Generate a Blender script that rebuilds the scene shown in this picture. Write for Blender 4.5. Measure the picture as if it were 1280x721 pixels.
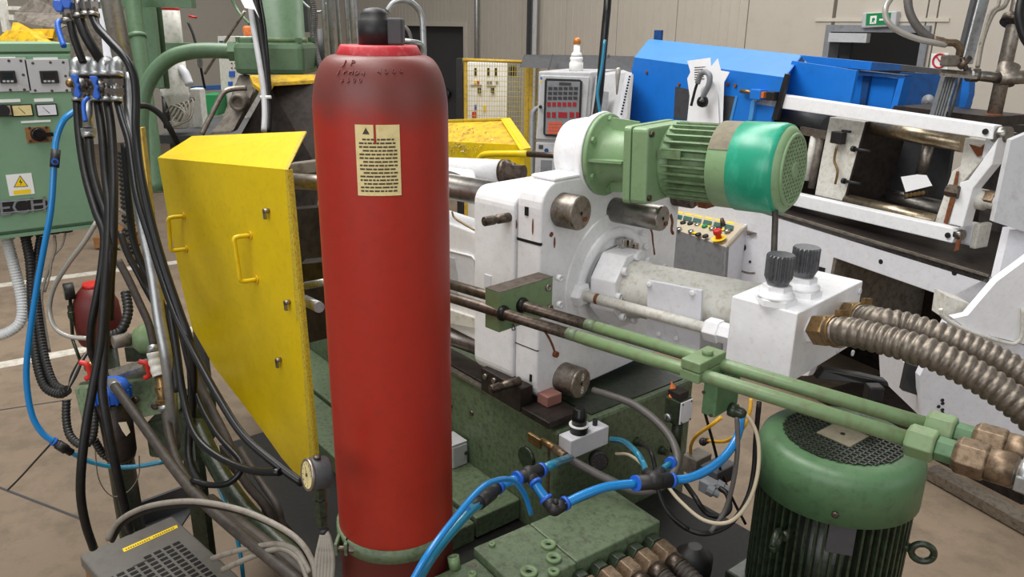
import bpy, bmesh, math, random
from mathutils import Vector as V, Matrix
random.seed(7)
S = bpy.context.scene
for o in list(bpy.data.objects): bpy.data.objects.remove(o)
COL = S.collection

# ---------------------------------------------------------------- camera
FPX = 980.0; EYE = 2.05
PITCH = math.atan(325.5/FPX); ROLL = math.radians(.86); AZ = math.radians(38.1)
FH = V((-math.cos(AZ), math.sin(AZ), 0)); RT = V((math.sin(AZ), math.cos(AZ), 0)); UP = V((0, 0, 1))
FW = FH*math.cos(PITCH) - UP*math.sin(PITCH); CU = FH*math.sin(PITCH) + UP*math.cos(PITCH)
CR = RT*math.cos(ROLL) + CU*math.sin(ROLL); CT = -RT*math.sin(ROLL) + CU*math.cos(ROLL)
EYEP = V((0, 0, EYE))
cd = bpy.data.cameras.new('camera'); cam = bpy.data.objects.new('camera', cd); COL.objects.link(cam)
cd.sensor_width = 36; cd.lens = 36*FPX/1280; cd.clip_start = .02; cd.clip_end = 200
cam.matrix_world = Matrix(((CR.x, CT.x, -FW.x, 0), (CR.y, CT.y, -FW.y, 0), (CR.z, CT.z, -FW.z, EYE), (0, 0, 0, 1)))
S.camera = cam

# ---------------------------------------------------------------- light
w = bpy.data.worlds.new('hall_daylight'); S.world = w; w.use_nodes = True
bg = w.node_tree.nodes['Background']; bg.inputs[0].default_value = (.93, .96, 1, 1); bg.inputs[1].default_value = .24
def area(name, loc, size, energy, aim, col=(1, 1, 1)):
    l = bpy.data.lights.new(name, 'AREA'); l.shape = 'RECTANGLE'; l.size, l.size_y = size; l.energy = energy; l.color = col
    o = bpy.data.objects.new(name, l); COL.objects.link(o); o.location = loc
    o.rotation_euler = (V(aim)-V(loc)).to_track_quat('-Z', 'Y').to_euler(); return o
# skylight strips in the hall roof and the tall window front behind the photographer
area('roof_skylight', (-3.2, 0.2, 6.2), (8, 2.2), 330, (-3.0, 1.0, 0), (1, .98, .95))
area('roof_skylight', (-4.6, 4.4, 6.2), (11, 2.2), 430, (-4.2, 4.4, 0), (1, .98, .95))
area('window_front', (1.2, -4.6, 3.6), (7, 3.2), 190, (-1.6, 1.6, 1.1), (.98, .99, 1))
area('window_front', (5.6, 3.4, 3.4), (5, 3), 60, (-1.6, 3.0, 1.1), (.95, .98, 1))
S.view_settings.view_transform = 'Standard'; S.view_settings.look = 'None'
S.view_settings.gamma = 1; S.view_settings.use_curve_mapping = False; S.view_settings.exposure = 0.12

# ---------------------------------------------------------------- placing helpers (real distances in metres)
def ray(x, y): return FW + CR*((x-640)/FPX) + CT*((360.5-y)/FPX)
def at(x, y, d): return EYEP + ray(x, y)*d
def onz(x, y, z): r = ray(x, y); return EYEP + r*((z-EYE)/r.z)
def pl(x, y, P, n):
    r = ray(x, y); return EYEP + r*((V(P)-EYEP).dot(n)/r.dot(n))
def vt(x, y, P): return pl(x, y, P, FH)            # on the upright plane through P that faces the photographer
def along(P, d, x):                                # distance along d from P to where it reaches column x
    q = V(P)-EYEP; k = (x-640)/FPX
    return (k*q.dot(FW) - q.dot(CR))/(d.dot(CR) - k*d.dot(FW))
def alongy(P, d, y):
    q = V(P)-EYEP; k = (360.5-y)/FPX
    return (k*q.dot(FW) - q.dot(CT))/(d.dot(CT) - k*d.dot(FW))
def pix(P):
    q = V(P)-EYEP; d = q.dot(FW); return (640+FPX*q.dot(CR)/d, 360.5-FPX*q.dot(CT)/d, d)
def yaw(deg):                                      # u: towards the viewer's right, w: away to the right
    a = math.radians(deg); l = FH*math.cos(a) - RT*math.sin(a)
    return -l, FH*math.sin(a) + RT*math.cos(a)

# ---------------------------------------------------------------- materials
def lin(c):
    return tuple(((v/255)/12.92 if v/255 <= .04045 else ((v/255+.055)/1.055)**2.4) for v in c) + (1,)
MATS = {}
def mat(name, rgb, rough=.5, metal=0, dirt=None, amt=.35, scale=6, var=.12, bump=.0, bscale=60, spec=.5, emit=0, alpha=1, coat=0, streak=0):
    m = bpy.data.materials.new(name); m.use_nodes = True; nt = m.node_tree; N = nt.nodes; L = nt.links
    b = N['Principled BSDF']; b.inputs['Roughness'].default_value = rough; b.inputs['Metallic'].default_value = metal
    b.inputs['Specular IOR Level'].default_value = spec; b.inputs['Coat Weight'].default_value = coat
    tc = N.new('ShaderNodeTexCoord')
    base = lin(rgb)
    n1 = N.new('ShaderNodeTexNoise'); n1.inputs['Scale'].default_value = scale; n1.inputs['Detail'].default_value = 6; n1.inputs['Roughness'].default_value = .65
    L.new(tc.outputs['Object'], n1.inputs['Vector'])
    mx = N.new('ShaderNodeMix'); mx.data_type = 'RGBA'
    mx.inputs[6].default_value = tuple(c*(1-var) for c in base[:3])+(1,); mx.inputs[7].default_value = tuple(min(1, c*(1+var)) for c in base[:3])+(1,)
    L.new(n1.outputs['Fac'], mx.inputs[0]); out = mx.outputs[2]
    if dirt:
        n2 = N.new('ShaderNodeTexNoise'); n2.inputs['Scale'].default_value = scale*2.7; n2.inputs['Detail'].default_value = 9; n2.inputs['Roughness'].default_value = .72
        if streak:
            mp = N.new('ShaderNodeMapping'); mp.inputs['Scale'].default_value = (1, 1, .22); L.new(tc.outputs['Object'], mp.inputs['Vector']); L.new(mp.outputs[0], n2.inputs['Vector'])
        else: L.new(tc.outputs['Object'], n2.inputs['Vector'])
        r = N.new('ShaderNodeValToRGB'); c = .5+.2*(.5-amt)*2*.6
        r.color_ramp.elements[0].position = max(.02, c-.06); r.color_ramp.elements[1].position = min(.98, c+.12)
        r.color_ramp.elements[0].color = (0, 0, 0, 1); r.color_ramp.elements[1].color = (1, 1, 1, 1)
        L.new(n2.outputs['Fac'], r.inputs[0])
        ml = N.new('ShaderNodeMath'); ml.operation = 'MULTIPLY'; ml.inputs[1].default_value = min(1, .35+amt*.8); L.new(r.outputs[0], ml.inputs[0])
        m2 = N.new('ShaderNodeMix'); m2.data_type = 'RGBA'; m2.inputs[7].default_value = lin(dirt)
        L.new(ml.outputs[0], m2.inputs[0]); L.new(out, m2.inputs[6]); out = m2.outputs[2]
    L.new(out, b.inputs['Base Color'])
    if bump:
        n3 = N.new('ShaderNodeTexNoise'); n3.inputs['Scale'].default_value = bscale; n3.inputs['Detail'].default_value = 4
        L.new(tc.outputs['Object'], n3.inputs['Vector'])
        bp = N.new('ShaderNodeBump'); bp.inputs['Strength'].default_value = bump; bp.inputs['Distance'].default_value = .01
        L.new(n3.outputs['Fac'], bp.inputs['Height']); L.new(bp.outputs[0], b.inputs['Normal'])
    if emit:
        b.inputs['Emission Color'].default_value = base; b.inputs['Emission Strength'].default_value = emit
    if alpha < 1: b.inputs['Alpha'].default_value = alpha
    MATS[name] = m; return m

mat('red', (156, 32, 16), .45, dirt=(136, 34, 20), amt=.3, scale=14, bump=.03, bscale=160, var=.06)
mat('red_dust', (118, 55, 50), .55, dirt=(96, 40, 38), amt=.4, scale=8, bump=.05, bscale=90)
mat('red_collar', (190, 42, 52), .5, dirt=(215, 120, 120), amt=.25, scale=25)
mat('red_plastic', (200, 40, 34), .4)
mat('red_dull', (98, 26, 24), .5, dirt=(95, 40, 36), amt=.35, scale=8)
mat('yellow', (222, 190, 14), .36, dirt=(200, 166, 20), amt=.22, scale=18, bump=.03, bscale=30)
mat('yellow_worn', (214, 172, 24), .45, dirt=(120, 90, 40), amt=.42, scale=9)
mat('chips', (196, 184, 150), .4, .4, dirt=(150, 115, 40), amt=.4, scale=60)
mat('yellow_frame', (196, 160, 50), .5, dirt=(110, 85, 40), amt=.35, scale=12)
mat('yellow_edge', (206, 178, 40), .55, dirt=(110, 96, 70), amt=.42, scale=60)
mat('sticker', (226, 208, 150), .6, dirt=(200, 178, 112), amt=.3, scale=20)
mat('ink', (70, 60, 48), .7)
mat('ink_red', (150, 30, 40), .6)
mat('white', (238, 238, 240), .42, dirt=(206, 200, 190), amt=.14, scale=22, bump=.03, bscale=25)
mat('white_dirty', (216, 214, 206), .5, dirt=(168, 154, 130), amt=.32, scale=16)
mat('white_grey', (220, 220, 226), .5, dirt=(192, 186, 178), amt=.16, scale=18, bump=.03, bscale=120)
mat('white_plain', (235, 235, 232), .5)
mat('paper', (238, 238, 240), .7)
mat('grey', (128, 130, 134), .5, dirt=(90, 88, 84), amt=.25, scale=8)
mat('grey_light', (186, 186, 188), .5, dirt=(150, 146, 140), amt=.2, scale=6)
mat('grey_box', (100, 97, 91), .5, dirt=(84, 80, 74), amt=.3, scale=9)
mat('grey_dark', (66, 66, 68), .55, dirt=(44, 42, 40), amt=.3, scale=10)
mat('rust', (128, 72, 36), .8, dirt=(84, 46, 28), amt=.5, scale=30)
mat('green_cab', (120, 154, 124), .5, dirt=(112, 144, 116), amt=.2, scale=6)
mat('green', (112, 136, 96), .4, dirt=(106, 100, 72), amt=.3, scale=16, bump=.05, bscale=40)
mat('green_base', (96, 112, 84), .5, dirt=(56, 57, 40), amt=.42, scale=22, bump=.08, bscale=40)
mat('green_oily', (48, 60, 42), .35, dirt=(24, 24, 19), amt=.55, scale=22, bump=.08, bscale=40)
mat('green_motor', (82, 116, 80), .42, dirt=(64, 82, 58), amt=.28, scale=14, bump=.05, bscale=40)
mat('green_pale', (130, 160, 118), .42, dirt=(120, 132, 98), amt=.22, scale=16, bump=.05, bscale=50)
mat('green_fin', (114, 142, 102), .5, dirt=(84, 84, 62), amt=.4, scale=14)
mat('green_frame', (86, 114, 84), .45, dirt=(70, 90, 62), amt=.3, scale=16)
mat('teal', (38, 150, 118), .3, dirt=(70, 182, 150), amt=.3, scale=9, streak=1)
mat('dusty_grey', (132, 124, 104), .75, dirt=(104, 100, 82), amt=.4, scale=14)
mat('blue', (22, 112, 202), .45, dirt=(20, 96, 176), amt=.2, scale=5)
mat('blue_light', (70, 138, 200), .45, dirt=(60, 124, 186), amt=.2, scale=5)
mat('blue_dark', (24, 70, 124), .5, dirt=(30, 50, 74), amt=.4, scale=10)
mat('blue_hose', (20, 124, 192), .28, var=.05, coat=.3)
mat('teal_hose', (20, 116, 146), .28, var=.05, coat=.3)
mat('blue_plastic', (34, 92, 190), .4)
mat('steel', (150, 146, 140), .34, 1, dirt=(92, 84, 74), amt=.3, scale=14)
mat('steel_dull', (156, 148, 138), .42, .85, dirt=(96, 84, 72), amt=.4, scale=20)
mat('steel_dark', (104, 92, 82), .4, .8, dirt=(44, 36, 30), amt=.45, scale=20)
mat('chrome', (188, 186, 182), .2, 1, dirt=(120, 112, 100), amt=.25, scale=12)
mat('zinc', (168, 170, 170), .42, .85, dirt=(120, 118, 114), amt=.3, scale=14)
mat('brass_rod', (176, 162, 138), .3, .9, dirt=(110, 84, 56), amt=.4, scale=16)
mat('brass', (150, 122, 82), .42, .85, dirt=(96, 78, 54), amt=.4, scale=30)
mat('bronze', (136, 116, 94), .45, .7, dirt=(72, 58, 46), amt=.45, scale=30)
mat('flex', (128, 119, 108), .45, .7, dirt=(84, 74, 64), amt=.4, scale=26)
mat('black', (26, 25, 25), .5, dirt=(46, 43, 40), amt=.25, scale=14)
mat('black_gloss', (18, 18, 19), .32, spec=.4, var=.1)
mat('rubber', (20, 19, 19), .45, spec=.35, dirt=(44, 41, 38), amt=.25, scale=16)
mat('rubber_dusty', (54, 47, 41), .6, dirt=(78, 69, 60), amt=.4, scale=18)
mat('grey_hose', (92, 88, 85), .5, dirt=(76, 70, 64), amt=.3, scale=16)
mat('grey_cable', (132, 125, 114), .6, dirt=(98, 90, 80), amt=.35, scale=20)
mat('cream_cable', (190, 176, 150), .55)
mat('yellow_cable', (214, 160, 34), .5)
mat('pvc_white', (214, 216, 216), .4)
mat('clear_hose', (170, 166, 158), .25, .2)
mat('orange', (206, 110, 44), .5, dirt=(120, 60, 36), amt=.35, scale=40)
mat('amber', (190, 112, 30), .25, spec=.8)
mat('dark_iron', (58, 50, 46), .5, .5, dirt=(28, 24, 22), amt=.5, scale=10, bump=.1, bscale=30)
mat('cast', (122, 114, 104), .6, .2, dirt=(70, 62, 54), amt=.5, scale=9, bump=.08, bscale=40)
mat('tape_white', (232, 232, 228), .5)
mat('shoe', (150, 104, 94), .6)
mat('knob_steel', (108, 110, 114), .4, .6, dirt=(70, 70, 70), amt=.3, scale=30)
mat('oil_shade_black', (24, 23, 20), .6, dirt=(40, 38, 32), amt=.35, scale=20, spec=.3)  # oily tray black, deepened to stand in for the shade inside the machine
mat('hole', (12, 12, 12), .8)
mat('glass_dark', (40, 44, 48), .12)
mat('lcd', (28, 36, 38), .2)
mat('lcd_green', (30, 84, 70), .3)
mat('led_red', (150, 30, 40), .4)
mat('key_orange', (218, 92, 58), .5)
mat('key_green', (86, 140, 108), .5)
mat('display', (58, 56, 60), .35)
mat('sign_green', (26, 130, 72), .4)
mat('sign_red', (190, 30, 44), .5)
mat('warn_yellow', (244, 206, 30), .5)
mat('door_dark', (60, 60, 62), .7)
mat('wood', (150, 104, 58), .7, dirt=(110, 72, 40), amt=.4, scale=10)
mat('line_white', (206, 200, 188), .7, dirt=(150, 140, 124), amt=.4, scale=8)
mat('wall', (188, 180, 167), .7, dirt=(178, 168, 154), amt=.2, scale=3, var=.05)
mat('wall_trim', (196, 188, 174), .6)
mat('floor', (134, 117, 98), .75, dirt=(106, 92, 76), amt=.4, scale=2.2, bump=.25, bscale=140, var=.2)

def red_body(z_dust0, z_dust1, z_grime):
    # red paint, settled dust over the shoulder, oily grime below the strap (heights on the cylinder itself)
    m = mat('red_body', (166, 38, 22), .45, dirt=(150, 38, 24), amt=.3, scale=14, bump=.03, bscale=160, var=.06)
    nt = m.node_tree; N = nt.nodes; L = nt.links; b = N['Principled BSDF']; src = b.inputs['Base Color'].links[0].from_socket
    tc = N.new('ShaderNodeTexCoord'); sx = N.new('ShaderNodeSeparateXYZ'); L.new(tc.outputs['Object'], sx.inputs[0])
    nz = N.new('ShaderNodeTexNoise'); nz.inputs['Scale'].default_value = 9; nz.inputs['Detail'].default_value = 6; L.new(tc.outputs['Object'], nz.inputs['Vector'])
    ad = N.new('ShaderNodeMath'); ad.operation = 'MULTIPLY_ADD'; L.new(nz.outputs['Fac'], ad.inputs[0]); ad.inputs[1].default_value = .09; L.new(sx.outputs['Z'], ad.inputs[2])
    def ramp(a, c):
        mr = N.new('ShaderNodeMapRange'); mr.inputs['From Min'].default_value = a; mr.inputs['From Max'].default_value = c; mr.interpolation_type = 'SMOOTHSTEP'; L.new(ad.outputs[0], mr.inputs['Value']); return mr.outputs[0]
    m1 = N.new('ShaderNodeMix'); m1.data_type = 'RGBA'; L.new(ramp(z_dust0+.045, z_dust1+.045), m1.inputs[0]); L.new(src, m1.inputs[6]); m1.inputs[7].default_value = lin((112, 52, 46))
    m2 = N.new('ShaderNodeMix'); m2.data_type = 'RGBA'; L.new(ramp(z_grime+.06, z_grime+.03), m2.inputs[0]); L.new(m1.outputs[2], m2.inputs[6]); m2.inputs[7].default_value = lin((86, 20, 16))
    L.new(m2.outputs[2], b.inputs['Base Color'])

# ---------------------------------------------------------------- mesh helpers
def orth(a):
    a = V(a).normalized(); t = V((0, 0, 1)) if abs(a.z) < .9 else V((1, 0, 0))
    x = t.cross(a).normalized(); return x, a.cross(x).normalized()
def smooth_path(P, k=6, closed=False):
    P = [V(p) for p in P]
    if len(P) < 3 or k < 2: return P
    out = []; n = len(P)
    for i in range(n-1):
        p0 = P[i-1] if i else P[0]*2-P[1]; p1 = P[i]; p2 = P[i+1]; p3 = P[i+2] if i+2 < n else P[-1]*2-P[-2]
        for j in range(k):
            t = j/k
            out.append(.5*((2*p1)+(p2-p0)*t+(2*p0-5*p1+4*p2-p3)*t*t+(3*p1-p0-3*p2+p3)*t**3))
    out.append(P[-1]); return out
class MB:
    def __init__(s): s.v = []; s.f = []; s.sm = []
    def add(s, vs, fs, sm=False):
        b = len(s.v); s.v += [V(p) for p in vs]; s.f += [tuple(b+i for i in f) for f in fs]; s.sm += [sm]*len(fs); return s
    def prism(s, pts, vec):
        pts = [V(p) for p in pts]; vec = V(vec); n = len(pts)
        nn = V((0, 0, 0))
        for i in range(n): nn += (pts[i]-pts[0]).cross(pts[(i+1) % n]-pts[0])
        if nn.dot(vec) > 0: pts.reverse()
        q = [p+vec for p in pts]
        return s.add(pts+q, [tuple(range(n)), tuple(range(2*n-1, n-1, -1))] + [((i+1) % n, i, n+i, n+(i+1) % n) for i in range(n)])
    def box(s, o, a, b, c):
        o, a, b, c = V(o), V(a), V(b), V(c); return s.prism([o, o+a, o+a+b, o+b], c)
    def cbox(s, c, a, b, h): return s.box(V(c)-V(a)/2-V(b)/2-V(h)/2, a, b, h)
    def ring(s, c, x, y, r, n, ph=0): return [c+x*(r*math.cos(2*math.pi*i/n+ph))+y*(r*math.sin(2*math.pi*i/n+ph)) for i in range(n)]
    def lathe(s, p, ax, prof, n=24, sm=True, ph=0, xy=None):
        p = V(p); ax = V(ax).normalized(); x, y = xy or orth(ax); vs = []; fs = []
        for t, r in prof: vs += s.ring(p+ax*t, x, y, max(r, 1e-5), n, ph)
        for k in range(len(prof)-1):
            for i in range(n):
                j = (i+1) % n; fs.append((k*n+i, k*n+j, (k+1)*n+j, (k+1)*n+i))
        b = len(s.v); s.add(vs, fs, sm)
        m = len(prof)-1
        s.f.append(tuple(b+i for i in range(n-1, -1, -1))); s.f.append(tuple(b+m*n+i for i in range(n))); s.sm += [False, False]
        return s
    def cyl(s, p0, p1, r0, r1=None, n=16, sm=True, ph=0):
        p0, p1 = V(p0), V(p1); return s.lathe(p0, p1-p0, [(0, r0), ((p1-p0).length, r1 if r1 is not None else r0)], n, sm, ph)
    def tube(s, P, r, n=8, k=6, fn=None):
        P = smooth_path(P, k); m = len(P); x = None; vs = []
        for i, p in enumerate(P):
            t = (P[min(i+1, m-1)]-P[max(i-1, 0)]).normalized()
            if x is None: x = orth(t)[0]
            else: x = (x-t*x.dot(t)).normalized()
            y = t.cross(x); vs += s.ring(p, x, y, fn(i/(m-1), i) if fn else r, n)
        fs = [(i*n+j, i*n+(j+1) % n, (i+1)*n+(j+1) % n, (i+1)*n+j) for i in range(m-1) for j in range(n)]
        b = len(s.v); s.add(vs, fs, True)
        s.f.append(tuple(b+i for i in range(n-1, -1, -1))); s.f.append(tuple(b+(m-1)*n+i for i in range(n))); s.sm += [False, False]
        return s
    def corr(s, P, r, pitch=.012, depth=.12, n=10):           # corrugated conduit
        Q = smooth_path(P, 24); L = [0]
        for a, b in zip(Q, Q[1:]): L.append(L[-1]+(b-a).length)
        tot = L[-1]; steps = max(6, int(tot/pitch)*6); R = []; j = 0
        for i in range(steps+1):
            t = tot*i/steps
            while j < len(L)-2 and L[j+1] < t: j += 1
            f = (t-L[j])/max(1e-9, L[j+1]-L[j]); R.append(Q[j].lerp(Q[j+1], min(1, f)))
        return s.tube(R, r, n, 1, fn=lambda t, i: r*(.965, 1, 1, .965, 1-depth, 1-depth)[i % 6])
    def ball(s, c, r, n=14, m=8, sz=1):
        c = V(c); return s.lathe(c-V((0, 0, r*sz)), (0, 0, 1), [(r*sz*(1-math.cos(math.pi*i/m)), r*math.sin(math.pi*i/m)) for i in range(m+1)], n)
    def text(s, txt, size, o, rt, up, depth=0, align='CENTER'):
        c = bpy.data.curves.new('t', 'FONT'); c.body = txt; c.size = size; c.align_x = align; c.align_y = 'CENTER'; c.extrude = depth; c.resolution_u = 2
        ob = bpy.data.objects.new('t', c); COL.objects.link(ob); dg = bpy.context.evaluated_depsgraph_get()
        me = bpy.data.meshes.new_from_object(ob.evaluated_get(dg)); rt = V(rt).normalized(); up = V(up).normalized(); nn = rt.cross(up)
        s.add([V(o)+rt*v.co.x+up*v.co.y+nn*v.co.z for v in me.vertices], [tuple(p.vertices) for p in me.polygons])
        bpy.data.objects.remove(ob); bpy.data.curves.remove(c); bpy.data.meshes.remove(me); return s
    def mesh(s, name, off):
        me = bpy.data.meshes.new(name); me.from_pydata([p-off for p in s.v], [], s.f)
        me.polygons.foreach_set('use_smooth', s.sm); me.update(); return me

def root_of(o):
    while o.parent: o = o.parent
    return o
def thing(name, label, cat, loc, group=None, kind=None):
    o = bpy.data.objects.new(name, None); COL.objects.link(o); o.location = loc; o.empty_display_size = .05
    o['label'] = label; o['category'] = cat
    if group: o['group'] = group
    if kind: o['kind'] = kind
    return o
def part(name, mb, m, parent, bevel=0, label=None, kind=None):
    off = V(root_of(parent).location)
    me = mb.mesh(name, off); me.materials.append(MATS[m]); o = bpy.data.objects.new(name, me); COL.objects.link(o); o.parent = parent
    if bevel: bev(o, bevel)
    if label: o['label'] = label
    if kind: o['kind'] = kind
    return o
def bev(o, w, seg=2):
    b = o.modifiers.new('bevel', 'BEVEL'); b.width = w; b.segments = seg; b.limit_method = 'ANGLE'; b.angle_limit = math.radians(40)
def solo(name, mb, m, label=None, cat=None, group=None, kind=None, bevel=0):
    lo = V([min(p[i] for p in mb.v) for i in range(3)]); hi = V([max(p[i] for p in mb.v) for i in range(3)])
    off = V(((lo.x+hi.x)/2, (lo.y+hi.y)/2, lo.z))
    me = mb.mesh(name, off); me.materials.append(MATS[m]); o = bpy.data.objects.new(name, me); COL.objects.link(o); o.location = off
    if label: o['label'] = label
    if cat: o['category'] = cat
    if group: o['group'] = group
    if kind: o['kind'] = kind
    if bevel: bev(o, bevel)
    return o
def struct(name, mb, m, parent=None, bevel=0):
    if parent: return part(name, mb, m, parent, bevel)
    return solo(name, mb, m, kind='structure', bevel=bevel)
def P3(l): return [at(*p) for p in l]
def hose(name, pts, r, m, label, cat='hose', group=None, n=8, k=6, corr=0):
    mb = MB(); p = P3(pts)
    mb.corr(p, r, corr) if corr else mb.tube(p, r, n, k)
    return solo(name, mb, m, label, cat, group)
def pins(mb, c, ax, r, k, rr, h, ph=0, n=8):                    # k small studs on a circle
    x, y = orth(ax); ax = V(ax).normalized()
    for i in range(k):
        a = 2*math.pi*i/k+ph; q = V(c)+x*(r*math.cos(a))+y*(r*math.sin(a)); mb.cyl(q, q+ax*h, rr, n=n)
    return mb

# ================================================================ THE SETTING
X1, Y1, Z1 = V((1, 0, 0)), V((0, 1, 0)), V((0, 0, 1))
wu, ww = yaw(36)                                   # hall wall: runs along wu, faces -ww
WP = at(1095, 35, 7.0); WP.z = 0
FLOOR = struct('floor', MB().box((-22, -9, -.1), (34, 0, 0), (0, 26, 0), (0, 0, .1)), 'floor')
def floor_line(p0, p1, wd):
    a = onz(*p0, 0); b = onz(*p1, 0); d = (b-a).normalized(); n = d.cross(Z1); a -= d*1.2; b += d*1.2
    part('floor_marking', MB().prism([a-n*wd/2, b-n*wd/2, b+n*wd/2, a+n*wd/2], Z1*.004), 'line_white', FLOOR)
floor_line((0, 357), (122, 341), .11); floor_line((0, 457), (96, 439), .11)
def floor_joint(p0, p1, wd):
    a = onz(*p0, 0); b = onz(*p1, 0); n = (b-a).normalized().cross(Z1)
    part('floor_joint', MB().prism([a-n*wd/2, b-n*wd/2, b+n*wd/2, a+n*wd/2], Z1*.002), 'grey_dark', FLOOR)
floor_joint((-30, 598), (110, 652), .012); floor_joint((-30, 517), (90, 499), .01)
WALL = struct('wall_back', MB().box(WP - wu*14 + ww*1.6, wu*26, ww*.1, Z1*4.6), 'door_dark')  # dark slab colours in the unlit corridor beyond the doorways
DH = 2.06                                          # door height
def wcol(x): P = WP+Z1*2.0; return along(P, wu, x) # distance along the wall where column x meets it
d1a, d1b = wcol(478), wcol(581); d2a, d2b = wcol(1040), wcol(1153)
mod = (wcol(1165)-wcol(931))/2; s0 = wcol(1037)
def wall_piece(a, b, z0, z1):
    if b-a < .03: return
    part('wall_panel', MB().box(WP+wu*(a+.006)+Z1*z0, wu*(b-a-.012), ww*.09, Z1*(z1-z0)), 'wall', WALL, bevel=.004)
    if b-a > .5 and a < s0-1:                      # pressed ribs of the far panels
        for j in range(1, 8):
            q = WP+wu*(a+(b-a)*j/8)+Z1*z0-ww*.004
            ribs.box(q, wu*.012, ww*.01, Z1*(z1-z0))
ribs = MB()
for k in range(-13, 12):
    a = s0+k*mod; b = a+mod; cuts = [(a, b)]
    for da, db in ((d1a, d1b), (d2a, d2b)):
        nc = []
        for c0, c1 in cuts:
            if c1 <= da or c0 >= db: nc.append((c0, c1)); continue
            if c0 < da: nc.append((c0, da))
            if c1 > db: nc.append((db, c1))
            wall_piece(max(c0, da), min(c1, db), DH, 4.5)
        cuts = nc
    for c0, c1 in cuts: wall_piece(c0, c1, 0, 4.5)
part('panel_ribs', ribs, 'wall', WALL, kind='stuff')
def door_frame(n, a, b, wd, m, dark):
    t = thing(f'door_{n}', 'dark doorway', 'door', WP+wu*((a+b)/2)); del t['category']; del t['label']; t['kind'] = 'structure'
    f = MB()
    for x in (a-wd, b): f.box(WP+wu*x-ww*.03, wu*wd, ww*.16, Z1*(DH+wd))
    part('door_frame', f, m, t)
    part('lintel', MB().box(WP+wu*a-ww*.03+Z1*DH, wu*(b-a), ww*.16, Z1*wd), m, t)
    part('door_leaf', MB().box(WP+wu*(a+.02)+ww*.13, wu*((b-a)*dark), ww*.04, Z1*(DH-.01)), 'door_dark', t)
    return t
dA = door_frame(1, d1a, d1b, .07, 'wall_trim', .97)
dB = door_frame(2, d2a, d2b, .06, 'grey', .12)
part('door_closer', MB().box(WP+wu*(d2a+.02)-ww*.09+Z1*(DH-.09), wu*.38, ww*.06, Z1*.08), 'grey_light', dB)
part('wall_cover_strip', MB().box(WP+wu*(d2a-.2)-ww*.012+Z1*(DH+.09), wu*(d2b-d2a+.4), ww*.012, Z1*.03), 'wall_trim', dB)
struct('wall_left', MB().box((-15.5, -9, 0), (-.1, 0, 0), (0, 26, 0), (0, 0, 4.6)), 'wall')
# conduit and punched steel channel running up the wall
q = WP+wu*wcol(600)-ww*.06
solo('wall_conduit', MB().cyl(q, q+Z1*4.4, .035, n=10), 'zinc', 'thin galvanised conduit running up the beige wall beside the dark doorway', 'conduit')
q = WP+wu*wcol(669)-ww*.1
t = thing('cable_channel', 'punched galvanised cable channel running up the wall behind the control cabinet', 'cable channel', q)
part('back_plate', MB().box(q, wu*.16, ww*.015, Z1*4.4), 'zinc', t)
for sx in (0, .13): part('flange', MB().box(q+wu*sx-ww*.05, wu*.03, ww*.05, Z1*4.4), 'grey_light' if sx else 'grey_dark', t)
hs = MB()
for j in range(30): hs.box(q+wu*.07-ww*.002+Z1*(1.6+j*.08), wu*.03, ww*.004, Z1*.045)
part('slot_holes', hs, 'hole', t, kind='stuff')

# ================================================================ RED GAS CYLINDER
CA = at(475, 100, 1.56); CA.z = 0
def cz(y, x=478): return vt(x, y, CA).z
CRD = .1345
zb = .501; z_strap = pl(477, 694, CA-FH*CRD, FH).z
t = thing('gas_cylinder', 'tall red gas cylinder strapped to the green machine, cream sticker near its shoulder', 'gas cylinder', (CA.x, CA.y, zb))
CYL = t
zs, zt = cz(140), cz(68)
sh = zt-zs; pr = [(0, CRD*.8), (.02, CRD*.95), (.05, CRD), (zs-zb, CRD)]
for i in range(1, 13):
    a = i/12*math.pi/2; pr.append((zs-zb+sh*math.sin(a), CRD*.60+CRD*.40*math.cos(a)**.8 if i < 12 else CRD*.60))
red_body(zs-zb-.03, zs-zb+.06, z_strap-zb)
part('body', MB().lathe((CA.x, CA.y, zb), Z1, pr, 64), 'red_body', t)
part('collar', MB().lathe((CA.x, CA.y, zt-.004), Z1, [(0, .083), (.003, .0845), (.018, .077), (.022, .074)], 48), 'red_collar', t)
c2 = V((CA.x, CA.y, zt+.018))
cp = c2-RT*.006
part('valve_cap', MB().lathe(cp, Z1, [(0, .033), (.045, .033), (.047, .029), (.058, .027), (.066, .02), (.069, .008)], 28), 'black', t)
part('valve_body', MB().box(c2+RT*.02-FH*.02, RT*.03, FH*.04, Z1*.05), 'grey_dark', t, bevel=.004)
ft = V((-CA.x, -CA.y, 0)).normalized(); RTc = Z1.cross(ft)
def cpatch(mb, a0, a1, z0, z1, r, n=10):
    vs = []
    for i in range(n+1):
        a = a0+(a1-a0)*i/n; d = ft*math.cos(a)+RTc*math.sin(a)
        for z in (z0, z1): vs.append(V((CA.x, CA.y, z))+d*r)
    mb.add(vs, [(2*i, 2*i+2, 2*i+3, 2*i+1) for i in range(n)], True)
la, lb = math.asin((443.5-474.5)/85)+.0, math.asin((495-474.5)/85)
lz0, lz1 = cz(228, 468), cz(146, 468)
st = MB(); cpatch(st, la, lb, lz0, lz1, CRD+.0012); sto = part('sticker', st, 'sticker', t, label='cream warning sticker with printed lines')
ink = MB(); hgt = lz1-lz0; wid = lb-la
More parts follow.
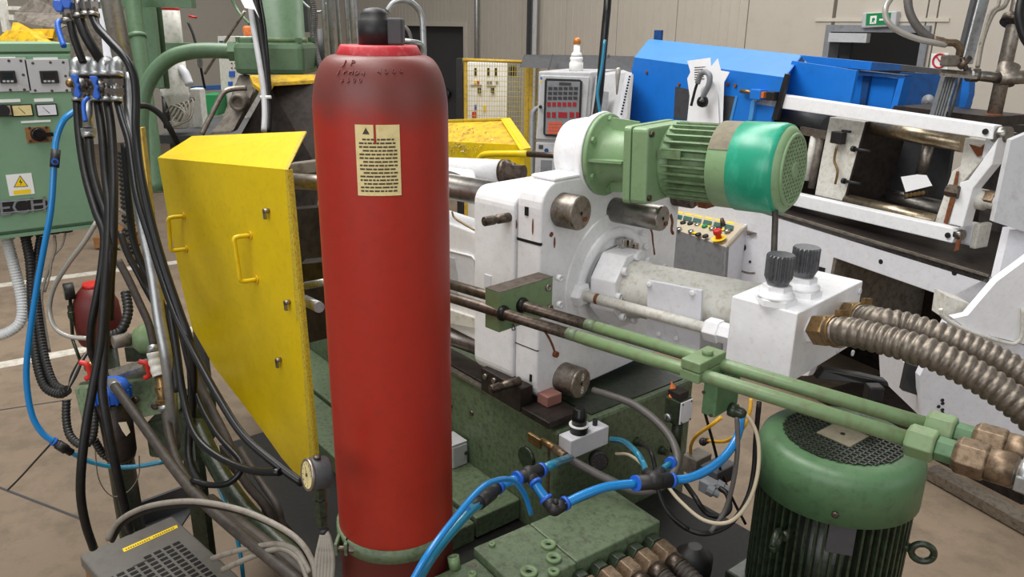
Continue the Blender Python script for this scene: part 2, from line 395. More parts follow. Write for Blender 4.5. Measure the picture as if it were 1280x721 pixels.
for j in range(15):
    z = lz1-hgt*(.2+.052*j); k = .002
    x = la+wid*.08 if j not in (0, 3, 6, 9, 12) else la+wid*.16
    while x < lb-wid*.12:
        l = random.uniform(.05, .16)*wid; l = min(l, lb-wid*.07-x); cpatch(ink, x, x+l, z-k, z+k*.6, CRD+.0018, 2); x += l+.02*wid
    if j % 3 == 2 and random.random() < .7: pass
part('printed_text', ink, 'ink', sto, kind='stuff')
tri = MB(); a0 = la+wid*.17; z0 = lz1-hgt*.13
def cpt(a, z, r): d = ft*math.cos(a)+RTc*math.sin(a); return V((CA.x, CA.y, z))+d*r
tri.add([cpt(a0, z0, CRD+.0018), cpt(a0+wid*.16, z0, CRD+.0018), cpt(a0+wid*.08, z0+hgt*.09, CRD+.0018)], [(0, 1, 2)])
part('hazard_triangle', tri, 'ink', sto)
tear = MB(); cpatch(tear, la+wid*.42, la+wid*.47, lz1-hgt*.26, lz1+.001, CRD+.002, 2)
part('sticker_tear', tear, 'red', sto)
# stamped letters on the shoulder
def stamp(txt, x, y, size):
    d = (ray(x, y)).normalized(); q = vt(x, y, CA)
    # walk the ray to the shoulder surface
    best = None
    for k in range(400):
        p = EYEP+ray(x, y)*(1.3+k*.001); r = math.hypot(p.x-CA.x, p.y-CA.y)
        h = (p.z-zs)/sh; lim = CRD if h <= 0 else CRD*.60+CRD*.40*math.cos(math.asin(min(1, h)))**.8
        if r <= lim+.0006: best = p; break
    if best is None: return
    o = V((best.x-CA.x, best.y-CA.y, 0)).normalized(); rt = Z1.cross(o); n = (o*1+Z1*max(0, (best.z-zs)/sh)*1.1).normalized(); upv = n.cross(rt)
    part('stamped_mark', MB().text(txt, size, best+n*.0008, rt, upv, .0012), 'red_dust', t)
for ch, x, y in zip('JP', (431, 441), (79, 79)): stamp(ch, x, y, .017)
for i, ch in enumerate('JPMD4'): stamp(ch, 424+i*7.5, 90+i*.5, .013)
for i, ch in enumerate('4300'): stamp(ch, 474+i*9, 90-i*.3, .013)
for i, ch in enumerate('3500'): stamp(ch, 428+i*7.5, 101, .013)
# clamp strap
sp = t
part('clamp_strap', MB().lathe((CA.x, CA.y, z_strap-.02), Z1, [(0, CRD+.0005), (0, CRD+.006), (.032, CRD+.006), (.032, CRD+.0005)], 56), 'green_base', t, label='green painted steel strap')
bp_ = vt(428, 683, CA-FH*CRD*.62); bp_.z = z_strap-.004
bm = MB(); bm.box(bp_-RT*.012-FH*.03-Z1*.016, RT*.008, FH*.04, Z1*.032); bm.box(bp_+RT*.01-FH*.03-Z1*.016, RT*.008, FH*.04, Z1*.032)
part('clamp_ear', bm, 'green_base', t, bevel=.002)
b0 = bp_-FH*.022
part('clamp_bolt', MB().cyl(b0-RT*.03, b0+RT*.04, .006, n=10).cyl(b0-RT*.034, b0-RT*.02, .012, n=6, sm=False).cyl(b0+RT*.022, b0+RT*.034, .012, n=6, sm=False), 'steel_dark', t)

# ================================================================ YELLOW GUARDS
gu, gw = yaw(48)
GP = at(360, 212, 2.02)
def g(x, y, o=0): return pl(x, y, GP+gw*o, gw)
t = thing('machine_guard', 'large bright yellow sheet steel guard with two yellow handles', 'machine guard', g(300, 560))
face = [(197, 197), (357, 212), (378, 400), (397, 600), (381, 606), (352, 572), (310, 513), (268, 459), (240, 410), (226, 352), (210, 270)]
part('face_panel', MB().prism([g(*p) for p in face], gw*.003), 'yellow', t)
b0, b1 = g(197, 197), g(359, 212)
u0, u1 = pl(240, 170, GP+gw*.13, gw), pl(383, 164, GP+gw*.13, gw)
nn = (b1-b0).cross(u0-b0).normalized()
part('top_bevel', MB().prism([b0, b1, u1, u0], nn*.003 if nn.dot(FH) > 0 else -nn*.003), 'yellow', t)
ed = MB()
for a, b in (((360, 212), (378, 400)), ((378, 400), (397, 600))):
    ed.prism([g(*a), g(*b), g(b[0]-7, b[1]), g(a[0]-3, a[1])], -gw*.002)
part('worn_edge', ed, 'yellow_edge', t, label='scuffed bare edge')
e0, e1 = g(360, 212), u1
d_ = (b0-b1).normalized()*.012
part('bevel_edge', MB().prism([e0, e1, e1+d_, e0+d_], -gw*.003), 'yellow_edge', t)
sd = MB().prism([g(378, 400), g(397, 600), g(397, 600)+gw*.012, g(378, 400)+gw*.012], gu*.003)
sd.prism([g(360, 212), g(378, 400), g(378, 400)+gw*.012, g(360, 212)+gw*.012], gu*.003)
part('side_flange', sd, 'yellow_edge', t)
for (xa, ya), (xb, yb) in (((230, 270), (233, 311)), ((313, 294), (321, 349))):
    a, b = g(xa, ya), g(xb, yb); o = -gw*.045-gu*.012
    m1, m2 = a+o, b+o
    h = part('handle', MB().tube([a, a+o*.8, m1+(b-a)*.06, m1+(b-a)*.2, m1+(b-a)*.5, m2-(b-a)*.2, m2-(b-a)*.06, b+o*.8, b], .0065, 10, 4), 'yellow', t)
    for e_ in (a, b): part('handle_foot', MB().cyl(e_-gw*.004, e_+gw*.001, .012, n=12), 'yellow_worn', h)
for x, y in ((336, 263), (351, 449), (362, 377)):
    q = g(x, y)
    part('latch_pin', MB().cyl(q-gw*.016, q, .007, n=10).box(q-gw*.016-gu*.005, gu*.01, gw*.006, -Z1*.022), 'steel_dull', t)
# yellow swarf hood behind the cylinder
hu, hw = yaw(50)
HP = at(650, 205, 3.4)
def h_(x, y, o=0): return pl(x, y, HP+hw*o, hw)
t = thing('swarf_hood', 'yellow steel hood full of metal swarf behind the white machine', 'machine hood', h_(600, 215))
part('inner_floor', MB().prism([h_(540, 176), h_(648, 181), h_(662, 205), h_(660, 230), h_(540, 230)], hw*.004), 'yellow', t)
top = [h_(540, 151, .28), h_(636, 148, .28), h_(648, 181), h_(540, 178)]
part('inner_back', MB().prism(top, hw*.004), 'yellow_worn', t)
part('front_frame', MB().prism([h_(634, 148, .28), h_(638, 147, .28), h_(664, 184, .0), h_(664, 230), h_(659, 230), h_(659, 186, .0)], -hw*.05), 'yellow', t, bevel=.003)
part('rim', MB().prism([h_(540, 150, .28), h_(636, 147, .28), h_(636, 149.5, .28), h_(540, 152.5, .28)], -hw*.03), 'yellow_edge', t)
sw = MB()
for i in range(260):
    x = 560+abs(random.gauss(0, 22)); y = random.gauss(176, 9)
    if x > 625 or y > 203 or y < 158: continue
    q = h_(x, y, -.006 if y > 180 else max(0, (181-y)/33*.28-.012)); s_ = random.uniform(.004, .011); a = V((random.gauss(0, 1), random.gauss(0, 1), random.gauss(0, 1))).normalized()*s_; b = orth(a)[0]*s_*.4
    sw.box(q, a, b, orth(a)[1]*.001)
part('metal_swarf', sw, 'chips', t, kind='stuff')
part('handrail', MB().tube([h_(598, 214, -.03), h_(598, 203, -.05), h_(601, 196, -.05), h_(612, 192.5, -.05), h_(660, 192, -.05)], .0145, 10, 4), 'yellow', t)
part('support_leg', MB().box(V((h_(600, 215).x, h_(600, 215).y, 0)), hu*.06, hw*.06, Z1*(h_(600, 229).z)), 'grey_dark', t)
part('bar', MB().cyl(h_(658, 192.5, -.05), h_(726, 196, -.05), .0125, n=10), 'steel_dark', t)

# ================================================================ WHITE INJECTION UNIT
ru, rw = yaw(50)                                   # rods, barrel
bu, bw = yaw(45)                                   # plates and blocks
# ---- green machine bed
bdu, bdw = yaw(39)
BC = at(697, 541, 2.36); ZB = BC.z
LB = -along(BC, -bdu, 380); WB = along(BC, bdw, 868)
bed = thing('machine_bed', 'dirty oily green cast machine bed carrying the white platen', 'machine bed', (BC.x, BC.y, 0))
L_ = 2.4
part('bed_casting', MB().box(V((BC.x, BC.y, 0)), -bdu*L_, bdw*WB, Z1*ZB), 'green_base', bed, bevel=.012)
part('oil_pan_top', MB().box(BC-bdu*.02+bdw*.16+Z1*.0, -bdu*(L_-.1), bdw*(WB-.2), Z1*.004), 'green_oily', bed)
def bz(x, y, z=None): return onz(x, y, ZB if z is None else z)
part('slide_rail', MB().box(BC-bdu*.05+bdw*.015, -bdu*(L_-.05), bdw*.085, Z1*.014), 'dark_iron', bed, bevel=.003)
part('rail_lip', MB().box(BC-bdu*.05-bdw*.008, -bdu*(L_-.05), bdw*.02, Z1*.008), 'steel_dull', bed)
for x, y in ((564, 507), (590, 516)):
    q = pl(x, y, BC, bdw); part('grub_screw', MB().cyl(q-bdw*.006, q+bdw*.01, .009, n=8), 'steel_dark', bed)
q = pl(660, 571, BC, bdw); part('round_boss', MB().cyl(q-bdw*.012, q+bdw*.01, .036, n=20), 'green_oily', bed)
# ---- dark sled under the platen
s0_ = onz(650, 516, ZB+.0145)
ln = along(s0_, -bdu, 601); hz = pl(601, 459, s0_, bdw).z
t = thing('platen_sled', 'dark steel sled block bolted under the white platen', 'slide block', s0_)
part('side_plate', MB().box(s0_, -bdu*ln, bdw*.05, Z1*(hz-s0_.z)), 'dark_iron', t, bevel=.003)
part('foot_plate', MB().box(s0_+bdu*.005+bdw*.0, bdu*.13, bdw*.13, Z1*.022), 'dark_iron', t, bevel=.003)
part('brass_shoe', MB().box(s0_+bdu*.01+bdw*.06+Z1*.023, bdu*.05, bdw*.06, Z1*.035), 'shoe', t, bevel=.003)
for x, y in ((608, 470), (619, 475)):
    q = pl(x, y, s0_, bdw); part('cap_screw', MB().lathe(q-bdw*.01, bdw, [(0, .009), (.012, .009)], 12), 'steel_dull', t); 
# ---- platen
FC = at(674, 360, 2.34)                            # near upright edge of the front face
def fp(x, y, o=0): return pl(x, y, FC+bu*o, bu)
def sp_(x, y, o=0): return pl(x, y, FC+bw*o, bw)
plt = thing('injection_platen', 'white painted platen plate with two round threaded bar ends', 'machine platen', fp(720, 480))
ztop = fp(700, 226).z; zbot = fp(690, 498).z; wd = along(FC, bw, 845)
def rounded(z0, z1, w0, w1, r, k=6):
    o = []
    for (cw, cz_, a0) in ((w0+r, z0+r, 180), (w1-r*.3, z0+r*.3, 270), (w1-r*.3, z1-r*.3, 0), (w0+r, z1-r, 90)):
        rr = r if cw < w0+r+1e-6 else r*.3
        for i in range(k+1):
            a = math.radians(a0+90*i/k); o.append((cw+rr*math.cos(a), cz_+rr*math.sin(a)))
    return o
f0 = V((FC.x, FC.y, 0)); out = rounded(zbot, ztop, 0, wd, .075)
th1 = -along(FC, bu, 645.5); th2 = -along(FC, bu, 597)-th1
part('front_plate', MB().prism([f0+bw*a+Z1*z for a, z in out], -bu*th1), 'white', plt, bevel=.006)
zg = sp_(660, 301).z; zg2 = sp_(660, 434).z
part('plate_gap', MB().box(f0+Z1*(zg-.006)-bw*.001-bu*th1, bu*th1, bw*.01, Z1*.009).box(f0+Z1*(zg2-.002)-bw*.001-bu*th1, bu*th1, bw*.01, Z1*.003), 'hole', plt)
zt2 = sp_(600, 232, .0).z; zb2 = sp_(604, 463).z
out2 = rounded(zb2, zt2, -.012, wd*.96, .05)
part('rear_plate', MB().prism([f0+bw*a+Z1*z-bu*(th1+.004) for a, z in out2], -bu*th2), 'white', plt, bevel=.006)
# slot and oil marks on the plate side
q = sp_(659, 264); part('side_slot', MB().box(q-bu*.008-bw*.003-Z1*.013, bu*.014, bw*.004, Z1*.026), 'hole', plt)
q = sp_(664, 472); part('side_slot', MB().box(q-bu*.005-bw*.003-Z1*.013, bu*.009, bw*.004, Z1*.024), 'hole', plt)
q = sp_(610, 352, -.013); part('side_recess', MB().box(q-bu*.016-bw*.002-Z1*.022, bu*.03, bw*.004, Z1*.044), 'white_grey', plt)
for x, y, sx, sz in ((645, 280, .012, .03), (666, 283, .006, .05), (689, 293, .016, .016), (693, 303, .007, .035)):
    q = sp_(x, y, -.001) if x < 674 else fp(x, y, .001)
    d_ = bu if x < 674 else bw; nn = -bw if x < 674 else bu
    part('rust_mark', MB().prism([q+d_*(sx*.5*math.cos(a)*random.uniform(.7, 1.1))+Z1*(sz*.5*math.sin(a)) for a in [i*math.pi/5 for i in range(10)]], nn*.0012), 'rust', plt)
def streak(pts, r=.004):
    part('rust_mark', MB().tube([fp(x, y, .0) for x, y in pts], r, 6), 'rust', plt)
streak([(681, 414), (687, 424), (692, 436), (693, 443)]); streak([(812, 283), (815, 292), (816, 305), (818, 318)]); streak([(838, 268), (840, 277), (839, 287), (841, 292)], .006)
# big round opening with the barrel seat
NC = fp(764, 350)
part('seat_ring', MB().lathe(NC-bu*.004, bu, [(0, .182), (.016, .18), (.02, .177), (.02, .15), (.016, .147), (-.04, .144)], 56), 'white', plt)
part('seat_bore', MB().lathe(NC, bu, [(.001, .146), (.004, .146)], 40), 'steel_dark', plt)
part('bore_liner', MB().lathe(NC+bu*.004, bu, [(0, .12), (.01, .118), (.01, .1), (.004, .1)], 40), 'chrome', plt)
for k in range(3):
    q = NC+bu*.012+bw*(.10*math.cos(.9+k*.35))+Z1*(.115*math.sin(.9+k*.35))
    part('bore_bracket', MB().box(q, bu*.03, bw*.022, Z1*.03), 'chrome', plt, bevel=.003)
for x, y in ((698, 347), (698, 380), (803, 291), (806, 308), (829, 333)):
    q = fp(x, y, .018); part('socket_screw', MB().lathe(q, bu, [(0, .011), (.012, .011), (.012, .006), (.006, .005)], 14), 'white', plt)
q = fp(693, 442); part('plug', MB().cyl(q, q+bu*.012, .01, n=10), 'rust', plt)
part('outer_disc', MB().lathe(NC-bu*.002, bu, [(0, .232), (.006, .231), (.008, .228)], 64), 'white', plt)
# neck that carries the geared motor
NK = fp(745, 214, -.02)
part('top_pad', MB().box(fp(694, 226)-bu*.1-Z1*.004, bu*.1, bw*.2, Z1*.012), 'white', plt, bevel=.006)
part('pad_bolt', MB().cyl(fp(731, 220, .01), fp(731, 220, .01)+Z1*.03, .008, n=8), 'green_pale', plt)
# pins on the side
for x0, y0, bq in ((605, 277, sp_(636, 271.5, -.012)), (613, 487, pl(646, 477, s0_, bdw))):
    a = at(x0, y0, pix(bq)[2]-.05); bq = bq+(bq-a).normalized()*.01
    solo('guide_pin', MB().lathe(a, bq-a, [(0, .0135), (.002, .0145), (.035, .0145), (.037, .0115), (.046, .0115), (.048, .0145), ((bq-a).length, .0145)], 18).cyl(a-(bq-a).normalized()*.001, a+(bq-a)*.01, .007, n=8), 'steel_dark',
         'short turned steel pin sticking out of the white platen side, ' + ('upper one' if y0 < 400 else 'lower one above the sled'), 'guide pin', 'guide pins on the platen')
# ---- white rear casting between platen and cylinder
rc = thing('rear_casting', 'white cast carriage behind the platen with a framed recess', 'machine casting', sp_(580, 460, .05))
def rs(x, y, o=0): return pl(x, y, FC+bw*(.05+o), bw)
part('casting', MB().prism([rs(520, 265), rs(598, 292), rs(603, 430), rs(560, 408), rs(520, 395)], bw*.12), 'white', rc, bevel=.005)
part('recess_panel', MB().prism([rs(558, 313, -.004), rs(592, 322, -.004), rs(596, 380, -.004), rs(558, 372, -.004)], bw*.004), 'white_grey', rc, bevel=.002)
part('recess_rim', MB().tube([rs(556, 312, -.004), rs(590, 320, -.004), rs(595, 326, -.004), rs(598, 385, -.004)], .004, 6, 1), 'white', rc)
part('recess_window', MB().prism([rs(556, 320, -.006), rs(568, 323, -.006), rs(572, 345, -.006), rs(571, 375, -.006), rs(556, 371, -.006)], bw*.004), 'grey_light', rc)
part('oil_pipe', MB().tube([rs(565, 264, -.03), rs(568, 272, -.03), rs(580, 280, -.03), rs(594, 288, -.03)], .0035, 6), 'brass', rc)
part('lower_flange', MB().prism([rs(556, 385, -.01), rs(596, 398, -.01), rs(599, 412, -.01), rs(556, 404, -.01)], bw*.1), 'white_dirty', rc, bevel=.003)
uc = thing('ejector_cylinder', 'white hydraulic cylinder with steel end lying on top behind the platen', 'hydraulic cylinder', at(600, 232, 2.85))
ca, cb = at(548, 210, 3.0), at(628, 214, 2.86)
part('tube', MB().cyl(ca, cb, .042, n=28), 'white', uc)
part('end_ring', MB().lathe(cb, cb-ca, [(0, .044), (.02, .044), (.022, .034), (.045, .034), (.047, .026), (.09, .026)], 24), 'steel_dark', uc)
part('body_block', MB().prism([at(545, 208, 2.95), at(590, 205, 2.9), at(596, 232, 2.8), at(545, 240, 2.85)], FH*.1), 'white', uc, bevel=.01)
hose('black_hose', [(548, 216, 2.7), (566, 219, 2.68), (580, 226, 2.66), (590, 236, 2.66)], .012, 'rubber', 'short black hose in front of the white cylinder behind the platen', 'hose')
# ---- tie bars
def threaded(p0, ax, ln, r, n=28, pitch=.0075):
    pr = [(0, r)]; z = .004
    while z < ln-.012: pr += [(z, r), (z+pitch*.5, r*.93)]; z += pitch
    pr += [(ln-.008, r), (ln-.006, r*.99), (ln, r*.93)]
    return MB().lathe(p0, ax, pr, n)
def bar_end(x0, y0, x1, y1, r, label, num=None, smooth=False, m='steel_dull', o=0, shaft=True):
    a = fp(x0, y0, o); ln = along(a, ru, x1)
    b = a+ru*ln; t = thing('tie_bar', label, 'tie bar', b)
    part('bar_end', threaded(a-ru*.01, ru, ln+.01, r) if not smooth else MB().lathe(a-ru*.01, ru, [(0, r), (ln+.004, r), (ln+.01, r*.94)], 28), m, t)
    part('centre_hole', MB().lathe(b+ru*.0005, ru, [(0, .006), (.001, .004)], 12), 'hole', t)
    if num:
        for i, ch in enumerate(num): part('stamped_digit', MB().text(ch, .034, b+ru*.001+Z1*(.02-.045*i)+rw*.004, rw, Z1), 'white_plain', t)
    else:
        part('rust_spot', MB().prism([b+ru*.0008+rw*(.02+.012*math.cos(k))+Z1*(-.02+.008*math.sin(k)) for k in [i*.9 for i in range(7)]], ru*.0006), 'rust', t)
    if not shaft: return t
    # the bar running back from the platen to the moving half
    c = a-bu*(th1+th2+.004)
    bk = c
    part('bar_shaft', MB().cyl(bk, bk-ru*1.1, r*.82, n=24), 'steel', t)
    return t
bar_end(702, 262, 727, 265, .052, 'upper threaded steel bar end sticking out of the white platen, rust on its face')
bar_end(703, 471, 727, 478, .050, 'lower threaded steel bar end with two white figure eights', '88')
bar_end(768, 262, 829, 268, .040, 'smooth steel bar end below the geared motor', smooth=True, m='steel', shaft=False)
bar_end(838, 244, 868, 250, .034, 'dark threaded bar end half hidden under the geared motor', m='steel_dark', o=-.02, shaft=False)
q = at(840, 258, 2.5)
solo('stop_bracket', MB().box(at(872, 259, 2.42)-Z1*.0, bu*.03, bw*.05, Z1*.045), 'rust', 'small rusty steel stop behind the dark bar end under the motor', 'bracket')
# ---- barrel
BA = NC+bu*.0; 
br = thing('injection_barrel', 'white injection barrel with octagonal flange running to the valve block', 'injection barrel', at(870, 430, 2.2))
bru, brw = yaw(53); bru = (bru+Z1*.02).normalized(); h0 = fp(757, 353)+bru*.012
part('flange', MB().lathe(h0, bru, [(0, .126), (.09, .126)], 8, False, math.pi/8), 'white', br, bevel=.004)
xs, ys = orth(bru)
hb = MB()
for k in range(8):
    a = math.pi/4*k; q = h0+bru*.09+xs*(.106*math.cos(a))+ys*(.106*math.sin(a)); part('flange_bolt', MB().lathe(q, bru, [(0, .013), (.016, .013), (.016, .007), (.008, .006)], 14), 'white', br)
q = h0+bru*.09
Lb = along(q, bru, 965)
part('barrel_tube', MB().lathe(q-bru*.002, bru, [(0, .095), (.03, .093), (.05, .088), (Lb, .088)], 40), 'white_dirty', br)
# plate on the barrel side
pc = h0-rw*.118
def bp(x, y, o=0): return pl(x, y, pc+rw*o, rw)
plate = part('side_plate', MB().prism([bp(809, 350), bp(877, 363), bp(874, 439), bp(808, 423)], rw*.012), 'white_grey', br, bevel=.002)
for x, y in ((812, 355), (866, 366), (824, 417), (846, 422)):
    q = bp(x, y); part('plate_screw', MB().lathe(q-rw*.007, rw, [(0, .0045), (0, .008), (.007, .008)], 12), 'white', plate)
# ---- valve block with knobs
VC = at(997, 392, 1.92)
vl = -along(VC, -bu, 915) if along(VC, -bu, 915) < 0 else along(VC, -bu, 915)
vw = along(VC, bw, 1079); vh = VC.z-pl(995, 481, VC, FH).z
vb = thing('valve_block', 'white hydraulic valve block with two ribbed knobs on top', 'valve block', VC-Z1*vh)
part('block', MB().box(VC, -bu*vl, bw*vw, -Z1*vh), 'white', vb, bevel=.003)
for x, y in ((1074, 364), (1047, 437), (1065, 441)):
    q = pl(x, y, VC, bu); part('block_screw', MB().lathe(q, bu, [(0, .009), (.004, .009), (.004, .005), (.001, .004)], 14), 'white_grey', vb)
for i, (x, y, xk) in enumerate(((969, 378, 973), (1001, 367, 1003))):
    q = onz(x, y, VC.z); k = part('knob_base', MB().lathe(q, Z1, [(0, .052), (.016, .052)], 6, False).lathe(q+Z1*.016, Z1, [(0, .046), (.008, .046), (.01, .04), (.018, .04)], 28).lathe(q+Z1*.034, Z1, [(0, .036), (.014, .036)], 6, False), 'white', vb)
    part('stem', MB().cyl(q+Z1*.046, q+Z1*.066, .026, n=18), 'chrome', k)
    n = 80; pr = []; kb = MB()
    z0, z1 = .062, .128
    vs = []
    for z, rr in ((z0-.012, .026), (z0, .031), (z0+.008, .035), (z1-.004, .035), (z1, .032), (z1, .0001)):
        for j in range(n):
            r_ = rr*(1 if j % 4 in (0, 1) else .88) if .033 < rr else rr
            a = 2*math.pi*j/n; vs.append(q+Z1*z+V((math.cos(a), math.sin(a), 0))*r_)
    kb.add(vs, [(m*n+j, m*n+(j+1) % n, (m+1)*n+(j+1) % n, (m+1)*n+j) for m in range(5) for j in range(n)])
    part('ribbed_knob', kb, 'knob_steel', vb, label='grey ribbed adjusting knob')
# white rod with nuts beside the barrel
ra = pl(722, 367, h0-rw*.142, rw); rl = along(ra, ru, 925)
rod = thing('hydraulic_line', 'white steel pipe with hexagon nuts beside the white barrel', 'hydraulic pipe', ra+ru*rl*.5)
part('pipe', MB().cyl(ra, ra+ru*rl, .0165, n=18), 'white_dirty', rod)
part('nut', MB().lathe(ra-ru*.065, ru, [(0, .036), (.05, .036)], 6, False).lathe(ra-ru*.015, ru, [(0, .04), (.04, .04), (.046, .03)], 6, False), 'white', rod, bevel=.003)
re_ = ra+ru*along(ra, ru, 882)
part('nut', MB().lathe(re_, ru, [(0, .028), (.006, .035), (.045, .035), (.046, .03), (.085, .03)], 6, False), 'white', rod, bevel=.003)
part('rust_spot', MB().lathe(ra+ru*.07, ru, [(0, .0167), (.012, .0168)], 18), 'rust', rod)
# brass fittings and the two corrugated metal hoses
for i, (x, y, pts, nm) in enumerate(((1020, 411, [(1064, 415, 1.85), (1110, 426, 1.79), (1160, 441, 1.73), (1215, 467, 1.69), (1262, 497, 1.66), (1310, 538, 1.63)], 'nearer'),
                                     (1062, 393, [(1100, 401, 1.95), (1130, 406, 1.92), (1175, 420, 1.87), (1225, 440, 1.83), (1275, 466, 1.79), (1320, 500, 1.75)], 'farther'))):
    q = pl(x-6, y, VC, bu); d = (at(*pts[0])-q).normalized()
    t = thing('flexible_metal_hose', f'thick corrugated metal hose with brass nut on the white valve block, {nm} of the pair', 'metal hose', at(*pts[-1]), 'corrugated metal hoses on the valve block')
    part('white_nut', MB().lathe(q, d, [(0, .036), (.03, .036)], 6, False), 'white', t, bevel=.002)
    part('brass_nut', MB().lathe(q+d*.03, d, [(0, .036), (.005, .042), (.055, .042), (.06, .036)], 6, False), 'brass', t, bevel=.002, label='brass coloured hexagon nut')
    e = q+d*.09
    P = [e]+P3(pts[0:])
    if (P[1]-P[0]).length < .02: P.pop(1)
    part('hose', MB().corr(P, .036 if i == 0 else .034, .0195, .13, 18), 'flex', t)
    part('end_sleeve', MB().cyl(e, e+(P[1]-e).normalized()*.035, .037, n=18), 'steel_dull', t)
    part('hose_clamp', MB().cyl(e+d*.012, e+d*.026, .041, n=20).box(e+d*.01+Z1*.038-RT*.01, d*.02, RT*.02, Z1*.016), 'brass', t)

# ================================================================ GEARED MOTOR ON TOP OF THE UNIT
mu, mw = yaw(52); mu = (mu+Z1*.035).normalized()
MA = at(755, 193, 2.42)
def on_axis(x): return MA+mu*along(MA, mu, x)
gm = thing('geared_motor', 'pale green geared motor with teal tape round its fan cowl', 'electric motor', MA-Z1*.14)
mx, my = V((0, 0, 1)).cross(mu).normalized(), mu.cross(V((0, 0, 1)).cross(mu)).normalized()
XY = (mx, my)
part('mount_flange', MB().lathe(MA-mu*.035, mu, [(0, .12), (.02, .128), (.03, .13), (.035, .128)], 40), 'white', gm, label='white painted mounting flange')
part('neck', MB().lathe(MA-mu*.12, mu, [(0, .10), (.05, .11), (.088, .112)], 36), 'white', gm)
part('bell_flange', MB().lathe(MA, mu, [(0, .125), (.014, .125), (.016, .12), (.018, .095), (.035, .078), (.09, .074), (.13, .084)], 40), 'green_pale', gm)
for k in range(6):
    a = math.pi/6+k*math.pi/3; q = MA+mu*.014+mx*(.108*math.cos(a))+my*(.108*math.sin(a)); part('flange_bolt', MB().lathe(q, mu, [(0, .011), (.012, .011)], 6, False), 'green_pale', gm)
for k in range(4):
    a = k*math.pi/2+math.pi; d = mx*math.cos(a)+my*math.sin(a); q = MA+mu*.014
    part('rib', MB().prism([q+d*.05, q+d*.115, q+d*.105+mu*.11, q+d*.05+mu*.11], orth(d)[0].cross(mu)*0+mu.cross(d)*.008), 'green_pale', gm)
gp = on_axis(822); 
def sq(c, s_, h, dz=0):
    r = .012; pts = []
    for cx, cy, a0 in ((s_-r, h-r, 0), (-s_+r, h-r, 90), (-s_+r, -h+r, 180), (s_-r, -h+r, 270)):
        for i in range(4): a = math.radians(a0+30*i); pts.append(c+mx*(cx+r*math.cos(a))+my*(cy+dz+r*math.sin(a)))
    return pts
part('gear_plate', MB().prism(sq(gp-mu*.02-mx*.035, .13, .108), mu*.022), 'green_pale', gm, bevel=.002)
part('gear_cover', MB().prism(sq(gp+mu*.004-mx*.035, .129, .106), mu*.05), 'green_pale', gm, bevel=.006)
part('gear_dome', MB().lathe(gp+mu*.054, mu, [(0, .108), (.01, .106), (.02, .1), (.026, .096)], 36), 'green_pale', gm)
for a, b in ((.078, .088), (-.148, .088), (.078, -.088), (-.148, -.088), (-.03, .094)):
    q = gp+mu*.054+mx*a+my*b; part('cover_bolt', MB().lathe(q, mu, [(0, .009), (.008, .009)], 6, False), 'green_pale' if a >= 0 else 'steel_dark', gm)
f0_ = on_axis(846); f1_ = on_axis(905)
fl = (f1_-f0_).length
part('stator', MB().lathe(f0_, mu, [(0, .093), (fl, .093)], 40), 'green_fin', gm)
for k in range(30):
    a = 2*math.pi*k/30; d = mx*math.cos(a)+my*math.sin(a); s_ = mu.cross(d)
    part('cooling_fin', MB().box(f0_+d*.09-s_*.0025, mu*fl, s_*.005, d*.021), 'green_fin', gm)
part('name_plate', MB().box(on_axis(850)-mx*.0-my*.0+(my*.02)-mw*.112-mu*.015, mu*.07, my*.022, mw*.004), 'green_fin', gm)
c0 = on_axis(902); c1 = on_axis(991); cl = (c1-c0).length
t0, t1 = cl*.3, cl*.93
part('fan_cowl', MB().lathe(c0, mu, [(0, .112), (.004, .118), (cl-.03, .119), (cl-.012, .114), (cl-.002, .104), (cl, .096)], 48), 'green_pale', gm)
db = MB(); vs_ = []
for i in range(15):
    a = math.radians(20+i*9.5); d = mx*math.cos(a)+my*math.sin(a)
    vs_ += [c0+mu*.003+d*.1195, c0+mu*(t0+.004)+d*.1202]
db.add(vs_, [(2*i, 2*i+1, 2*i+3, 2*i+2) for i in range(14)], True)
part('dust_patch', db, 'dusty_grey', gm, label='grey brown dust settled on top of the cowl')
part('teal_tape', MB().lathe(c0+mu*t0, mu, [(0, .1195), (.002, .1215), (cl-.032-t0, .1222), (cl-.016-t0, .1185), (t1-t0, .112)], 48), 'teal', gm, label='glossy teal tape wrapped round the cowl')
part('grille_recess', MB().lathe(c1+mu*.0002, mu, [(0, .094), (.0008, .094)], 40), 'hole', gm)
gr = MB()
for k in range(-6, 7):
    o = k*.0148; hlf = math.sqrt(max(0, .092**2-o*o))
    for d1_, d2_ in (((mx+my).normalized(), (mx-my).normalized()), ((mx-my).normalized(), (mx+my).normalized())):
        gr.box(c1+mu*.001+d1_*(o-.0028)-d2_*hlf, d1_*.0056, d2_*2*hlf, mu*.004)
part('fan_grille', gr, 'green_pale', gm, kind='stuff')
part('grille_hub', MB().lathe(c1+mu*.001, mu, [(0, .024), (.006, .023), (.007, .013), (.006, .012)], 20), 'green_pale', gm)
part('grille_rim', MB().lathe(c1-mu*.001, mu, [(0, .098), (.006, .096), (.007, .088), (.001, .088)], 40), 'green_pale', gm)
part('motor_cable', MB().tube(P3([(968, 246, 2.08), (969, 270, 2.07), (968, 300, 2.06), (967, 330, 2.05)]), .0085, 8), 'rubber_dusty', gm)

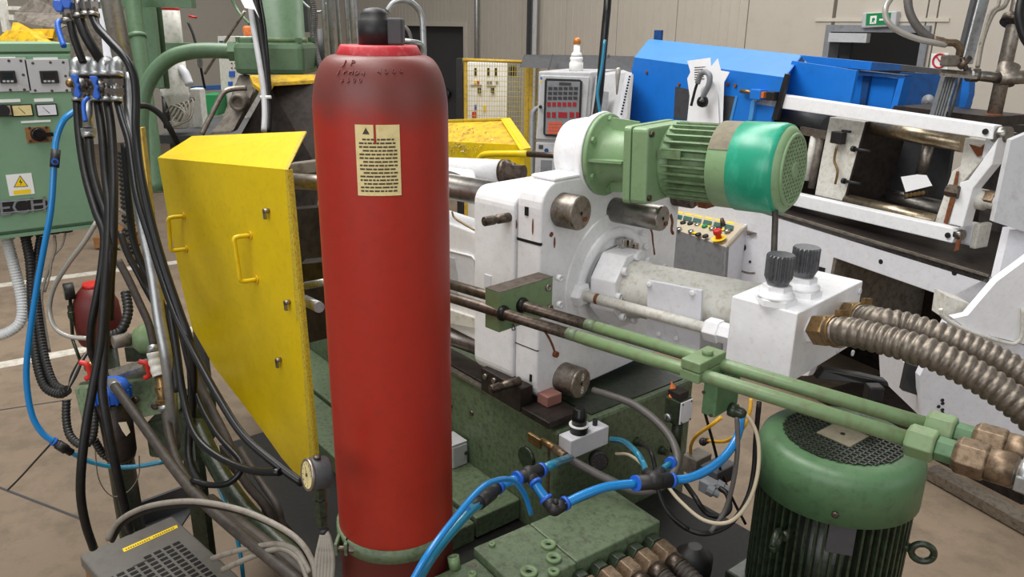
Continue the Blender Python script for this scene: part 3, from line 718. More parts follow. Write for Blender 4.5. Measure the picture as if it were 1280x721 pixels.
# ================================================================ GREEN PIPES, CLAMP BLOCKS
cu, cw = yaw(45)
kn = at(624, 416, 2.05)
pA = pl(628, 391.5, kn, cu); pB = pl(652, 381.5, kn, cu)
g1 = thing('hydraulic_pipe', 'nearer of two parallel pipes, bare brown metal turning green towards the right', 'hydraulic pipe', pA, 'green hydraulic pipes')
g2 = thing('hydraulic_pipe', 'farther of two parallel green and brown pipes past the white barrel', 'hydraulic pipe', pB, 'green hydraulic pipes')
for gi, (t, p, xb, xe) in enumerate(((g1, pA, 722, 1142), (g2, pB, 745, 1166))):
    lb = along(p, ru, xb); le = along(p, ru, xe); r = .0145 if gi == 0 else .0145
    part('bare_pipe', MB().cyl(p-ru*.5, p+ru*lb, r, n=18), 'steel_dark', t, label='bare brown steel length')
    part('painted_pipe', MB().cyl(p+ru*lb, p+ru*le, r*1.03, n=18), 'green', t, label='green painted length')
    part('worn_band', MB().lathe(p+ru*(lb-.03), ru, [(0, r*1.005), (.03, r*1.02)], 18), 'green_base', t)
    e = p+ru*le
    part('union_nut', MB().lathe(e-ru*.012, ru, [(0, .026), (.006, .031), (.046, .031), (.05, .027)], 6, False), 'green', t, bevel=.002)
    part('union_body', MB().lathe(e+ru*.038, ru, [(0, .023), (.02, .023), (.03, .023)], 6, False), 'green_motor', t, bevel=.002)
    part('hose_nut', MB().lathe(e+ru*.066, ru, [(0, .026), (.008, .034), (.05, .034), (.056, .028)], 6, False), 'bronze', t, bevel=.002, label='bronze coloured hose nut')
    tb = ru
    part('hose_sleeve', MB().cyl(e+ru*.12, e+ru*.16, .03, n=18), 'bronze', t)
    pts = [e+ru*.155, e+ru*.2-Z1*.002, e+ru*.26-Z1*.012, e+ru*.34-Z1*.04, e+ru*.42-Z1*.09]
    part('hose', MB().corr(pts, .029, .013, .15, 16), 'flex', t)
    part('hose_clamp', MB().cyl(e+ru*.168, e+ru*.184, .0325, n=20).box(e+ru*.166-rw*.04-Z1*.014, ru*.022, rw*.012, Z1*.024), 'zinc', t)
# distributor block
cu, cw = yaw(45)
kc = at(617, 397, 2.07)
def kz(x, y): return pl(x, y, kc, cw)
kb0 = pl(607, 364, kc, cu)
blk = thing('clamp_block', 'green steel block through which the two brown pipes pass', 'clamp block', kc)
# near face is seen between columns 624 and 690
tw = along(kn, cw, 690); tl = -along(kn, cu, 606); kh = pl(623, 366, kn, FH).z-kn.z
part('block', MB().box(kn, -cu*tl, cw*tw, Z1*kh), 'green', blk, bevel=.003)
part('block_top', MB().box(kn+Z1*kh, -cu*tl, cw*tw, Z1*.001), 'steel_dark', blk)
for x, y in ((685, 359), (687, 385)):
    q = pl(x, y, kn, cu); part('cap_screw', MB().lathe(q, cu, [(0, .011), (.005, .011), (.005, .006), (.001, .006)], 14), 'steel_dull', blk)
for x, y in ((628, 391), (652, 381)):
    q = pl(x, y, kn, cu); part('pipe_seal', MB().lathe(q-ru*.002, ru, [(0, .021), (.008, .021), (.016, .016)], 18), 'rubber', blk)
q = pl(640, 406, kn, cu); part('wire_eye', MB().tube([q+cu*.002, q+cu*.006+Z1*.006, q+cu*.006-Z1*.01-cw*.006, q+cu*.006-Z1*.012+cw*.006, q+cu*.004+Z1*.004], .0015, 6, 4), 'steel_dark', blk)
# second clamp further along
_pd = pix(pA+ru*along(pA, ru, 873))[2]; k2 = at(873, 481, _pd-.025); kt = thing('pipe_clamp', 'green pipe clamp with sensor box hanging under the parallel pipes', 'pipe clamp', k2)
tw = along(k2, cw, 906); tl = -along(k2, cu, 849); kh = pl(873, 456, k2, FH).z-k2.z
part('clamp_lower', MB().box(k2, -cu*tl, cw*tw, Z1*kh*.5), 'green', kt, bevel=.003)
part('clamp_upper', MB().box(k2+Z1*(kh*.5+.001), -cu*tl, cw*tw, Z1*kh*.5), 'green', kt, bevel=.003)
q = k2-cu*tl*.4+cw*tw*.55+Z1*kh; part('clamp_bolt', MB().lathe(q, Z1, [(0, .012), (.012, .012)], 12), 'green', kt)
k3 = at(893, 523, _pd+.0); w3 = along(k3, cw, 922); l3 = -along(k3, cu, 876); h3 = k2.z-k3.z-.001
sb = part('sensor_box', MB().box(k3, -cu*l3, cw*w3, Z1*h3), 'green_motor', kt, bevel=.003)
for x, y in ((880, 490), (889, 519)):
    q = pl(x, y, k3, cw); part('sensor_screw', MB().lathe(q-cw*.003, cw, [(0, .004), (.003, .004)], 8), 'steel_dark', sb)
q = pl(913, 511, k3, cu); part('cable_gland', MB().lathe(q, cu, [(0, .016), (.014, .016), (.016, .012), (.03, .012), (.036, .008)], 12), 'green_oily', sb)

# ================================================================ LOWER FRONT: TRAY, LEDGE, MANIFOLD, MOTOR
TZ = .5
tray = thing('oil_tray', 'oily green tray, its floor coloured dark for shade, under the cylinder, manifold and motor', 'oil tray', BC+bdu*.3-bdw*.4-Z1*BC.z)
part('tray_floor', MB().box(V((BC.x, BC.y, TZ-.06))-bdu*1.25-bdw*.62, bdu*2.05, bdw*.615, Z1*.06), 'oil_shade_black', tray)
part('tray_floor', MB().box(V((BC.x, BC.y, TZ-.06))+bdu*.005-bdw*.005, bdu*.795, bdw*.56, Z1*.06), 'oil_shade_black', tray)
part('tray_plinth', MB().box(V((BC.x, BC.y, 0))-bdu*1.2-bdw*.5, bdu*1.9, bdw*.45, Z1*(TZ-.06)), 'dark_iron', tray)
part('tray_lip', MB().box(V((BC.x, BC.y, TZ-.06))+bdu*.8-bdw*.62, bdu*.012, bdw*1.18, Z1*.1), 'green_base', tray)
# ledge along the bed
q = pl(651, 623, BC, bdw); ZL = q.z; lw = along(q, -bdw, 596)
led = thing('bed_ledge', 'green shelf bolted along the side of the machine bed, grey box standing on it', 'shelf', q)
part('shelf', MB().box(q-bdw*.001, -bdu*2.0, -bdw*lw, -Z1*.075), 'green_base', led, bevel=.005)
q2 = q-bdw*(lw+.008)-Z1*.012
part('outer_shelf', MB().box(q2, -bdu*1.9, -bdw*.17, -Z1*.07), 'green_base', led, bevel=.005)
part('shelf_bracket', MB().box(q-bdu*.3-Z1*.0755-bdw*.002, -bdu*.05, -bdw*lw*.8, Z1*(TZ-ZL+.076)), 'green_oily', led)
# grey junction box on the ledge
a = onz(566, 587, ZL+.001); jb = thing('junction_box', 'small light grey junction box on the green ledge beside the red cylinder', 'junction box', a)
jl = along(a, bdw, 585); jh = pl(565, 560, a, bdu).z-a.z
part('box', MB().box(a, -bdu*.09, bdw*jl, Z1*jh), 'grey_light', jb, bevel=.006)
part('lid', MB().box(a-bdu*.002+Z1*jh, -bdu*.086, bdw*jl*.98, Z1*.007), 'grey_light', jb, bevel=.002)
q = pl(582, 568, a+bdw*jl, bdu); part('cable_entry', MB().lathe(a+bdw*jl*.85+Z1*jh*.55, bdu, [(0, .007), (.004, .007)], 10), 'grey_dark', jb)
# manifold
fu, fv = yaw(36)
MZ = .86
MR = onz(826, 651, MZ); ml = along(MR, -fu, 765); back = MR-fu*ml
w1 = along(back, -fv, 662); w2 = along(back, -fv, 592)
man = thing('hydraulic_manifold', 'oily pale green manifold block with round plugs, below the blue air hoses', 'hydraulic manifold', MR-Z1*.16)
mh = .16
part('main_block', MB().box(MR, -fu*ml, -fv*w1, -Z1*mh), 'green_base', man, bevel=.004)
part('middle_block', MB().box(MR-fv*(w1+.0015)+fu*.004, -fu*(ml+.004), -fv*(w2-w1), -Z1*mh), 'green_base', man, bevel=.004)
part('end_block', MB().box(MR-fv*(w2+.003)-Z1*.02, -fu*(ml*.92), -fv*.16, -Z1*(mh-.02)), 'green_base', man, bevel=.004)
part('foot', MB().box(V((MR.x, MR.y, TZ))-fu*.03-fv*.08, -fu*(ml-.06), -fv*(w2-.1), Z1*(MZ-mh-TZ)), 'green_oily', man)
for x, y, r in ((685.5, 682, .019), (692, 699, .019), (661, 716, .021), (692, 716, .014), (615, 682, .008), (648, 737, .02), (672, 735, .014)):
    q = onz(x, y, MZ); part('round_plug', MB().lathe(q, Z1, [(0, r), (.007, r), (.008, r*.9), (.008, r*.45), (.002, r*.4)], 20), 'green', man)
    if r > .01: part('plug_hole', MB().lathe(q+Z1*.0021, Z1, [(0, r*.38), (.001, r*.38)], 12), 'hole', man)
q = onz(592, 707, MZ); part('screw_plug', MB().lathe(q+Z1*.002, Z1, [(0, .008), (.001, .008)], 12), 'steel_dark', man)
q = onz(569, 710, MZ-.02); part('cap_screw', MB().lathe(q, (-fu*.3+Z1).normalized(), [(0, .014), (.03, .014), (.03, .008), (.02, .007)], 14), 'green', man)
q = onz(590, 722, MZ); part('cap_screw', MB().lathe(q, Z1, [(0, .011), (.014, .011), (.014, .006), (.008, .005)], 12), 'green', man)
for i in range(5):
    o = MR-fv*(.04+i*.06)-Z1*.045
    t = thing('manifold_hose', ('first', 'second', 'third', 'fourth', 'fifth')[i]+' brown corrugated hose from the right end of the manifold block front', 'metal hose', o+fu*.3, 'hoses along the manifold front')
    d = (fu*1.0-Z1*.12).normalized()
    part('adapter', MB().lathe(o, fu, [(0, .024), (.006, .026), (.03, .026)], 6, False), 'green_oily', t, bevel=.002)
    part('hose_nut', MB().lathe(o+fu*.03, d, [(0, .026), (.006, .031), (.047, .031), (.052, .026)], 6, False), 'bronze', t, bevel=.002)
    e = o+fu*.03+d*.05
    part('sleeve', MB().cyl(e, e+d*.03, .025, n=16), 'steel_dark', t)
    part('hose', MB().corr([e+d*.028, e+d*.1-Z1*.01, e+d*.2-Z1*.05, e+d*.3-Z1*.13, e+d*.34-Z1*.26], .024, .012, .15, 12), 'rubber_dusty', t)
# ---------------- vertical motor at lower right
MT = at(1053, 545, 1.98); MA2 = V((MT.x, MT.y, 0)); MRD = .2
vm = thing('vertical_motor', 'green electric motor standing upright under the green pipes, round perforated fan cover', 'electric motor', V((MT.x, MT.y, TZ)))
zc = MT.z; hcw = .135
part('fan_cowl', MB().lathe(MA2+Z1*(zc-hcw), Z1, [(0, MRD), (hcw*.72, MRD), (hcw*.88, MRD*.965), (hcw*.97, MRD*.9), (hcw, MRD*.84), (hcw, MRD*.72)], 56), 'green_motor', vm)
part('cowl_lining', MB().lathe(MA2+Z1*(zc+.0005), Z1, [(0, MRD*.70), (.0012, MRD*.70)], 48), 'hole', vm)
gr = MB()
for k in range(-9, 10):
    o = k*.0155; hl = math.sqrt(max(0, (MRD*.715)**2-o*o))
    for a, b in ((X1, Y1), (Y1, X1)):
        gr.box(MA2+Z1*(zc+.002)+a*(o-.002)-b*hl, a*.004, b*2*hl, Z1*.002)
part('cowl_mesh', gr, 'green_oily', vm, kind='stuff')
part('mesh_centre', MB().box(MA2+Z1*(zc+.004)-X1*.045-Y1*.045, X1*.09, Y1*.09, Z1*.002), 'dusty_grey', vm)
part('centre_screw', MB().cyl(MA2+Z1*(zc+.006), MA2+Z1*(zc+.008), .006, n=8), 'hole', vm)
part('stator', MB().cyl(MA2+Z1*(TZ+.03), MA2+Z1*(zc-hcw+.002), MRD*.8, n=40), 'green_oily', vm)
for k in range(56):
    a = 2*math.pi*k/56; d = V((math.cos(a), math.sin(a), 0)); s_ = V((-d.y, d.x, 0))
    part('cooling_fin', MB().box(MA2+d*(MRD*.79)-s_*.003+Z1*(TZ+.05), d*(MRD*.16), s_*.006, Z1*(zc-hcw-TZ-.052)), 'green_oily', vm)
part('foot_flange', MB().lathe(MA2+Z1*(TZ+.001), Z1, [(0, MRD*1.05), (.03, MRD*1.05), (.034, MRD*.9)], 40), 'green_oily', vm)
q = pl(1044, 641, MT-FH*MRD*.9, FH)
dd = V((q.x-MT.x, q.y-MT.y, 0)).normalized(); q = V((MT.x, MT.y, q.z))+dd*MRD
part('cowl_screw', MB().lathe(q, dd, [(0, .008), (.005, .008), (.006, .005)], 12), 'steel_dark', vm)
q = pl(1052, 680, MT-FH*MRD, FH); dd = V((q.x-MT.x, q.y-MT.y, 0)).normalized(); q = V((MT.x, MT.y, q.z))+dd*(MRD*.95); s_ = V((-dd.y, dd.x, 0))
part('type_plate', MB().cbox(q, dd*.006, s_*.06, Z1*.075), 'grey_dark', vm)
for x, y in ((957, 683), (1141, 686)):
    q = at(x, y, 1.9 if x < 1000 else 1.94); dd = V((q.x-MT.x, q.y-MT.y, 0)).normalized(); s_ = V((-dd.y, dd.x, 0))
    c = V((MT.x, MT.y, q.z))+dd*(MRD*1.0+.025)
    part('lifting_eye', MB().tube([c+(dd*math.cos(k*math.pi/6)+(s_ if x < 1000 else s_)*.3*math.cos(k*math.pi/6)+Z1*math.sin(k*math.pi/6))*.024 for k in range(13)], .0085, 8, 3).cyl(c-dd*.06, c-dd*.024, .012, n=10), 'green_oily', vm)
# ---------------- pneumatic regulator on the bed end
def be(x, y, o=0): return pl(x, y, BC+bdu*o, bdu)
rb = be(735, 572, .06)
reg = thing('air_regulator', 'white air pressure regulator with black knob and round gauge on the bed end', 'air regulator', rb)
r0 = be(713, 575, .06); r1 = be(760, 557, .06); rwid = (r1-r0).dot(bdw); rh = be(713, 552, .06).z-r0.z
part('body', MB().box(r0-bdu*.055, bdu*.055, bdw*rwid, Z1*rh), 'white_grey', reg, bevel=.003)
kc_ = r0+bdw*rwid*.36-bdu*.028+Z1*rh
part('collar', MB().lathe(kc_, Z1, [(0, .027), (.018, .027), (.02, .03), (.024, .03)], 20), 'black', reg)
part('collar_ring', MB().lathe(kc_+Z1*.024, Z1, [(0, .031), (.004, .031)], 20), 'white_plain', reg)
part('knob', MB().lathe(kc_+Z1*.028, Z1, [(0, .023), (.03, .0225), (.033, .02), (.05, .019), (.053, .016)], 22), 'black_gloss', reg)
gc = be(747, 573, .066); gdd = (bdu*.85-bdw*.55+Z1*.12).normalized()
gg = part('gauge_case', MB().lathe(gc, gdd, [(0, .029), (.024, .029), (.027, .027), (.026, .025)], 28), 'black', reg)
part('gauge_dial', MB().lathe(gc+gdd*.0262, gdd, [(0, .025), (.0006, .025)], 24), 'display', gg)
nd = MB()
for k in range(9):
    a = math.radians(-130+k*32); gxx = Z1.cross(gdd).normalized(); gyy = gdd.cross(gxx); v_ = gxx*math.sin(a)+gyy*math.cos(a); nd.box(gc+gdd*.0272+v_*.016, gdd.cross(v_)*.0022, v_*.007, gdd*.0006)
nd.box(gc+gdd*.0274, gxx*.002, (gxx*-.6+gyy*.8)*.016, gdd*.001)
part('gauge_marks', nd, 'brass', gg, kind='stuff')
part('side_port', MB().cyl(r0+bdw*rwid*.8-bdu*.03+Z1*rh, r0+bdw*rwid*.8-bdu*.03+Z1*(rh+.02), .008, n=10), 'black', reg)
# brass tee with thin pipe on the bed corner
a = be(663, 548, .03) if False else at(662, 548, 2.3)
br_ = thing('brass_fitting', 'brass bracket fitting with thin copper pipe on the bed corner', 'pipe fitting', at(685, 620, 2.28))
part('bracket', MB().box(at(659, 552, 2.28), bdu*.055, Z1*.03, bdw*.01), 'brass', br_, bevel=.002)
part('tee', MB().cyl(at(677, 551, 2.27), at(694, 560, 2.22), .011, n=8), 'brass', br_)
part('thin_pipe', MB().tube(P3([(686, 556, 2.24), (686, 575, 2.26), (685, 600, 2.28), (685, 624, 2.3)]), .005, 8), 'bronze', br_)
hose('grey_air_hose', [(702, 568, 2.18), (725, 581, 2.12), (760, 599, 2.08), (795, 613, 2.06), (825, 609, 2.06), (843, 590, 2.1), (846, 566, 2.14), (830, 536, 2.2), (795, 507, 2.27), (762, 494, 2.33), (742, 488, 2.38)], .0115, 'grey_hose', 'thick grey rubber hose looping from the brass fitting past the regulator')
solo('hose_ferrule', MB().cyl(at(694, 561, 2.21), at(707, 571, 2.16), .0135, n=12), 'bronze', 'brown metal ferrule on the end of the thick grey hose', 'hose ferrule')
# ---------------- blue air lines
D = 1.78
def bl(n, pts, r, m, lab): return hose(n, pts, r, m, lab, 'air hose', 'blue air hoses')
bl('air_hose', [(518, 730, 1.42), (538, 696, 1.44), (560, 668, 1.5), (585, 640, 1.58), (600, 628, 1.64)], .0115, 'teal_hose', 'thick teal air hose running up from the bottom edge beside the red cylinder')
bl('air_hose', [(513, 730, 1.40), (535, 692, 1.41), (565, 652, 1.46), (598, 613, 1.53), (618, 601, 1.58), (640, 600, 1.64), (655, 617, 1.7), (664, 642, 1.74)], .0062, 'blue_hose', 'thin bright blue air hose arching over the black coupling')
bl('air_hose', [(622, 609, 1.72), (635, 602, 1.73), (650, 597, 1.74)], .0105, 'blue_hose', 'short blue hose between the black coupling and the black tee')
bl('air_hose', [(676, 587, 1.79), (694, 579, 1.83), (713, 572, 2.12)], .0105, 'teal_hose', 'teal hose from the black tee up to the white regulator')
bl('air_hose', [(669, 604, 1.74), (676, 615, 1.735), (684, 625, 1.73)], .0105, 'blue_hose', 'very short blue hose between the black tee and black elbow')
bl('air_hose', [(705, 630, 1.72), (730, 618, 1.74), (760, 608, 1.77), (794, 604, 1.8)], .0105, 'blue_hose', 'blue hose from the black elbow across the manifold top')
bl('air_hose', [(838, 600, 1.84), (862, 597, 1.85), (888, 585, 1.87), (908, 568, 1.9), (922, 545, 1.93), (927, 520, 1.94)], .0105, 'blue_hose', 'blue hose curving up from the cross coupling to the pipe clamp')
bl('air_hose', [(764, 549, 2.2), (780, 552, 2.1), (795, 565, 1.94), (804, 579, 1.91), (808, 591, 1.86)], .008, 'teal_hose', 'teal hose arching from the regulator down to the cross coupling')
bl('air_hose', [(824, 590, 1.86), (832, 583, 1.88), (840, 577, 1.9)], .008, 'teal_hose', 'tiny teal hose stub on the right of the cross coupling')
def fitting(name, label, segs, rings, extra=()):
    t = thing(name, label, 'air fitting', at(*segs[0][0]), 'black push-in air fittings')
    b = MB()
    for p0, p1, r in segs: b.cyl(at(*p0), at(*p1), r, n=14)
    for p, r in extra: b.ball(at(*p), r)
    part('body', b, 'black', t)
    for p0, p1, r in rings: part('release_ring', MB().cyl(at(*p0), at(*p1), r, n=14), 'blue_plastic', t)
    return t
fitting('air_coupling', 'black barrel shaped coupling with silver ends beside the red cylinder',
        [((588, 635, 1.6), (600, 627, 1.64), .0125), ((598, 628, 1.64), (614, 616, 1.69), .0165), ((612, 617, 1.69), (622, 609, 1.72), .0145)], [((621, 610, 1.716), (624.5, 607, 1.725), .016), ((580, 641, 1.57), (583, 639, 1.58), .0125)])
fitting('air_tee', 'black tee fitting joining three blue hoses', [((647, 598, 1.735), (676, 587, 1.785), .015), ((660, 590, 1.76), (669, 603, 1.74), .014)],
        [((645, 599, 1.732), (648.5, 597.5, 1.738), .0175), ((674.5, 588, 1.782), (678, 586.5, 1.79), .0165), ((668.5, 602, 1.742), (670.5, 605, 1.738), .0155)], [((661, 592, 1.757), .019)])
fitting('air_elbow', 'black elbow fitting lying on the manifold block', [((682, 623, 1.73), (693, 637, 1.715), .0145), ((693, 637, 1.715), (706, 629, 1.725), .0145)],
        [((681.5, 622, 1.731), (684, 625.5, 1.728), .016), ((704.5, 630, 1.722), (708, 628, 1.727), .016)], [((693, 636, 1.715), .016), ((694.5, 627, 1.71), .007)])
fitting('air_cross', 'large black cross coupling at the right end of the blue hose', [((796, 603.5, 1.80), (838, 600, 1.84), .018), ((808, 590, 1.85), (817, 600, 1.82), .013), ((817, 601, 1.82), (826, 588, 1.86), .013)],
        [((793.5, 604, 1.797), (797, 603.5, 1.803), .0185), ((837, 600, 1.838), (841, 600, 1.843), .0185), ((837, 579, 1.89), (840, 577, 1.9), .0145)], [((818, 600, 1.82), .023)])
# ---------------- limit switch and solenoids at the bed's right corner
ls = at(846, 540, 2.27)
sw_ = thing('limit_switch', 'green limit switch box with white cover plate and round lock, orange lever on top', 'limit switch', ls)
sa = at(846, 533, 2.26); sl = -along(sa, bdu, 829); sw2 = along(sa, bdw, 863); shh = pl(846, 503, sa, FH).z-sa.z
part('housing', MB().box(sa, -bdu*sl, bdw*sw2, Z1*shh), 'green_oily', sw_, bevel=.004)
part('cover_plate', MB().box(sa+bdu*.001+bdw*sw2*.1+Z1*.005, bdu*.004, bdw*sw2*.85, Z1*(shh-.008)), 'white_grey', sw_, bevel=.001)
q = pl(835, 522, sa, bdw); part('key_lock', MB().lathe(q-bdw*.006, bdw, [(0, .006), (0, .013), (.008, .013)], 18), 'zinc', sw_)
part('key_slot', MB().box(q-bdw*.0068-Z1*.006-bdu*.001, bdu*.002, bdw*.001, Z1*.012), 'hole', sw_)
for a_, b_ in ((.14, .12), (.88, .12), (.14, .88), (.88, .88)): part('cover_screw', MB().lathe(sa+bdu*.005+bdw*sw2*(.1+.85*a_)+Z1*(shh*b_), bdu, [(0, .0035), (.001, .003)], 8), 'steel_dark', sw_)
part('lever', MB().prism(P3([(836, 497, 2.26), (853, 501, 2.26), (854, 494, 2.27), (848, 492, 2.27), (846, 486, 2.28), (840, 478, 2.28), (838, 487, 2.27)]), FH*.014), 'orange', sw_, bevel=.002)
part('switch_head', MB().box(sa+Z1*(shh+.001)-bdu*sl*.9+bdw*.005, bdu*sl*.8, bdw*sw2*.7, Z1*.02), 'dark_iron', sw_)
part('conduit_stub', MB().cyl(sa-bdu*sl*.4+bdw*sw2*.5-Z1*.1, sa-bdu*sl*.4+bdw*sw2*.5, .017, n=12), 'green_oily', sw_)
sv = thing('solenoid_valve', 'grimy solenoid valve with two grey connector plugs beside the bed', 'solenoid valve', at(880, 610, 2.1))
va = at(862, 590, 2.1)
part('valve_body', MB().box(at(852, 588, 2.3), bdu*.05, bdw*.07, Z1*.055), 'cast', sv, bevel=.003)
part('coil', MB().box(at(873, 600, 2.22), bdu*.06, bdw*.09, Z1*.05), 'grey_dark', sv, bevel=.004)
part('connector', MB().box(at(872, 613, 2.18), bdu*.045, bdw*.05, Z1*.035), 'grey', sv, bevel=.003)
for x, y in ((884, 610), (896, 605)): part('gland_nut', MB().lathe(at(x, y, 2.14), (bdu*.8-Z1*.3+bdw*.4).normalized(), [(0, .015), (.018, .015), (.02, .012), (.035, .011)], 10, False), 'grey', sv)
part('push_fitting', MB().ball(at(879, 552, 2.22), .012).cyl(at(879, 552, 2.22), at(884, 551, 2.2), .008), 'black', sv)
def cable(name, pts, r, m, lab, grp='cables beside the bed'): return hose(name, pts, r, m, lab, 'cable', grp)
cable('yellow_cable', [(939, 498, 1.93), (937, 515, 1.93), (928, 536, 1.95), (908, 551, 2.08), (885, 551, 2.2)], .0048, 'yellow_cable', 'yellow cable hanging in a loop below the pipe clamp, lower one')
cable('yellow_cable', [(902, 521, 1.95), (888, 532, 1.98), (870, 545, 2.15), (864, 556, 2.22), (863, 566, 2.28)], .0048, 'yellow_cable', 'short yellow cable from the sensor box to the solenoid valve')
cable('black_cable', [(949, 502, 1.95), (945, 545, 1.97), (942, 590, 1.98), (933, 625, 1.98), (912, 655, 1.97), (880, 667, 1.95), (850, 655, 1.98), (830, 632, 2.0)], .0065, 'rubber', 'black cable hanging in a long loop left of the upright motor')
cable('cream_cable', [(922, 512, 1.9), (938, 525, 1.9), (948, 552, 1.9), (947, 592, 1.9), (935, 628, 1.9), (912, 652, 1.91), (880, 650, 1.93), (850, 626, 1.97), (832, 604, 2.0)], .0048, 'cream_cable', 'cream cable looping down from the sensor box gland')
cable('grey_cable', [(921, 517, 1.9), (922, 560, 1.91), (916, 605, 1.93), (905, 640, 1.95), (888, 665, 1.95)], .006, 'grey_hose', 'grey cable dropping straight from the sensor box gland')
cable('black_cable', [(880, 512, 2.1), (890, 548, 2.14), (900, 585, 2.18), (915, 622, 2.2), (932, 655, 2.2)], .004, 'rubber', 'thin black cable slanting down in front of the bare floor')
cable('black_cable', [(800, 553, 2.28), (812, 562, 2.06), (818, 580, 2.02), (822, 610, 2.0), (835, 640, 1.98), (860, 662, 1.96)], .006, 'rubber', 'black cable dropping behind the cross coupling')
cable('black_cable', [(856, 603, 2.2), (868, 620, 2.02), (882, 640, 2.0), (900, 645, 1.99), (912, 636, 1.99), (909, 618, 2.0), (900, 610, 2.02)], .007, 'rubber', 'black cable curled round the solenoid connectors')
cable('cream_cable', [(770, 567, 2.2), (785, 568, 2.16), (800, 578, 2.1), (812, 594, 2.02)], .0045, 'cream_cable', 'short cream cable passing behind the teal hose')
solo('cable_gland', MB().lathe(be(795, 551, .0), bdu, [(0, .016), (.012, .016), (.014, .012), (.03, .011)], 10, False), 'green_oily', 'dark green cable gland on the bed end beside the regulator', 'cable gland')
solo('cable_gland', MB().lathe(be(826, 562, .0), bdu, [(0, .016), (.012, .016), (.014, .012), (.03, .011)], 10, False), 'green_oily', 'dark green cable gland on the bed end under the limit switch', 'cable gland')
# oily clutter on the tray
a = onz(905, 716, TZ+.12)
solo('pump_flange', MB().box(V((a.x, a.y, TZ+.001)), bdu*.16, bdw*.12, Z1*.13), 'green_oily', 'oily green pump block left of the upright motor at the bottom edge', 'pump block', bevel=.008)
a = onz(868, 690, TZ+.1)
solo('oil_filter', MB().lathe(V((a.x, a.y, TZ+.001)), Z1, [(0, .05), (.05, .055), (.09, .055), (.1, .04), (.12, .02)], 20), 'black', 'black round oil filter between manifold hoses and upright motor', 'oil filter')

# ================================================================ LEFT: ELECTRICAL CABINET
EP = at(97, 200, 3.0)
def ec(x, y, o=0): return pl(x, y, EP+X1*o, X1)     # on the cabinet front, o metres proud of it
ezt = ec(96, 54).z; ezb = ec(115, 281).z; ey1 = ec(106, 170).y
EO = V((EP.x, ey1, ezb))
cab = thing('electrical_cabinet', 'green electrical cabinet with displays, dials and rotary switch at the left edge', 'electrical cabinet', V((EP.x-.15, ey1-.45, ezb)))
part('body', MB().box(EO-X1*.02, -X1*.3, -Y1*.95, Z1*(ezt-ezb)), 'green_cab', cab, bevel=.004)
part('door', MB().box(EO-Y1*.004+Z1*.012, -X1*.019, -Y1*.94, Z1*(ezt-ezb-.05)), 'green_cab', cab, bevel=.004)
part('bottom_flange', MB().box(EO+Z1*-.012, -X1*.03, -Y1*.95, Z1*.012), 'green_cab', cab)
part('rain_lip', MB().box(EO+Z1*(ezt-ezb-.03), -X1*.025, -Y1*.95, Z1*.03), 'green_cab', cab, bevel=.003)
part('stand_post', MB().box(V((EO.x-.2, EO.y-.9, 0)), X1*.1, Y1*.1, Z1*ezb), 'green_cab', cab)
def ebox(x0, y0, x1, y1, o0, o1):
    a = ec(x0, y1); b = ec(x1, y0)
    return MB().box(V((EP.x+o0, a.y, min(a.z, b.z))), X1*(o1-o0), Y1*(b.y-a.y), Z1*(abs(b.z-a.z)))
def erect(name, x0, y0, x1, y1, h, m, par=cab, base=.0, bevel=0): return part(name, ebox(x0, y0, x1, y1, base, h), m, par, bevel)
def escrews(par, pts, m='steel_dark'):
    for x, y in pts: q = ec(x, y, .006); part('screw', MB().lathe(q, X1, [(0, .005), (.002, .004)], 8), m, par)
for x0, x1, ya, yb, dx0, dx1, tag_ in ((-14, 32, 72, 115, 0, 18, 0), (37, 85, 74, 116, 51, 71, 1)):
    p = erect('display_plate', x0, ya, x1, yb, .006, 'grey_light', bevel=.001)
    d = erect('display', dx0, 88, dx1, 104, .014, 'black', p, .006, .002)
    erect('screen', dx0+3, 90.5, dx1-3, 98, .0145, 'lcd', d, .014)
    for k in range(3): erect('button', dx0+3+k*5, 100, dx0+6+k*5, 102.5, .016, 'grey_light', d, .014)
    escrews(p, [(x1-6, ya+4), (x1-3, (ya+yb)/2), (x1-1.5, yb-3), ((x0+x1)/2+2, ya+4), ((x0+x1)/2+4, yb-2.5), (x0+4, ya+5), (x0+7, yb-3)])
for x0, y0, x1, y1 in ((-10, 71, 19, 75), (42, 71.5, 72, 76), (-5, 123.5, 25, 128.5), (43, 122.5, 66, 127.5), (26.5, 149.5, 63, 154)): erect('label_strip', x0, y0, x1, y1, .003, 'white_plain')
for x0, x1, y0, y1, m in ((-10, 13.5, 130, 146, 'cream_cable'), (15.5, 39.5, 129.5, 146, 'sticker'), (46, 70, 129, 145.5, 'white_grey')):
    p = erect('dial_meter', x0, y0, x1, y1, .01, 'black', bevel=.002)
    erect('dial_face', x0+1.5, y0+1.5, x1-1.5, y1-1.5, .0108, m, p, .01)
    q = ec((x0+x1)/2+4, y1-4, .0112); b = ec((x0+x1)/2-5, y0+4.5, .0112); sd_ = (b-q); s2 = sd_.cross(X1).normalized()*.0012
    part('needle', MB().prism([q-s2, q+s2, b+s2*.4, b-s2*.4], X1*.0006), 'ink', p)
q = ec(3.5, 138, .011); part('dial_knob', MB().lathe(q, X1, [(0, .022), (.012, .021)], 20), 'black', cab)
p = erect('rotary_switch', 34, 157.5, 61.5, 179, .004, 'wood', bevel=.002, )
q = ec(48, 168, .004); part('switch_knob', MB().lathe(q, X1, [(0, .026), (.014, .024), (.016, .02)], 22).box(q+X1*.014-Y1*.01-Z1*.007, X1*.014, Y1*.055, Z1*.014), 'black_gloss', p)
escrews(p, [(37, 160), (58, 159), (38, 176), (59, 175)])
p = erect('warning_sticker', 12, 216, 39, 245, .0015, 'white_plain')
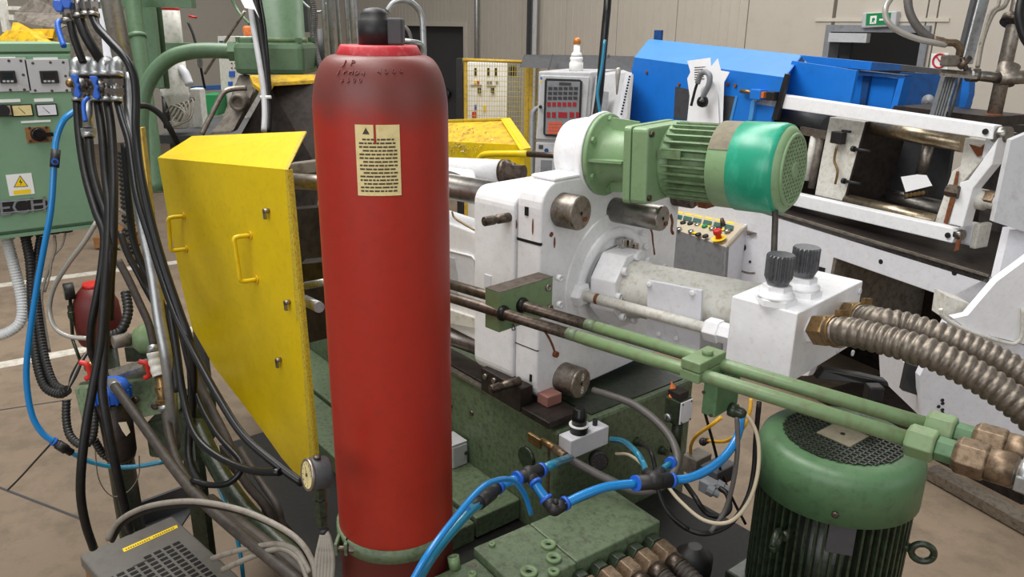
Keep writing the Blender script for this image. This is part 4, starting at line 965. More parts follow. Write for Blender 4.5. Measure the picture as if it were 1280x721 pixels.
tp = [ec(17, 234, .0018), ec(35.5, 233, .0018), ec(25, 219, .0018)]
part('warning_triangle', MB().prism(tp, X1*.0004), 'ink', p)
cx_ = (tp[0]+tp[1]+tp[2])/3; part('triangle_field', MB().prism([cx_+(a-cx_)*.84+X1*.0005 for a in tp], X1*.0003), 'warn_yellow', p)
part('lightning_bolt', MB().prism([ec(x, y, .0027) for x, y in ((26, 223), (23.8, 228), (26, 228), (25, 232), (28, 226.8), (25.8, 227))], X1*.0003), 'ink', p)
erect('sticker_band', 17.5, 236, 38, 243.5, .0019, 'warn_yellow', p)
npz = ec(30, 258)
p = part('name_plate', MB().prism([ec(x, y) for x, y in ((-40, 256), (55, 248.5), (59, 251), (60, 256), (57, 260), (50, 262), (-40, 270))], X1*.005), 'black', cab, bevel=.001)
part('plate_letters', MB().text('ECH', .082, ec(29, 258.5, .006), Y1*1.35, Z1+Y1*.06, .001), 'grey', p)
part('plate_rim', MB().tube([ec(x, y, .006) for x, y in ((-40, 255.5), (54, 248.5), (59.5, 251), (60.5, 256), (56, 260.5), (50, 262), (-40, 270))], .002, 6, 1), 'grey', p)
for x, y in ((9, 299), (32, 296), (51, 294), (67, 292), (82, 290)): 
    q = ec(x, y-6, -.12); q.z = ezb-.012; part('cable_gland', MB().lathe(q, -Z1, [(0, .03), (.02, .03), (.022, .024), (.03, .024)], 14), 'grey_light' if x < 20 else 'grey_dark', cab)
hose('white_conduit', [(8, 297, 3.02), (14, 320, 3.03), (22, 350, 3.05), (28, 380, 3.06), (25, 403, 3.06), (8, 416, 3.05), (-15, 421, 3.04)], .021, 'pvc_white', 'white corrugated plastic conduit under the green cabinet', 'conduit', corr=.011)
hose('black_conduit', [(32, 297, 3.02), (38, 330, 3.03), (40, 370, 3.04), (42, 410, 3.03), (46, 450, 3.0), (56, 482, 2.98), (74, 492, 2.96), (85, 487, 2.95)], .0185, 'black', 'black corrugated conduit under the cabinet, left one of two', 'conduit', corr=.012)
hose('black_conduit', [(51, 296, 3.06), (46, 330, 3.05), (45, 370, 3.03), (51, 420, 3.02), (58, 455, 3.0), (68, 480, 2.98), (82, 488, 2.97)], .0165, 'black', 'black corrugated conduit under the cabinet, right one of two', 'conduit', corr=.012)
hose('grey_wire', [(68, 294, 3.05), (69, 310, 3.05), (65, 325, 3.05), (58, 345, 3.05), (52, 370, 3.04), (56, 405, 3.04), (62, 440, 3.03)], .0055, 'grey_cable', 'loose grey wire hanging under the green cabinet', 'wire')
hose('grey_wire', [(82, 291, 3.06), (77, 308, 3.06), (66, 322, 3.05), (62, 345, 3.05), (56, 365, 3.05)], .004, 'grey_cable', 'thin grey wire tied to its neighbour under the cabinet', 'wire')
hose('clear_hose', [(121, 277, 2.7), (105, 303, 2.72), (85, 330, 2.75), (68, 358, 2.78), (62, 385, 2.8), (68, 408, 2.8), (85, 420, 2.8), (110, 423, 2.8)], .0085, 'clear_hose', 'clear braided hose curving from the cabinet corner to the pump unit', 'hose')
hose('blue_air_line', [(95, 138, 2.62), (80, 150, 2.6), (71, 172, 2.6), (68, 200, 2.6), (64, 260, 2.62), (55, 310, 2.64), (46, 360, 2.66), (37, 420, 2.68), (33, 470, 2.7), (39, 515, 2.72), (52, 540, 2.74), (67, 552, 2.76)], .0105, 'blue_hose', 'long blue air hose hanging in front of the green cabinet', 'air hose')
t = thing('air_stop_valve', 'small black stop valve with blue button on the long blue hose', 'air fitting', at(68, 208, 2.58))
part('body', MB().cyl(at(70, 187, 2.6), at(68, 209, 2.6), .0145, n=12), 'black', t); part('button', MB().cyl(at(68.5, 202, 2.58), at(68.5, 202, 2.56), .011, n=14), 'blue_plastic', t)
part('button_core', MB().cyl(at(68.5, 202, 2.56), at(68.5, 202, 2.556), .006, n=10), 'black', t)
t = thing('air_coupling', 'black coupling with long black tie on the blue hose near the floor', 'air fitting', at(76, 562, 2.78))
part('body', MB().cyl(at(66, 551, 2.76), at(90, 566, 2.8), .0135, n=12).cyl(at(72, 555, 2.77), at(83, 562, 2.79), .017, n=12), 'black', t)
part('release_ring', MB().cyl(at(66, 551, 2.758), at(68.5, 552.5, 2.764), .015, n=12), 'blue_plastic', t)
part('cable_tie', MB().tube([at(66, 552, 2.75)]+P3([(45, 575, 2.86), (25, 597, 2.95), (10, 612, 3.0)]), .0035, 6, 4), 'black', t)
hose('teal_air_line', [(90, 566, 2.8), (110, 576, 2.84), (140, 583, 2.88), (170, 583, 2.9), (205, 577, 2.92)], .009, 'teal_hose', 'teal air hose curving low round the blue filter', 'air hose')

# ================================================================ HOSE MANIFOLD AND ITS HOSES
hm = thing('water_manifold', 'row of galvanised pipe elbows with blue butterfly valves above black hoses', 'water manifold', at(125, 130, 2.25))
part('header_pipe', MB().cyl(at(98, 86, 2.32), at(150, 87, 2.24), .02, n=14), 'zinc', hm)
for k, x in enumerate((97, 109, 121, 133, 146)):
    d = 2.3-.015*k
    e = part('elbow', MB().tube(P3([(x+4, 80, d+.03), (x+1, 78, d-.01), (x-2, 82, d-.03), (x-1, 94, d-.03)]), .0175, 12, 5).cyl(at(x-1, 90, d-.03), at(x-1, 96, d-.03), .021, n=14), 'zinc', hm)
    part('nipple', MB().cyl(at(x-1, 96, d-.03), at(x, 122, d-.03), .0125, n=10).lathe(at(x-1, 98, d-.03), -Z1, [(0, .019), (.02, .019)], 6, False).lathe(at(x, 110, d-.03), -Z1, [(0, .018), (.02, .018)], 6, False), 'steel', hm)
    part('hose_clip', MB().cyl(at(x, 122, d-.03), at(x, 127, d-.03), .0165, n=12), 'zinc', hm)
part('end_plug', MB().lathe(at(144, 85, 2.23), -FH, [(0, .022), (.02, .022), (.02, .012), (.03, .012)], 16), 'zinc', hm)
for x, y, d in ((94, 107, 2.2), (118, 109, 2.19)):
    c = at(x, y, d)
    part('butterfly_handle', MB().prism([c+RT*a+Z1*b for a, b in ((-.012, .03), (.006, .03), (.011, .02), (.006, .007), (.012, 0), (.007, -.007), (.011, -.026), (.003, -.035), (-.011, -.029), (-.006, -.011), (-.001, 0), (-.006, .012))], FH*.012), 'blue_plastic', hm, bevel=.003)
    part('valve_body', MB().ball(c+FH*.03, .02), 'steel', hm)
c = at(84, 104, 2.25); part('brass_tap', MB().cyl(c, at(93, 104, 2.25), .009, n=10).ball(at(88, 104, 2.25), .013), 'brass', hm)
part('lever_valve', MB().cyl(at(109, 126, 2.24), at(110, 160, 2.24), .014, n=12).lathe(at(110, 160, 2.24), -Z1, [(0, .02), (.02, .02)], 6, False).cyl(at(110, 166, 2.24), at(111, 172, 2.24), .017, n=12), 'zinc', hm)
part('lever', MB().tube(P3([(110, 122, 2.2), (105, 128, 2.19), (105, 140, 2.19), (107, 152, 2.19)]), .006, 8), 'blue_plastic', hm)
part('bracket', MB().box(at(149, 92, 2.26), RT*.03, FH*.03, Z1*.004).box(at(149, 79, 2.26), RT*.03, FH*.03, Z1*.004).box(at(149, 92, 2.29), RT*.03, FH*.004, Z1*.03), 'zinc', hm)
# upper row
um = thing('upper_valve_row', 'upper row of blue handled ball valves with steel hose tails at the top edge', 'water manifold', at(97, 22, 2.2))
for k, (x, y) in enumerate(((83, 14), (97, 8), (107, 6), (116, 6))):
    d = 2.22-.01*k
    part('hose_tail', MB().cyl(at(x, y-16, d), at(x+1, y+12, d), .012, n=10).lathe(at(x, y-4, d), -Z1, [(0, .019), (.018, .019)], 6, False).cyl(at(x+1, y+10, d), at(x+1, y+15, d), .0165, n=12), 'steel', um)
for x, y in ((72, 8), (82, 4)):
    c = at(x, y, 2.18); part('butterfly_handle', MB().prism([c+RT*a+Z1*b for a, b in ((-.012, .016), (.008, .016), (.015, .002), (.009, -.014), (-.008, -.014), (-.015, 0))], FH*.012), 'blue_plastic', um, bevel=.003)
part('lever', MB().tube(P3([(74, 26, 2.16), (72, 31, 2.15), (75, 44, 2.14), (80, 58, 2.13)]), .0075, 8), 'blue_plastic', um)
part('header_pipe', MB().cyl(at(78, -14, 2.25), at(125, -14, 2.2), .022, n=12), 'zinc', um)
gh = 'black rubber hoses from the manifold'
def bh(pts, r, lab, m='rubber'): return hose('rubber_hose', pts, r*.9, m, lab, 'hose', gh, n=10)
bh([(96, 126, 2.27), (99, 170, 2.25), (107, 220, 2.22), (120, 265, 2.18), (130, 292, 2.16), (128, 330, 2.15), (121, 372, 2.15), (114, 410, 2.16), (114, 438, 2.18), (119, 452, 2.2)], .0125, 'leftmost black hose, bowing out in front of the green cabinet to the red tap')
bh([(111, 172, 2.24), (115, 210, 2.22), (124, 245, 2.2), (133, 272, 2.18), (137, 310, 2.14), (135, 350, 2.12), (132, 400, 2.1), (130, 450, 2.08), (128, 490, 2.06), (136, 540, 2.06), (146, 590, 2.08), (155, 630, 2.12), (163, 664, 2.18)], .013, 'black hose passing in front of the blue filter down to the grey box')
bh([(122, 126, 2.25), (128, 170, 2.22), (132, 220, 2.2), (136, 260, 2.17), (134, 320, 2.13), (130, 380, 2.1), (126, 430, 2.08), (117, 480, 2.06), (108, 530, 2.05), (102, 580, 2.05), (101, 620, 2.07), (107, 655, 2.1), (117, 685, 2.14)], .013, 'black hose swinging lowest left over the floor to the grey box')
bh([(134, 126, 2.24), (139, 160, 2.22), (142, 210, 2.19), (142, 260, 2.16), (141, 310, 2.15), (138, 350, 2.15), (137, 400, 2.16)], .013, 'straight black hose in the middle of the bundle')
bh([(147, 127, 2.22), (153, 150, 2.2), (161, 177, 2.18), (166, 212, 2.16), (172, 248, 2.14), (188, 300, 2.12), (202, 345, 2.1), (220, 395, 2.06), (246, 448, 2.03), (275, 500, 1.98), (305, 545, 1.94), (345, 580, 1.9), (378, 604, 1.88)], .0115, 'glossy black hose sweeping right below the yellow guard', 'black_gloss')
bh([(88, 26, 2.22), (92, 45, 2.22), (99, 65, 2.23), (104, 78, 2.24)], .012, 'short black hose from the upper valve row, left of the pair')
bh([(99, 24, 2.21), (106, 42, 2.21), (116, 60, 2.22), (126, 76, 2.24)], .0155, 'thick black hose from the upper valve row to the elbows')
bh([(116, 20, 2.19), (122, 34, 2.18), (138, 52, 2.16), (157, 73, 2.14), (167, 94, 2.14), (170, 122, 2.14), (170, 165, 2.14), (177, 222, 2.12), (191, 285, 2.1), (207, 340, 2.08), (225, 392, 2.06), (238, 430, 2.05), (242, 470, 2.08), (240, 520, 2.12)], .0125, 'long glossy black hose from the upper valves down beside the silver pipe', 'black_gloss')
bh([(155, 180, 2.3), (160, 240, 2.28), (167, 300, 2.27), (184, 345, 2.27), (206, 390, 2.25), (216, 440, 2.22), (222, 490, 2.2)], .0115, 'black hose behind the silver pipe left of the yellow guard')
bh([(150, 290, 2.4), (160, 318, 2.38), (172, 340, 2.37), (185, 365, 2.36), (205, 400, 2.3)], .0115, 'black hose crossing behind the bundle above the pump')
bh([(148, 326, 2.36), (160, 348, 2.35), (174, 378, 2.33), (186, 405, 2.31), (192, 432, 2.3)], .0125, 'dusty hose ending in the white taped fitting', 'rubber_dusty')
bh([(143, 482, 2.3), (160, 505, 2.26), (185, 540, 2.2), (215, 582, 2.1), (245, 618, 2.0), (285, 655, 1.9), (330, 692, 1.8), (375, 728, 1.72)], .0155, 'thick dusty hose from the blue filter slanting to the bottom edge', 'rubber_dusty')
bh([(207, 512, 2.28), (212, 545, 2.22), (225, 585, 2.12), (250, 620, 2.02), (290, 655, 1.92), (340, 695, 1.82), (380, 730, 1.75)], .014, 'dusty hose from the white taped fitting slanting to the bottom edge', 'rubber_dusty')
bh([(172, 132, 2.6), (185, 133, 2.62), (200, 143, 2.64), (212, 160, 2.66), (222, 180, 2.7)], .0115, 'black hose arching behind the top left corner of the yellow guard')
gl = 'hoses and cables under the yellow guard'
def gh_(pts, r, lab, m='rubber', nm='rubber_hose', cat='hose'): return hose(nm, pts, r, m, lab, cat, gl)
gh_([(212, 380, 2.12), (220, 430, 2.1), (230, 500, 2.06), (245, 545, 2.02), (275, 572, 1.97), (315, 588, 1.92), (350, 590, 1.88)], .0095, 'black hose curving under the yellow guard to its lower corner', 'black_gloss')
gh_([(225, 410, 2.15), (245, 490, 2.1), (270, 540, 2.05), (300, 575, 2.0), (300, 590, 1.98), (285, 604, 1.98), (262, 606, 2.0), (240, 600, 2.02)], .008, 'black hose with a tight bend under the guard', 'black_gloss')
gh_([(240, 440, 2.2), (250, 480, 2.18), (285, 550, 2.12), (305, 600, 2.1), (335, 640, 2.1), (350, 700, 2.1)], .011, 'brown dusty hose dropping steeply under the guard', 'rubber_dusty')
gh_([(236, 430, 2.3), (240, 500, 2.28), (236, 550, 2.26), (238, 580, 2.22), (255, 610, 2.2)], .011, 'black hose hanging beside the guard near the taped fitting')
gh_([(262, 625, 2.05), (300, 655, 1.96), (345, 690, 1.88), (390, 728, 1.8)], .018, 'thick black brown hose beside the dirty green pipe', 'rubber_dusty')
gh_([(300, 560, 2.2), (325, 600, 2.15), (345, 630, 2.1), (352, 650, 2.1), (356, 668, 2.1)], .01, 'ribbed brown hose behind the tight bend under the guard', 'rubber_dusty')
gh_([(245, 530, 2.3), (275, 590, 2.2), (310, 640, 2.1), (350, 680, 2.0), (400, 725, 1.9)], .026, 'thick dirty green pipe slanting under the guard', 'green_oily', 'dirty_pipe', 'pipe')
gh_([(270, 600, 2.28), (290, 650, 2.25), (300, 690, 2.25), (305, 730, 2.25)], .006, 'teal air hose lying under the cables at the bottom edge', 'teal_hose', 'teal_air_line', 'air hose')
gh_([(135, 674, 2.0), (148, 652, 1.98), (175, 636, 1.95), (210, 628, 1.92), (250, 627, 1.88), (300, 637, 1.82), (345, 656, 1.77), (375, 677, 1.74), (392, 705, 1.72), (395, 730, 1.7)], .007, 'grey cable arching over the grey box', 'grey_cable', 'grey_cable', 'cable')
gh_([(140, 676, 2.02), (153, 655, 2.0), (180, 640, 1.97), (215, 632, 1.94), (255, 631, 1.9), (305, 641, 1.84), (350, 661, 1.79), (378, 683, 1.76), (390, 712, 1.74)], .0065, 'black cable running alongside the grey arching cable', 'rubber', 'black_cable', 'cable')
gh_([(265, 698, 1.9), (290, 690, 1.86), (320, 683, 1.82), (350, 680, 1.78), (372, 690, 1.75), (388, 716, 1.72)], .007, 'cream cable curving across the bottom, upper one', 'grey_cable', 'grey_cable', 'cable')
gh_([(278, 712, 1.88), (300, 702, 1.84), (330, 690, 1.8), (355, 686, 1.77), (375, 700, 1.74), (385, 725, 1.72)], .007, 'cream cable curving across the bottom, lower one', 'grey_cable', 'grey_cable', 'cable')
for k in range(6):
    x = 394+k*4; gh_([(404+k*.6, 663, 1.6), (401+k*2.2, 675, 1.59), (x+2, 700, 1.58), (x, 732, 1.57)], .0055, ('first', 'second', 'third', 'fourth', 'fifth', 'sixth')[k]+' from the left of the grey cables hanging in a bunch beside the cylinder foot', 'grey_cable', 'grey_cable', 'cable')
solo('bunch_tie', MB().cyl(at(404, 661, 1.6), at(405, 667, 1.6), .011, n=10), 'black', 'black tie holding the bunch of grey cables', 'cable tie')
# pressure gauge beside the cylinder
gt = thing('pressure_gauge', 'round pressure gauge with cream dial on green fittings beside the cylinder foot', 'pressure gauge', at(393, 665, 1.62))
gd = (-FH*.55-RT*.8+Z1*.15).normalized(); gc = at(386, 593, 1.6)
part('case', MB().lathe(gc, -gd, [(0, .031), (.004, .0335), (.036, .0335), (.04, .03)], 30), 'grey_dark', gt)
part('bezel', MB().lathe(gc-gd*.002, gd, [(0, .0335), (.006, .0335), (.008, .031), (.006, .028)], 30), 'steel_dull', gt)
dl = part('dial', MB().lathe(gc+gd*.003, gd, [(0, .028), (.001, .028)], 26), 'sticker', gt)
gx, gy = orth(gd)
nm = MB()
for k in range(10):
    a = math.radians(20+k*30); v_ = gx*math.cos(a)+gy*math.sin(a); s_ = gd.cross(v_); nm.box(gc+gd*.004+v_*.02-s_*.0006, s_*.0012, v_*.005, gd*.0004)
s_ = (gy*.7-gx*.6).normalized(); nm.box(gc+gd*.0042, s_*.018, gd.cross(s_)*.0016, gd*.0006).cyl(gc+gd*.004, gc+gd*.006, .004, n=10)
part('needle_and_marks', nm, 'ink', dl, kind='stuff')
gb = gc-gd*.02-Z1*.033
part('stem', MB().lathe(gb, -Z1, [(0, .014), (.024, .014)], 6, False).lathe(gb-Z1*.03, -Z1, [(0, .012), (.016, .015), (.036, .015)], 6, False).cyl(gb, gb-Z1*.09, .008, n=10).lathe(gb-Z1*.068, -Z1, [(0, .013), (.022, .013)], 6, False), 'green_oily', gt)
part('bleed_screw', MB().lathe(gc-gd*.02+Z1*.033, Z1, [(0, .007), (.007, .008), (.008, .005)], 10), 'steel_dark', gt)
# silver pipes
solo('silver_pipe', MB().tube(P3([(160, 92, 2.25), (164, 150, 2.25), (170, 220, 2.25), (177, 273, 2.22), (190, 333, 2.2), (199, 397, 2.2), (208, 447, 2.2), (214, 500, 2.24), (218, 560, 2.3)]), .0175, 12), 'zinc', 'silver pipe running down left of the yellow guard', 'pipe')
solo('silver_duct', MB().cyl(at(157, 90, 2.6)+(at(136, -10, 2.6)-at(157, 90, 2.6))*6, at(157, 90, 2.6), .032, n=20), 'zinc', 'thick silver pipe coming down at the top left', 'pipe')
solo('white_channel', MB().box(at(121, -5, 2.62), RT*.028, FH*.02, (at(135, 120, 2.62)-at(121, -5, 2.62))), 'white_grey', 'flat white channel left of the thick silver pipe', 'channel')
solo('yellow_post', MB().box(at(172, 160, 2.75), RT*.013, FH*.03, at(200, 400, 2.75)-at(172, 160, 2.75)), 'yellow_frame', 'narrow dull yellow post beside the yellow guard', 'post')
t = thing('spring_hose', 'coiled metal spring hose hanging inside the hose bundle', 'spring hose', at(160, 300, 2.5))
part('coil', MB().corr(P3([(155, 190, 2.5), (158, 240, 2.5), (162, 290, 2.5), (168, 330, 2.5)]), .02, .014, .3, 10), 'black', t)
for k in range(4): hose('grey_wire', [(148, 262+k*15, 2.42), (158, 268+k*16, 2.43), (172, 276+k*16, 2.46)], .005, 'grey_cable', ('top', 'second', 'third', 'lowest')[k]+' of the short pale wires behind the hose bundle', 'wire', 'pale wires behind the hose bundle')

# ================================================================ PUMP UNIT LOW ON THE LEFT
pu = thing('pump_unit', 'small green pump unit with flat steel bar and pale coupling low on the left', 'pump unit', at(160, 560, 2.55))
pq = at(112, 545, 2.55); pq.z = at(112, 545, 2.55).z
pX = bu; pY = bw
b0 = at(92, 508, 2.62); fr = at(218, 525, 2.5)
part('mounting_plate', MB().prism([at(100, 478, 2.75), at(96, 488, 2.63), at(222, 472, 2.5), at(215, 455, 2.7)], Z1*-.03), 'green_oily', pu)
part('front_plate', MB().prism([at(92, 486, 2.62), at(225, 470, 2.5), at(225, 512, 2.47), at(105, 538, 2.56)], FH*.03), 'green_base', pu, bevel=.004)
part('base_casting', MB().prism([at(180, 530, 2.52), at(240, 515, 2.44), at(246, 580, 2.44), at(186, 572, 2.52)], FH*.2), 'green_oily', pu, bevel=.01)
part('flat_bar', MB().prism([at(135, 462, 2.5), at(190, 446, 2.48), at(192, 454, 2.46), at(138, 472, 2.48)], -Z1*.012), 'steel_dull', pu)
part('pump_housing', MB().lathe(at(168, 424, 2.55), (RT+FH*.2).normalized(), [(0, .03), (.015, .045), (.03, .05), (.05, .05), (.06, .06), (.075, .06)], 20), 'green', pu)
part('pump_base', MB().box(at(158, 452, 2.6), RT*.1, FH*.1, Z1*.05), 'green_oily', pu)
part('coupling', MB().lathe(at(141, 428, 2.5), (at(166, 423, 2.54)-at(141, 428, 2.5)), [(0, .019), (.003, .022), (.05, .022), (.052, .018), (.075, .018)], 18), 'cast', pu)
for x, y in ((195, 506), (170, 499)): q = at(x, y, 2.5); part('plate_screw', MB().lathe(q, -FH, [(0, .012), (.01, .012), (.01, .006)], 12), 'steel_dark', pu)
part('pump_legs', MB().box(V((at(225, 545, 2.6).x, at(225, 545, 2.6).y, 0)), RT*.05, FH*.05, Z1*.9), 'green_oily', pu)
ac = at(126, 420, 2.95)
t = thing('red_accumulator', 'dull red round topped accumulator behind the hose bundle', 'accumulator', ac)
part('vessel', MB().lathe(ac-Z1*.02, Z1, [(0, .07), (.02, .078), (.09, .082), (.15, .078), (.19, .062), (.215, .04), (.222, .0)], 32), 'red_dull', t)
part('neck_ring', MB().cyl(ac+Z1*.192, ac+Z1*.21, .035, n=16), 'red_plastic', t)
part('stand', MB().lathe(V((ac.x, ac.y, .05)), Z1, [(0, .05), (ac.z-.07, .05)], 14), 'green_oily', t)
t = thing('pressure_gauge', 'small black pressure gauge on a thin green stem in front of the floor lines', 'pressure gauge', at(100, 445, 2.85))
gq = at(86, 364, 2.85); gd2 = (-RT*.75-FH*.5).normalized()
part('case', MB().lathe(gq, gd2, [(-.018, .028), (-.016, .031), (.014, .031), (.016, .028), (.014, .026)], 24), 'black', t)
part('dial', MB().lathe(gq+gd2*.0142, gd2, [(0, .026), (.0006, .026)], 20), 'sticker', t)
part('stem', MB().cyl(gq-Z1*.03, at(91, 425, 2.87), .006, n=8).cyl(at(91, 425, 2.87), at(100, 450, 2.87), .006, n=8).lathe(at(88, 382, 2.85), -Z1, [(0, .011), (.02, .011), (.022, .014), (.045, .014), (.047, .011), (.075, .011)], 8, False), 'green_oily', t)
# blue water filter
fl_ = at(139, 486, 2.45); t = thing('water_filter', 'water filter with bright blue head and dark bowl', 'water filter', fl_-Z1*.25)
part('head', MB().lathe(fl_-Z1*.035, Z1, [(0, .05), (.006, .055), (.045, .053), (.06, .046), (.066, .03)], 30), 'blue_plastic', t)
for k in range(16):
    a = k*math.pi/8; d = V((math.cos(a), math.sin(a), 0)); part('head_rib', MB().box(fl_+d*.05-V((-d.y, d.x, 0))*.003-Z1*.034, d*.008, V((-d.y, d.x, 0))*.006, Z1*.035), 'blue_plastic', t)
part('bowl', MB().lathe(fl_-Z1*.25, Z1, [(0, .03), (.01, .04), (.03, .046), (.212, .05)], 26), 'red_dull' if False else 'dark_iron', t)
part('paper_scrap', MB().prism([at(148, 528, 2.39), at(158, 527, 2.385), (at(163, 540, 2.385)), at(158, 545, 2.39), at(153, 538, 2.39)], -FH*.001), 'cream_cable', t)
part('outlet', MB().cyl(at(140, 478, 2.42), at(146, 486, 2.34), .016, n=12), 'zinc', t)
# taped white fitting
t = thing('taped_fitting', 'hose fitting wrapped in white tape above brass and steel couplings', 'hose fitting', at(203, 515, 2.28))
part('tape_wrap', MB().corr(P3([(192, 440, 2.29), (195, 455, 2.29), (199, 470, 2.285)]), .02, .02, .12, 14), 'white_dirty', t)
part('clip', MB().cyl(at(191, 432, 2.295), at(192, 440, 2.29), .016, n=12), 'zinc', t)
part('couplings', MB().cyl(at(199, 470, 2.285), at(206, 512, 2.28), .013, n=10).lathe(at(201, 482, 2.285), (0, 0, -1), [(0, .018), (.02, .018)], 6, False).lathe(at(204, 498, 2.28), (0, 0, -1), [(0, .019), (.012, .019)], 8, False), 'brass', t)
part('clip', MB().cyl(at(205, 506, 2.28), at(206, 513, 2.28), .0165, n=12), 'zinc', t)
for nm_, x, y, lab in (('red_tap', 108, 462, 'red lever tap on the left of the pump unit'), ('red_tap', 182, 461, 'red lever tap beside the taped fitting')):
    t = thing(nm_, lab, 'tap', at(x, y+8, 2.4)); c = at(x, y, 2.35)
    part('lever', MB().tube([c-RT*.016+Z1*.024, c+Z1*.018+RT*.004, c+RT*.008, c-Z1*.02+RT*.008, c-Z1*.03-RT*.006], .008, 8), 'red_plastic', t)
    part('body', MB().cyl(c+FH*.01, c+FH*.06, .014, n=10), 'brass', t)
hose('black_conduit', [(83, 500, 2.45), (83, 525, 2.44), (88, 545, 2.43), (102, 556, 2.42), (115, 548, 2.42), (118, 525, 2.43), (116, 505, 2.45)], .013, 'black', 'black corrugated conduit bent in a U beside the blue filter', 'conduit', corr=.01)
hose('black_conduit', [(118, 550, 2.5), (130, 568, 2.52), (148, 576, 2.54), (165, 575, 2.56)], .013, 'black', 'black corrugated conduit lying below the filter bowl', 'conduit', corr=.01)
hose('black_conduit', [(157, 365, 2.6), (160, 390, 2.58), (152, 412, 2.56), (138, 420, 2.56)], .016, 'black', 'black corrugated conduit beside the red accumulator', 'conduit', corr=.012)
for k in range(3): hose('loose_wire', [(118-k*3, 428+k*4, 2.5), (104-k*2, 450, 2.48), (95-k*3, 470, 2.47), (84+k, 488, 2.46)], .0035, 'rubber' if k != 1 else 'grey_cable', ('upper', 'middle', 'lower')[k]+' of three loose wires running down to the left of the red tap', 'wire', 'loose wires at the red tap')
hose('thin_wire', [(118, 500, 2.5), (119, 560, 2.6), (124, 600, 2.75), (140, 620, 2.85), (160, 614, 2.85), (173, 595, 2.75), (174, 570, 2.6)], .002, 'grey_cable', 'thin grey wire hanging in a loop over the floor below the filter', 'wire')

# ================================================================ GREY BOX AT THE BOTTOM LEFT
GZ = .6
ga = onz(215, 644, GZ); gl_ = onz(99, 694, GZ); e1 = (gl_-ga); e1.z = 0; e1 = e1.normalized()
lA = (gl_-ga).length; e2 = Z1.cross(e1); e2 = e2 if e2.dot(FH) < 0 else -e2
gbx = thing('grey_unit', 'grey metal box with punched grille and yellow printed strip on top', 'machine box', V((ga.x, ga.y, 0))+e1*lA*.5+e2*.25)
GL = .52
part('housing', MB().box(ga, e1*lA, e2*GL, -Z1*.04), 'grey_box', gbx, bevel=.006)
part('lower_case', MB().box(ga-Z1*.041+e1*.006+e2*.006, e1*(lA-.012), e2*(GL-.012), -Z1*(GZ-.06)), 'wood', gbx, bevel=.004, label='brownish yellow lower case')
part('feet', MB().box(V((ga.x, ga.y, 0))+e1*.05+e2*.05, e1*(lA-.1), e2*(GL-.1), Z1*.019), 'black', gbx)
def gt_(x, y, o=0): return onz(x, y, GZ+o)
sk = part('yellow_strip', MB().prism([gt_(153, 686), gt_(221, 656), gt_(222.5, 659.5), gt_(155, 690)], Z1*.001), 'warn_yellow', gbx, label='yellow printed strip')
ik = MB(); s0q, s1q = gt_(154.5, 688, .0012), gt_(221, 658, .0012); dq = (s1q-s0q); pq2 = Z1.cross(dq).normalized()*.0035
for k in range(22):
    if k in (11,): continue
    a_ = s0q+dq*(.04+.042*k); ik.prism([a_-pq2*.8, a_+dq*.022-pq2*.8, a_+dq*.022+pq2*.8, a_+pq2*.8], Z1*.0004)
part('strip_print', ik, 'ink', sk, kind='stuff')
hol = MB()
# rows of oblong holes parallel to the box edges
h0 = gt_(224, 676, .0006)
for r_ in range(13):
    for c_ in range(11):
        if r_ == 0 and c_ > 3 and c_ < 8: continue
        q = h0+e1*(.001+c_*.028)+e2*(r_*.0215)
        hol.box(q, e1*.02, e2*.013, Z1*.0008)
part('grille_holes', hol, 'hole', gbx, kind='stuff')
aw = gt_(188, 697, .0008); part('arrow_mark', MB().prism([aw, aw+e1*.05+e2*.001, aw+e1*.05+e2*.004, aw+e2*.006], Z1*.0006), 'ink', gbx)
fp_ = onz(190, 650, .25)
solo('sheet_tray', MB().box(V((onz(178, 652, .02).x, onz(178, 652, .02).y, 0)), (onz(245, 626, .02)-onz(178, 652, .02)), FH*-.02, Z1*.12).box(V((onz(178, 652, .02).x, onz(178, 652, .02).y, 0)), (onz(245, 626, .02)-onz(178, 652, .02)), -FH*.6, Z1*.01), 'grey_dark', 'dark sheet metal tray on the floor behind the grey box', 'tray')

# ================================================================ GREEN CLAMPING HEAD BEHIND THE GUARD
d0 = 2.95
t = thing('green_pipe', 'thick green pipe bending in a big arc to the green column', 'pipe', at(178, 260, d0))
part('pipe', MB().tube(P3([(190, 330, d0), (180, 250, d0), (177, 190, d0), (176, 150, d0), (180, 118, d0), (192, 92, d0), (212, 73, d0), (236, 65, d0), (260, 63, d0), (292, 64, d0)]), .0285, 16, 6), 'green_frame', t)
part('union_nut', MB().lathe(at(287, 64, d0), RT, [(0, .034), (.004, .04), (.03, .04), (.034, .036)], 6, False).cyl(at(297, 64, d0), at(302, 64, d0), .036, n=18).lathe(at(302, 64, d0), RT, [(0, .042), (.022, .042)], 6, False), 'green_frame', t)
cl = thing('clamp_column', 'green hydraulic column with bolted square flange behind the yellow guard', 'hydraulic cylinder', at(350, 92, 3.0))
c_ = at(350, 60, 3.0); zf0 = at(350, 93, 2.95).z; zf1 = at(350, 53, 2.95).z
part('flange', MB().box(V((c_.x, c_.y, zf0))-RT*.14-FH*.13, RT*.26, FH*.24, Z1*(zf1-zf0)), 'green_frame', cl, bevel=.02)
part('column', MB().lathe(V((c_.x, c_.y, zf1-.01)), Z1, [(0, .1), (.02, .1), (.022, .096), (1.6, .096)], 40), 'green_frame', cl)
part('column_ring', MB().lathe(V((c_.x, c_.y, zf1)), Z1, [(0, .103), (.018, .103)], 40), 'green', cl)
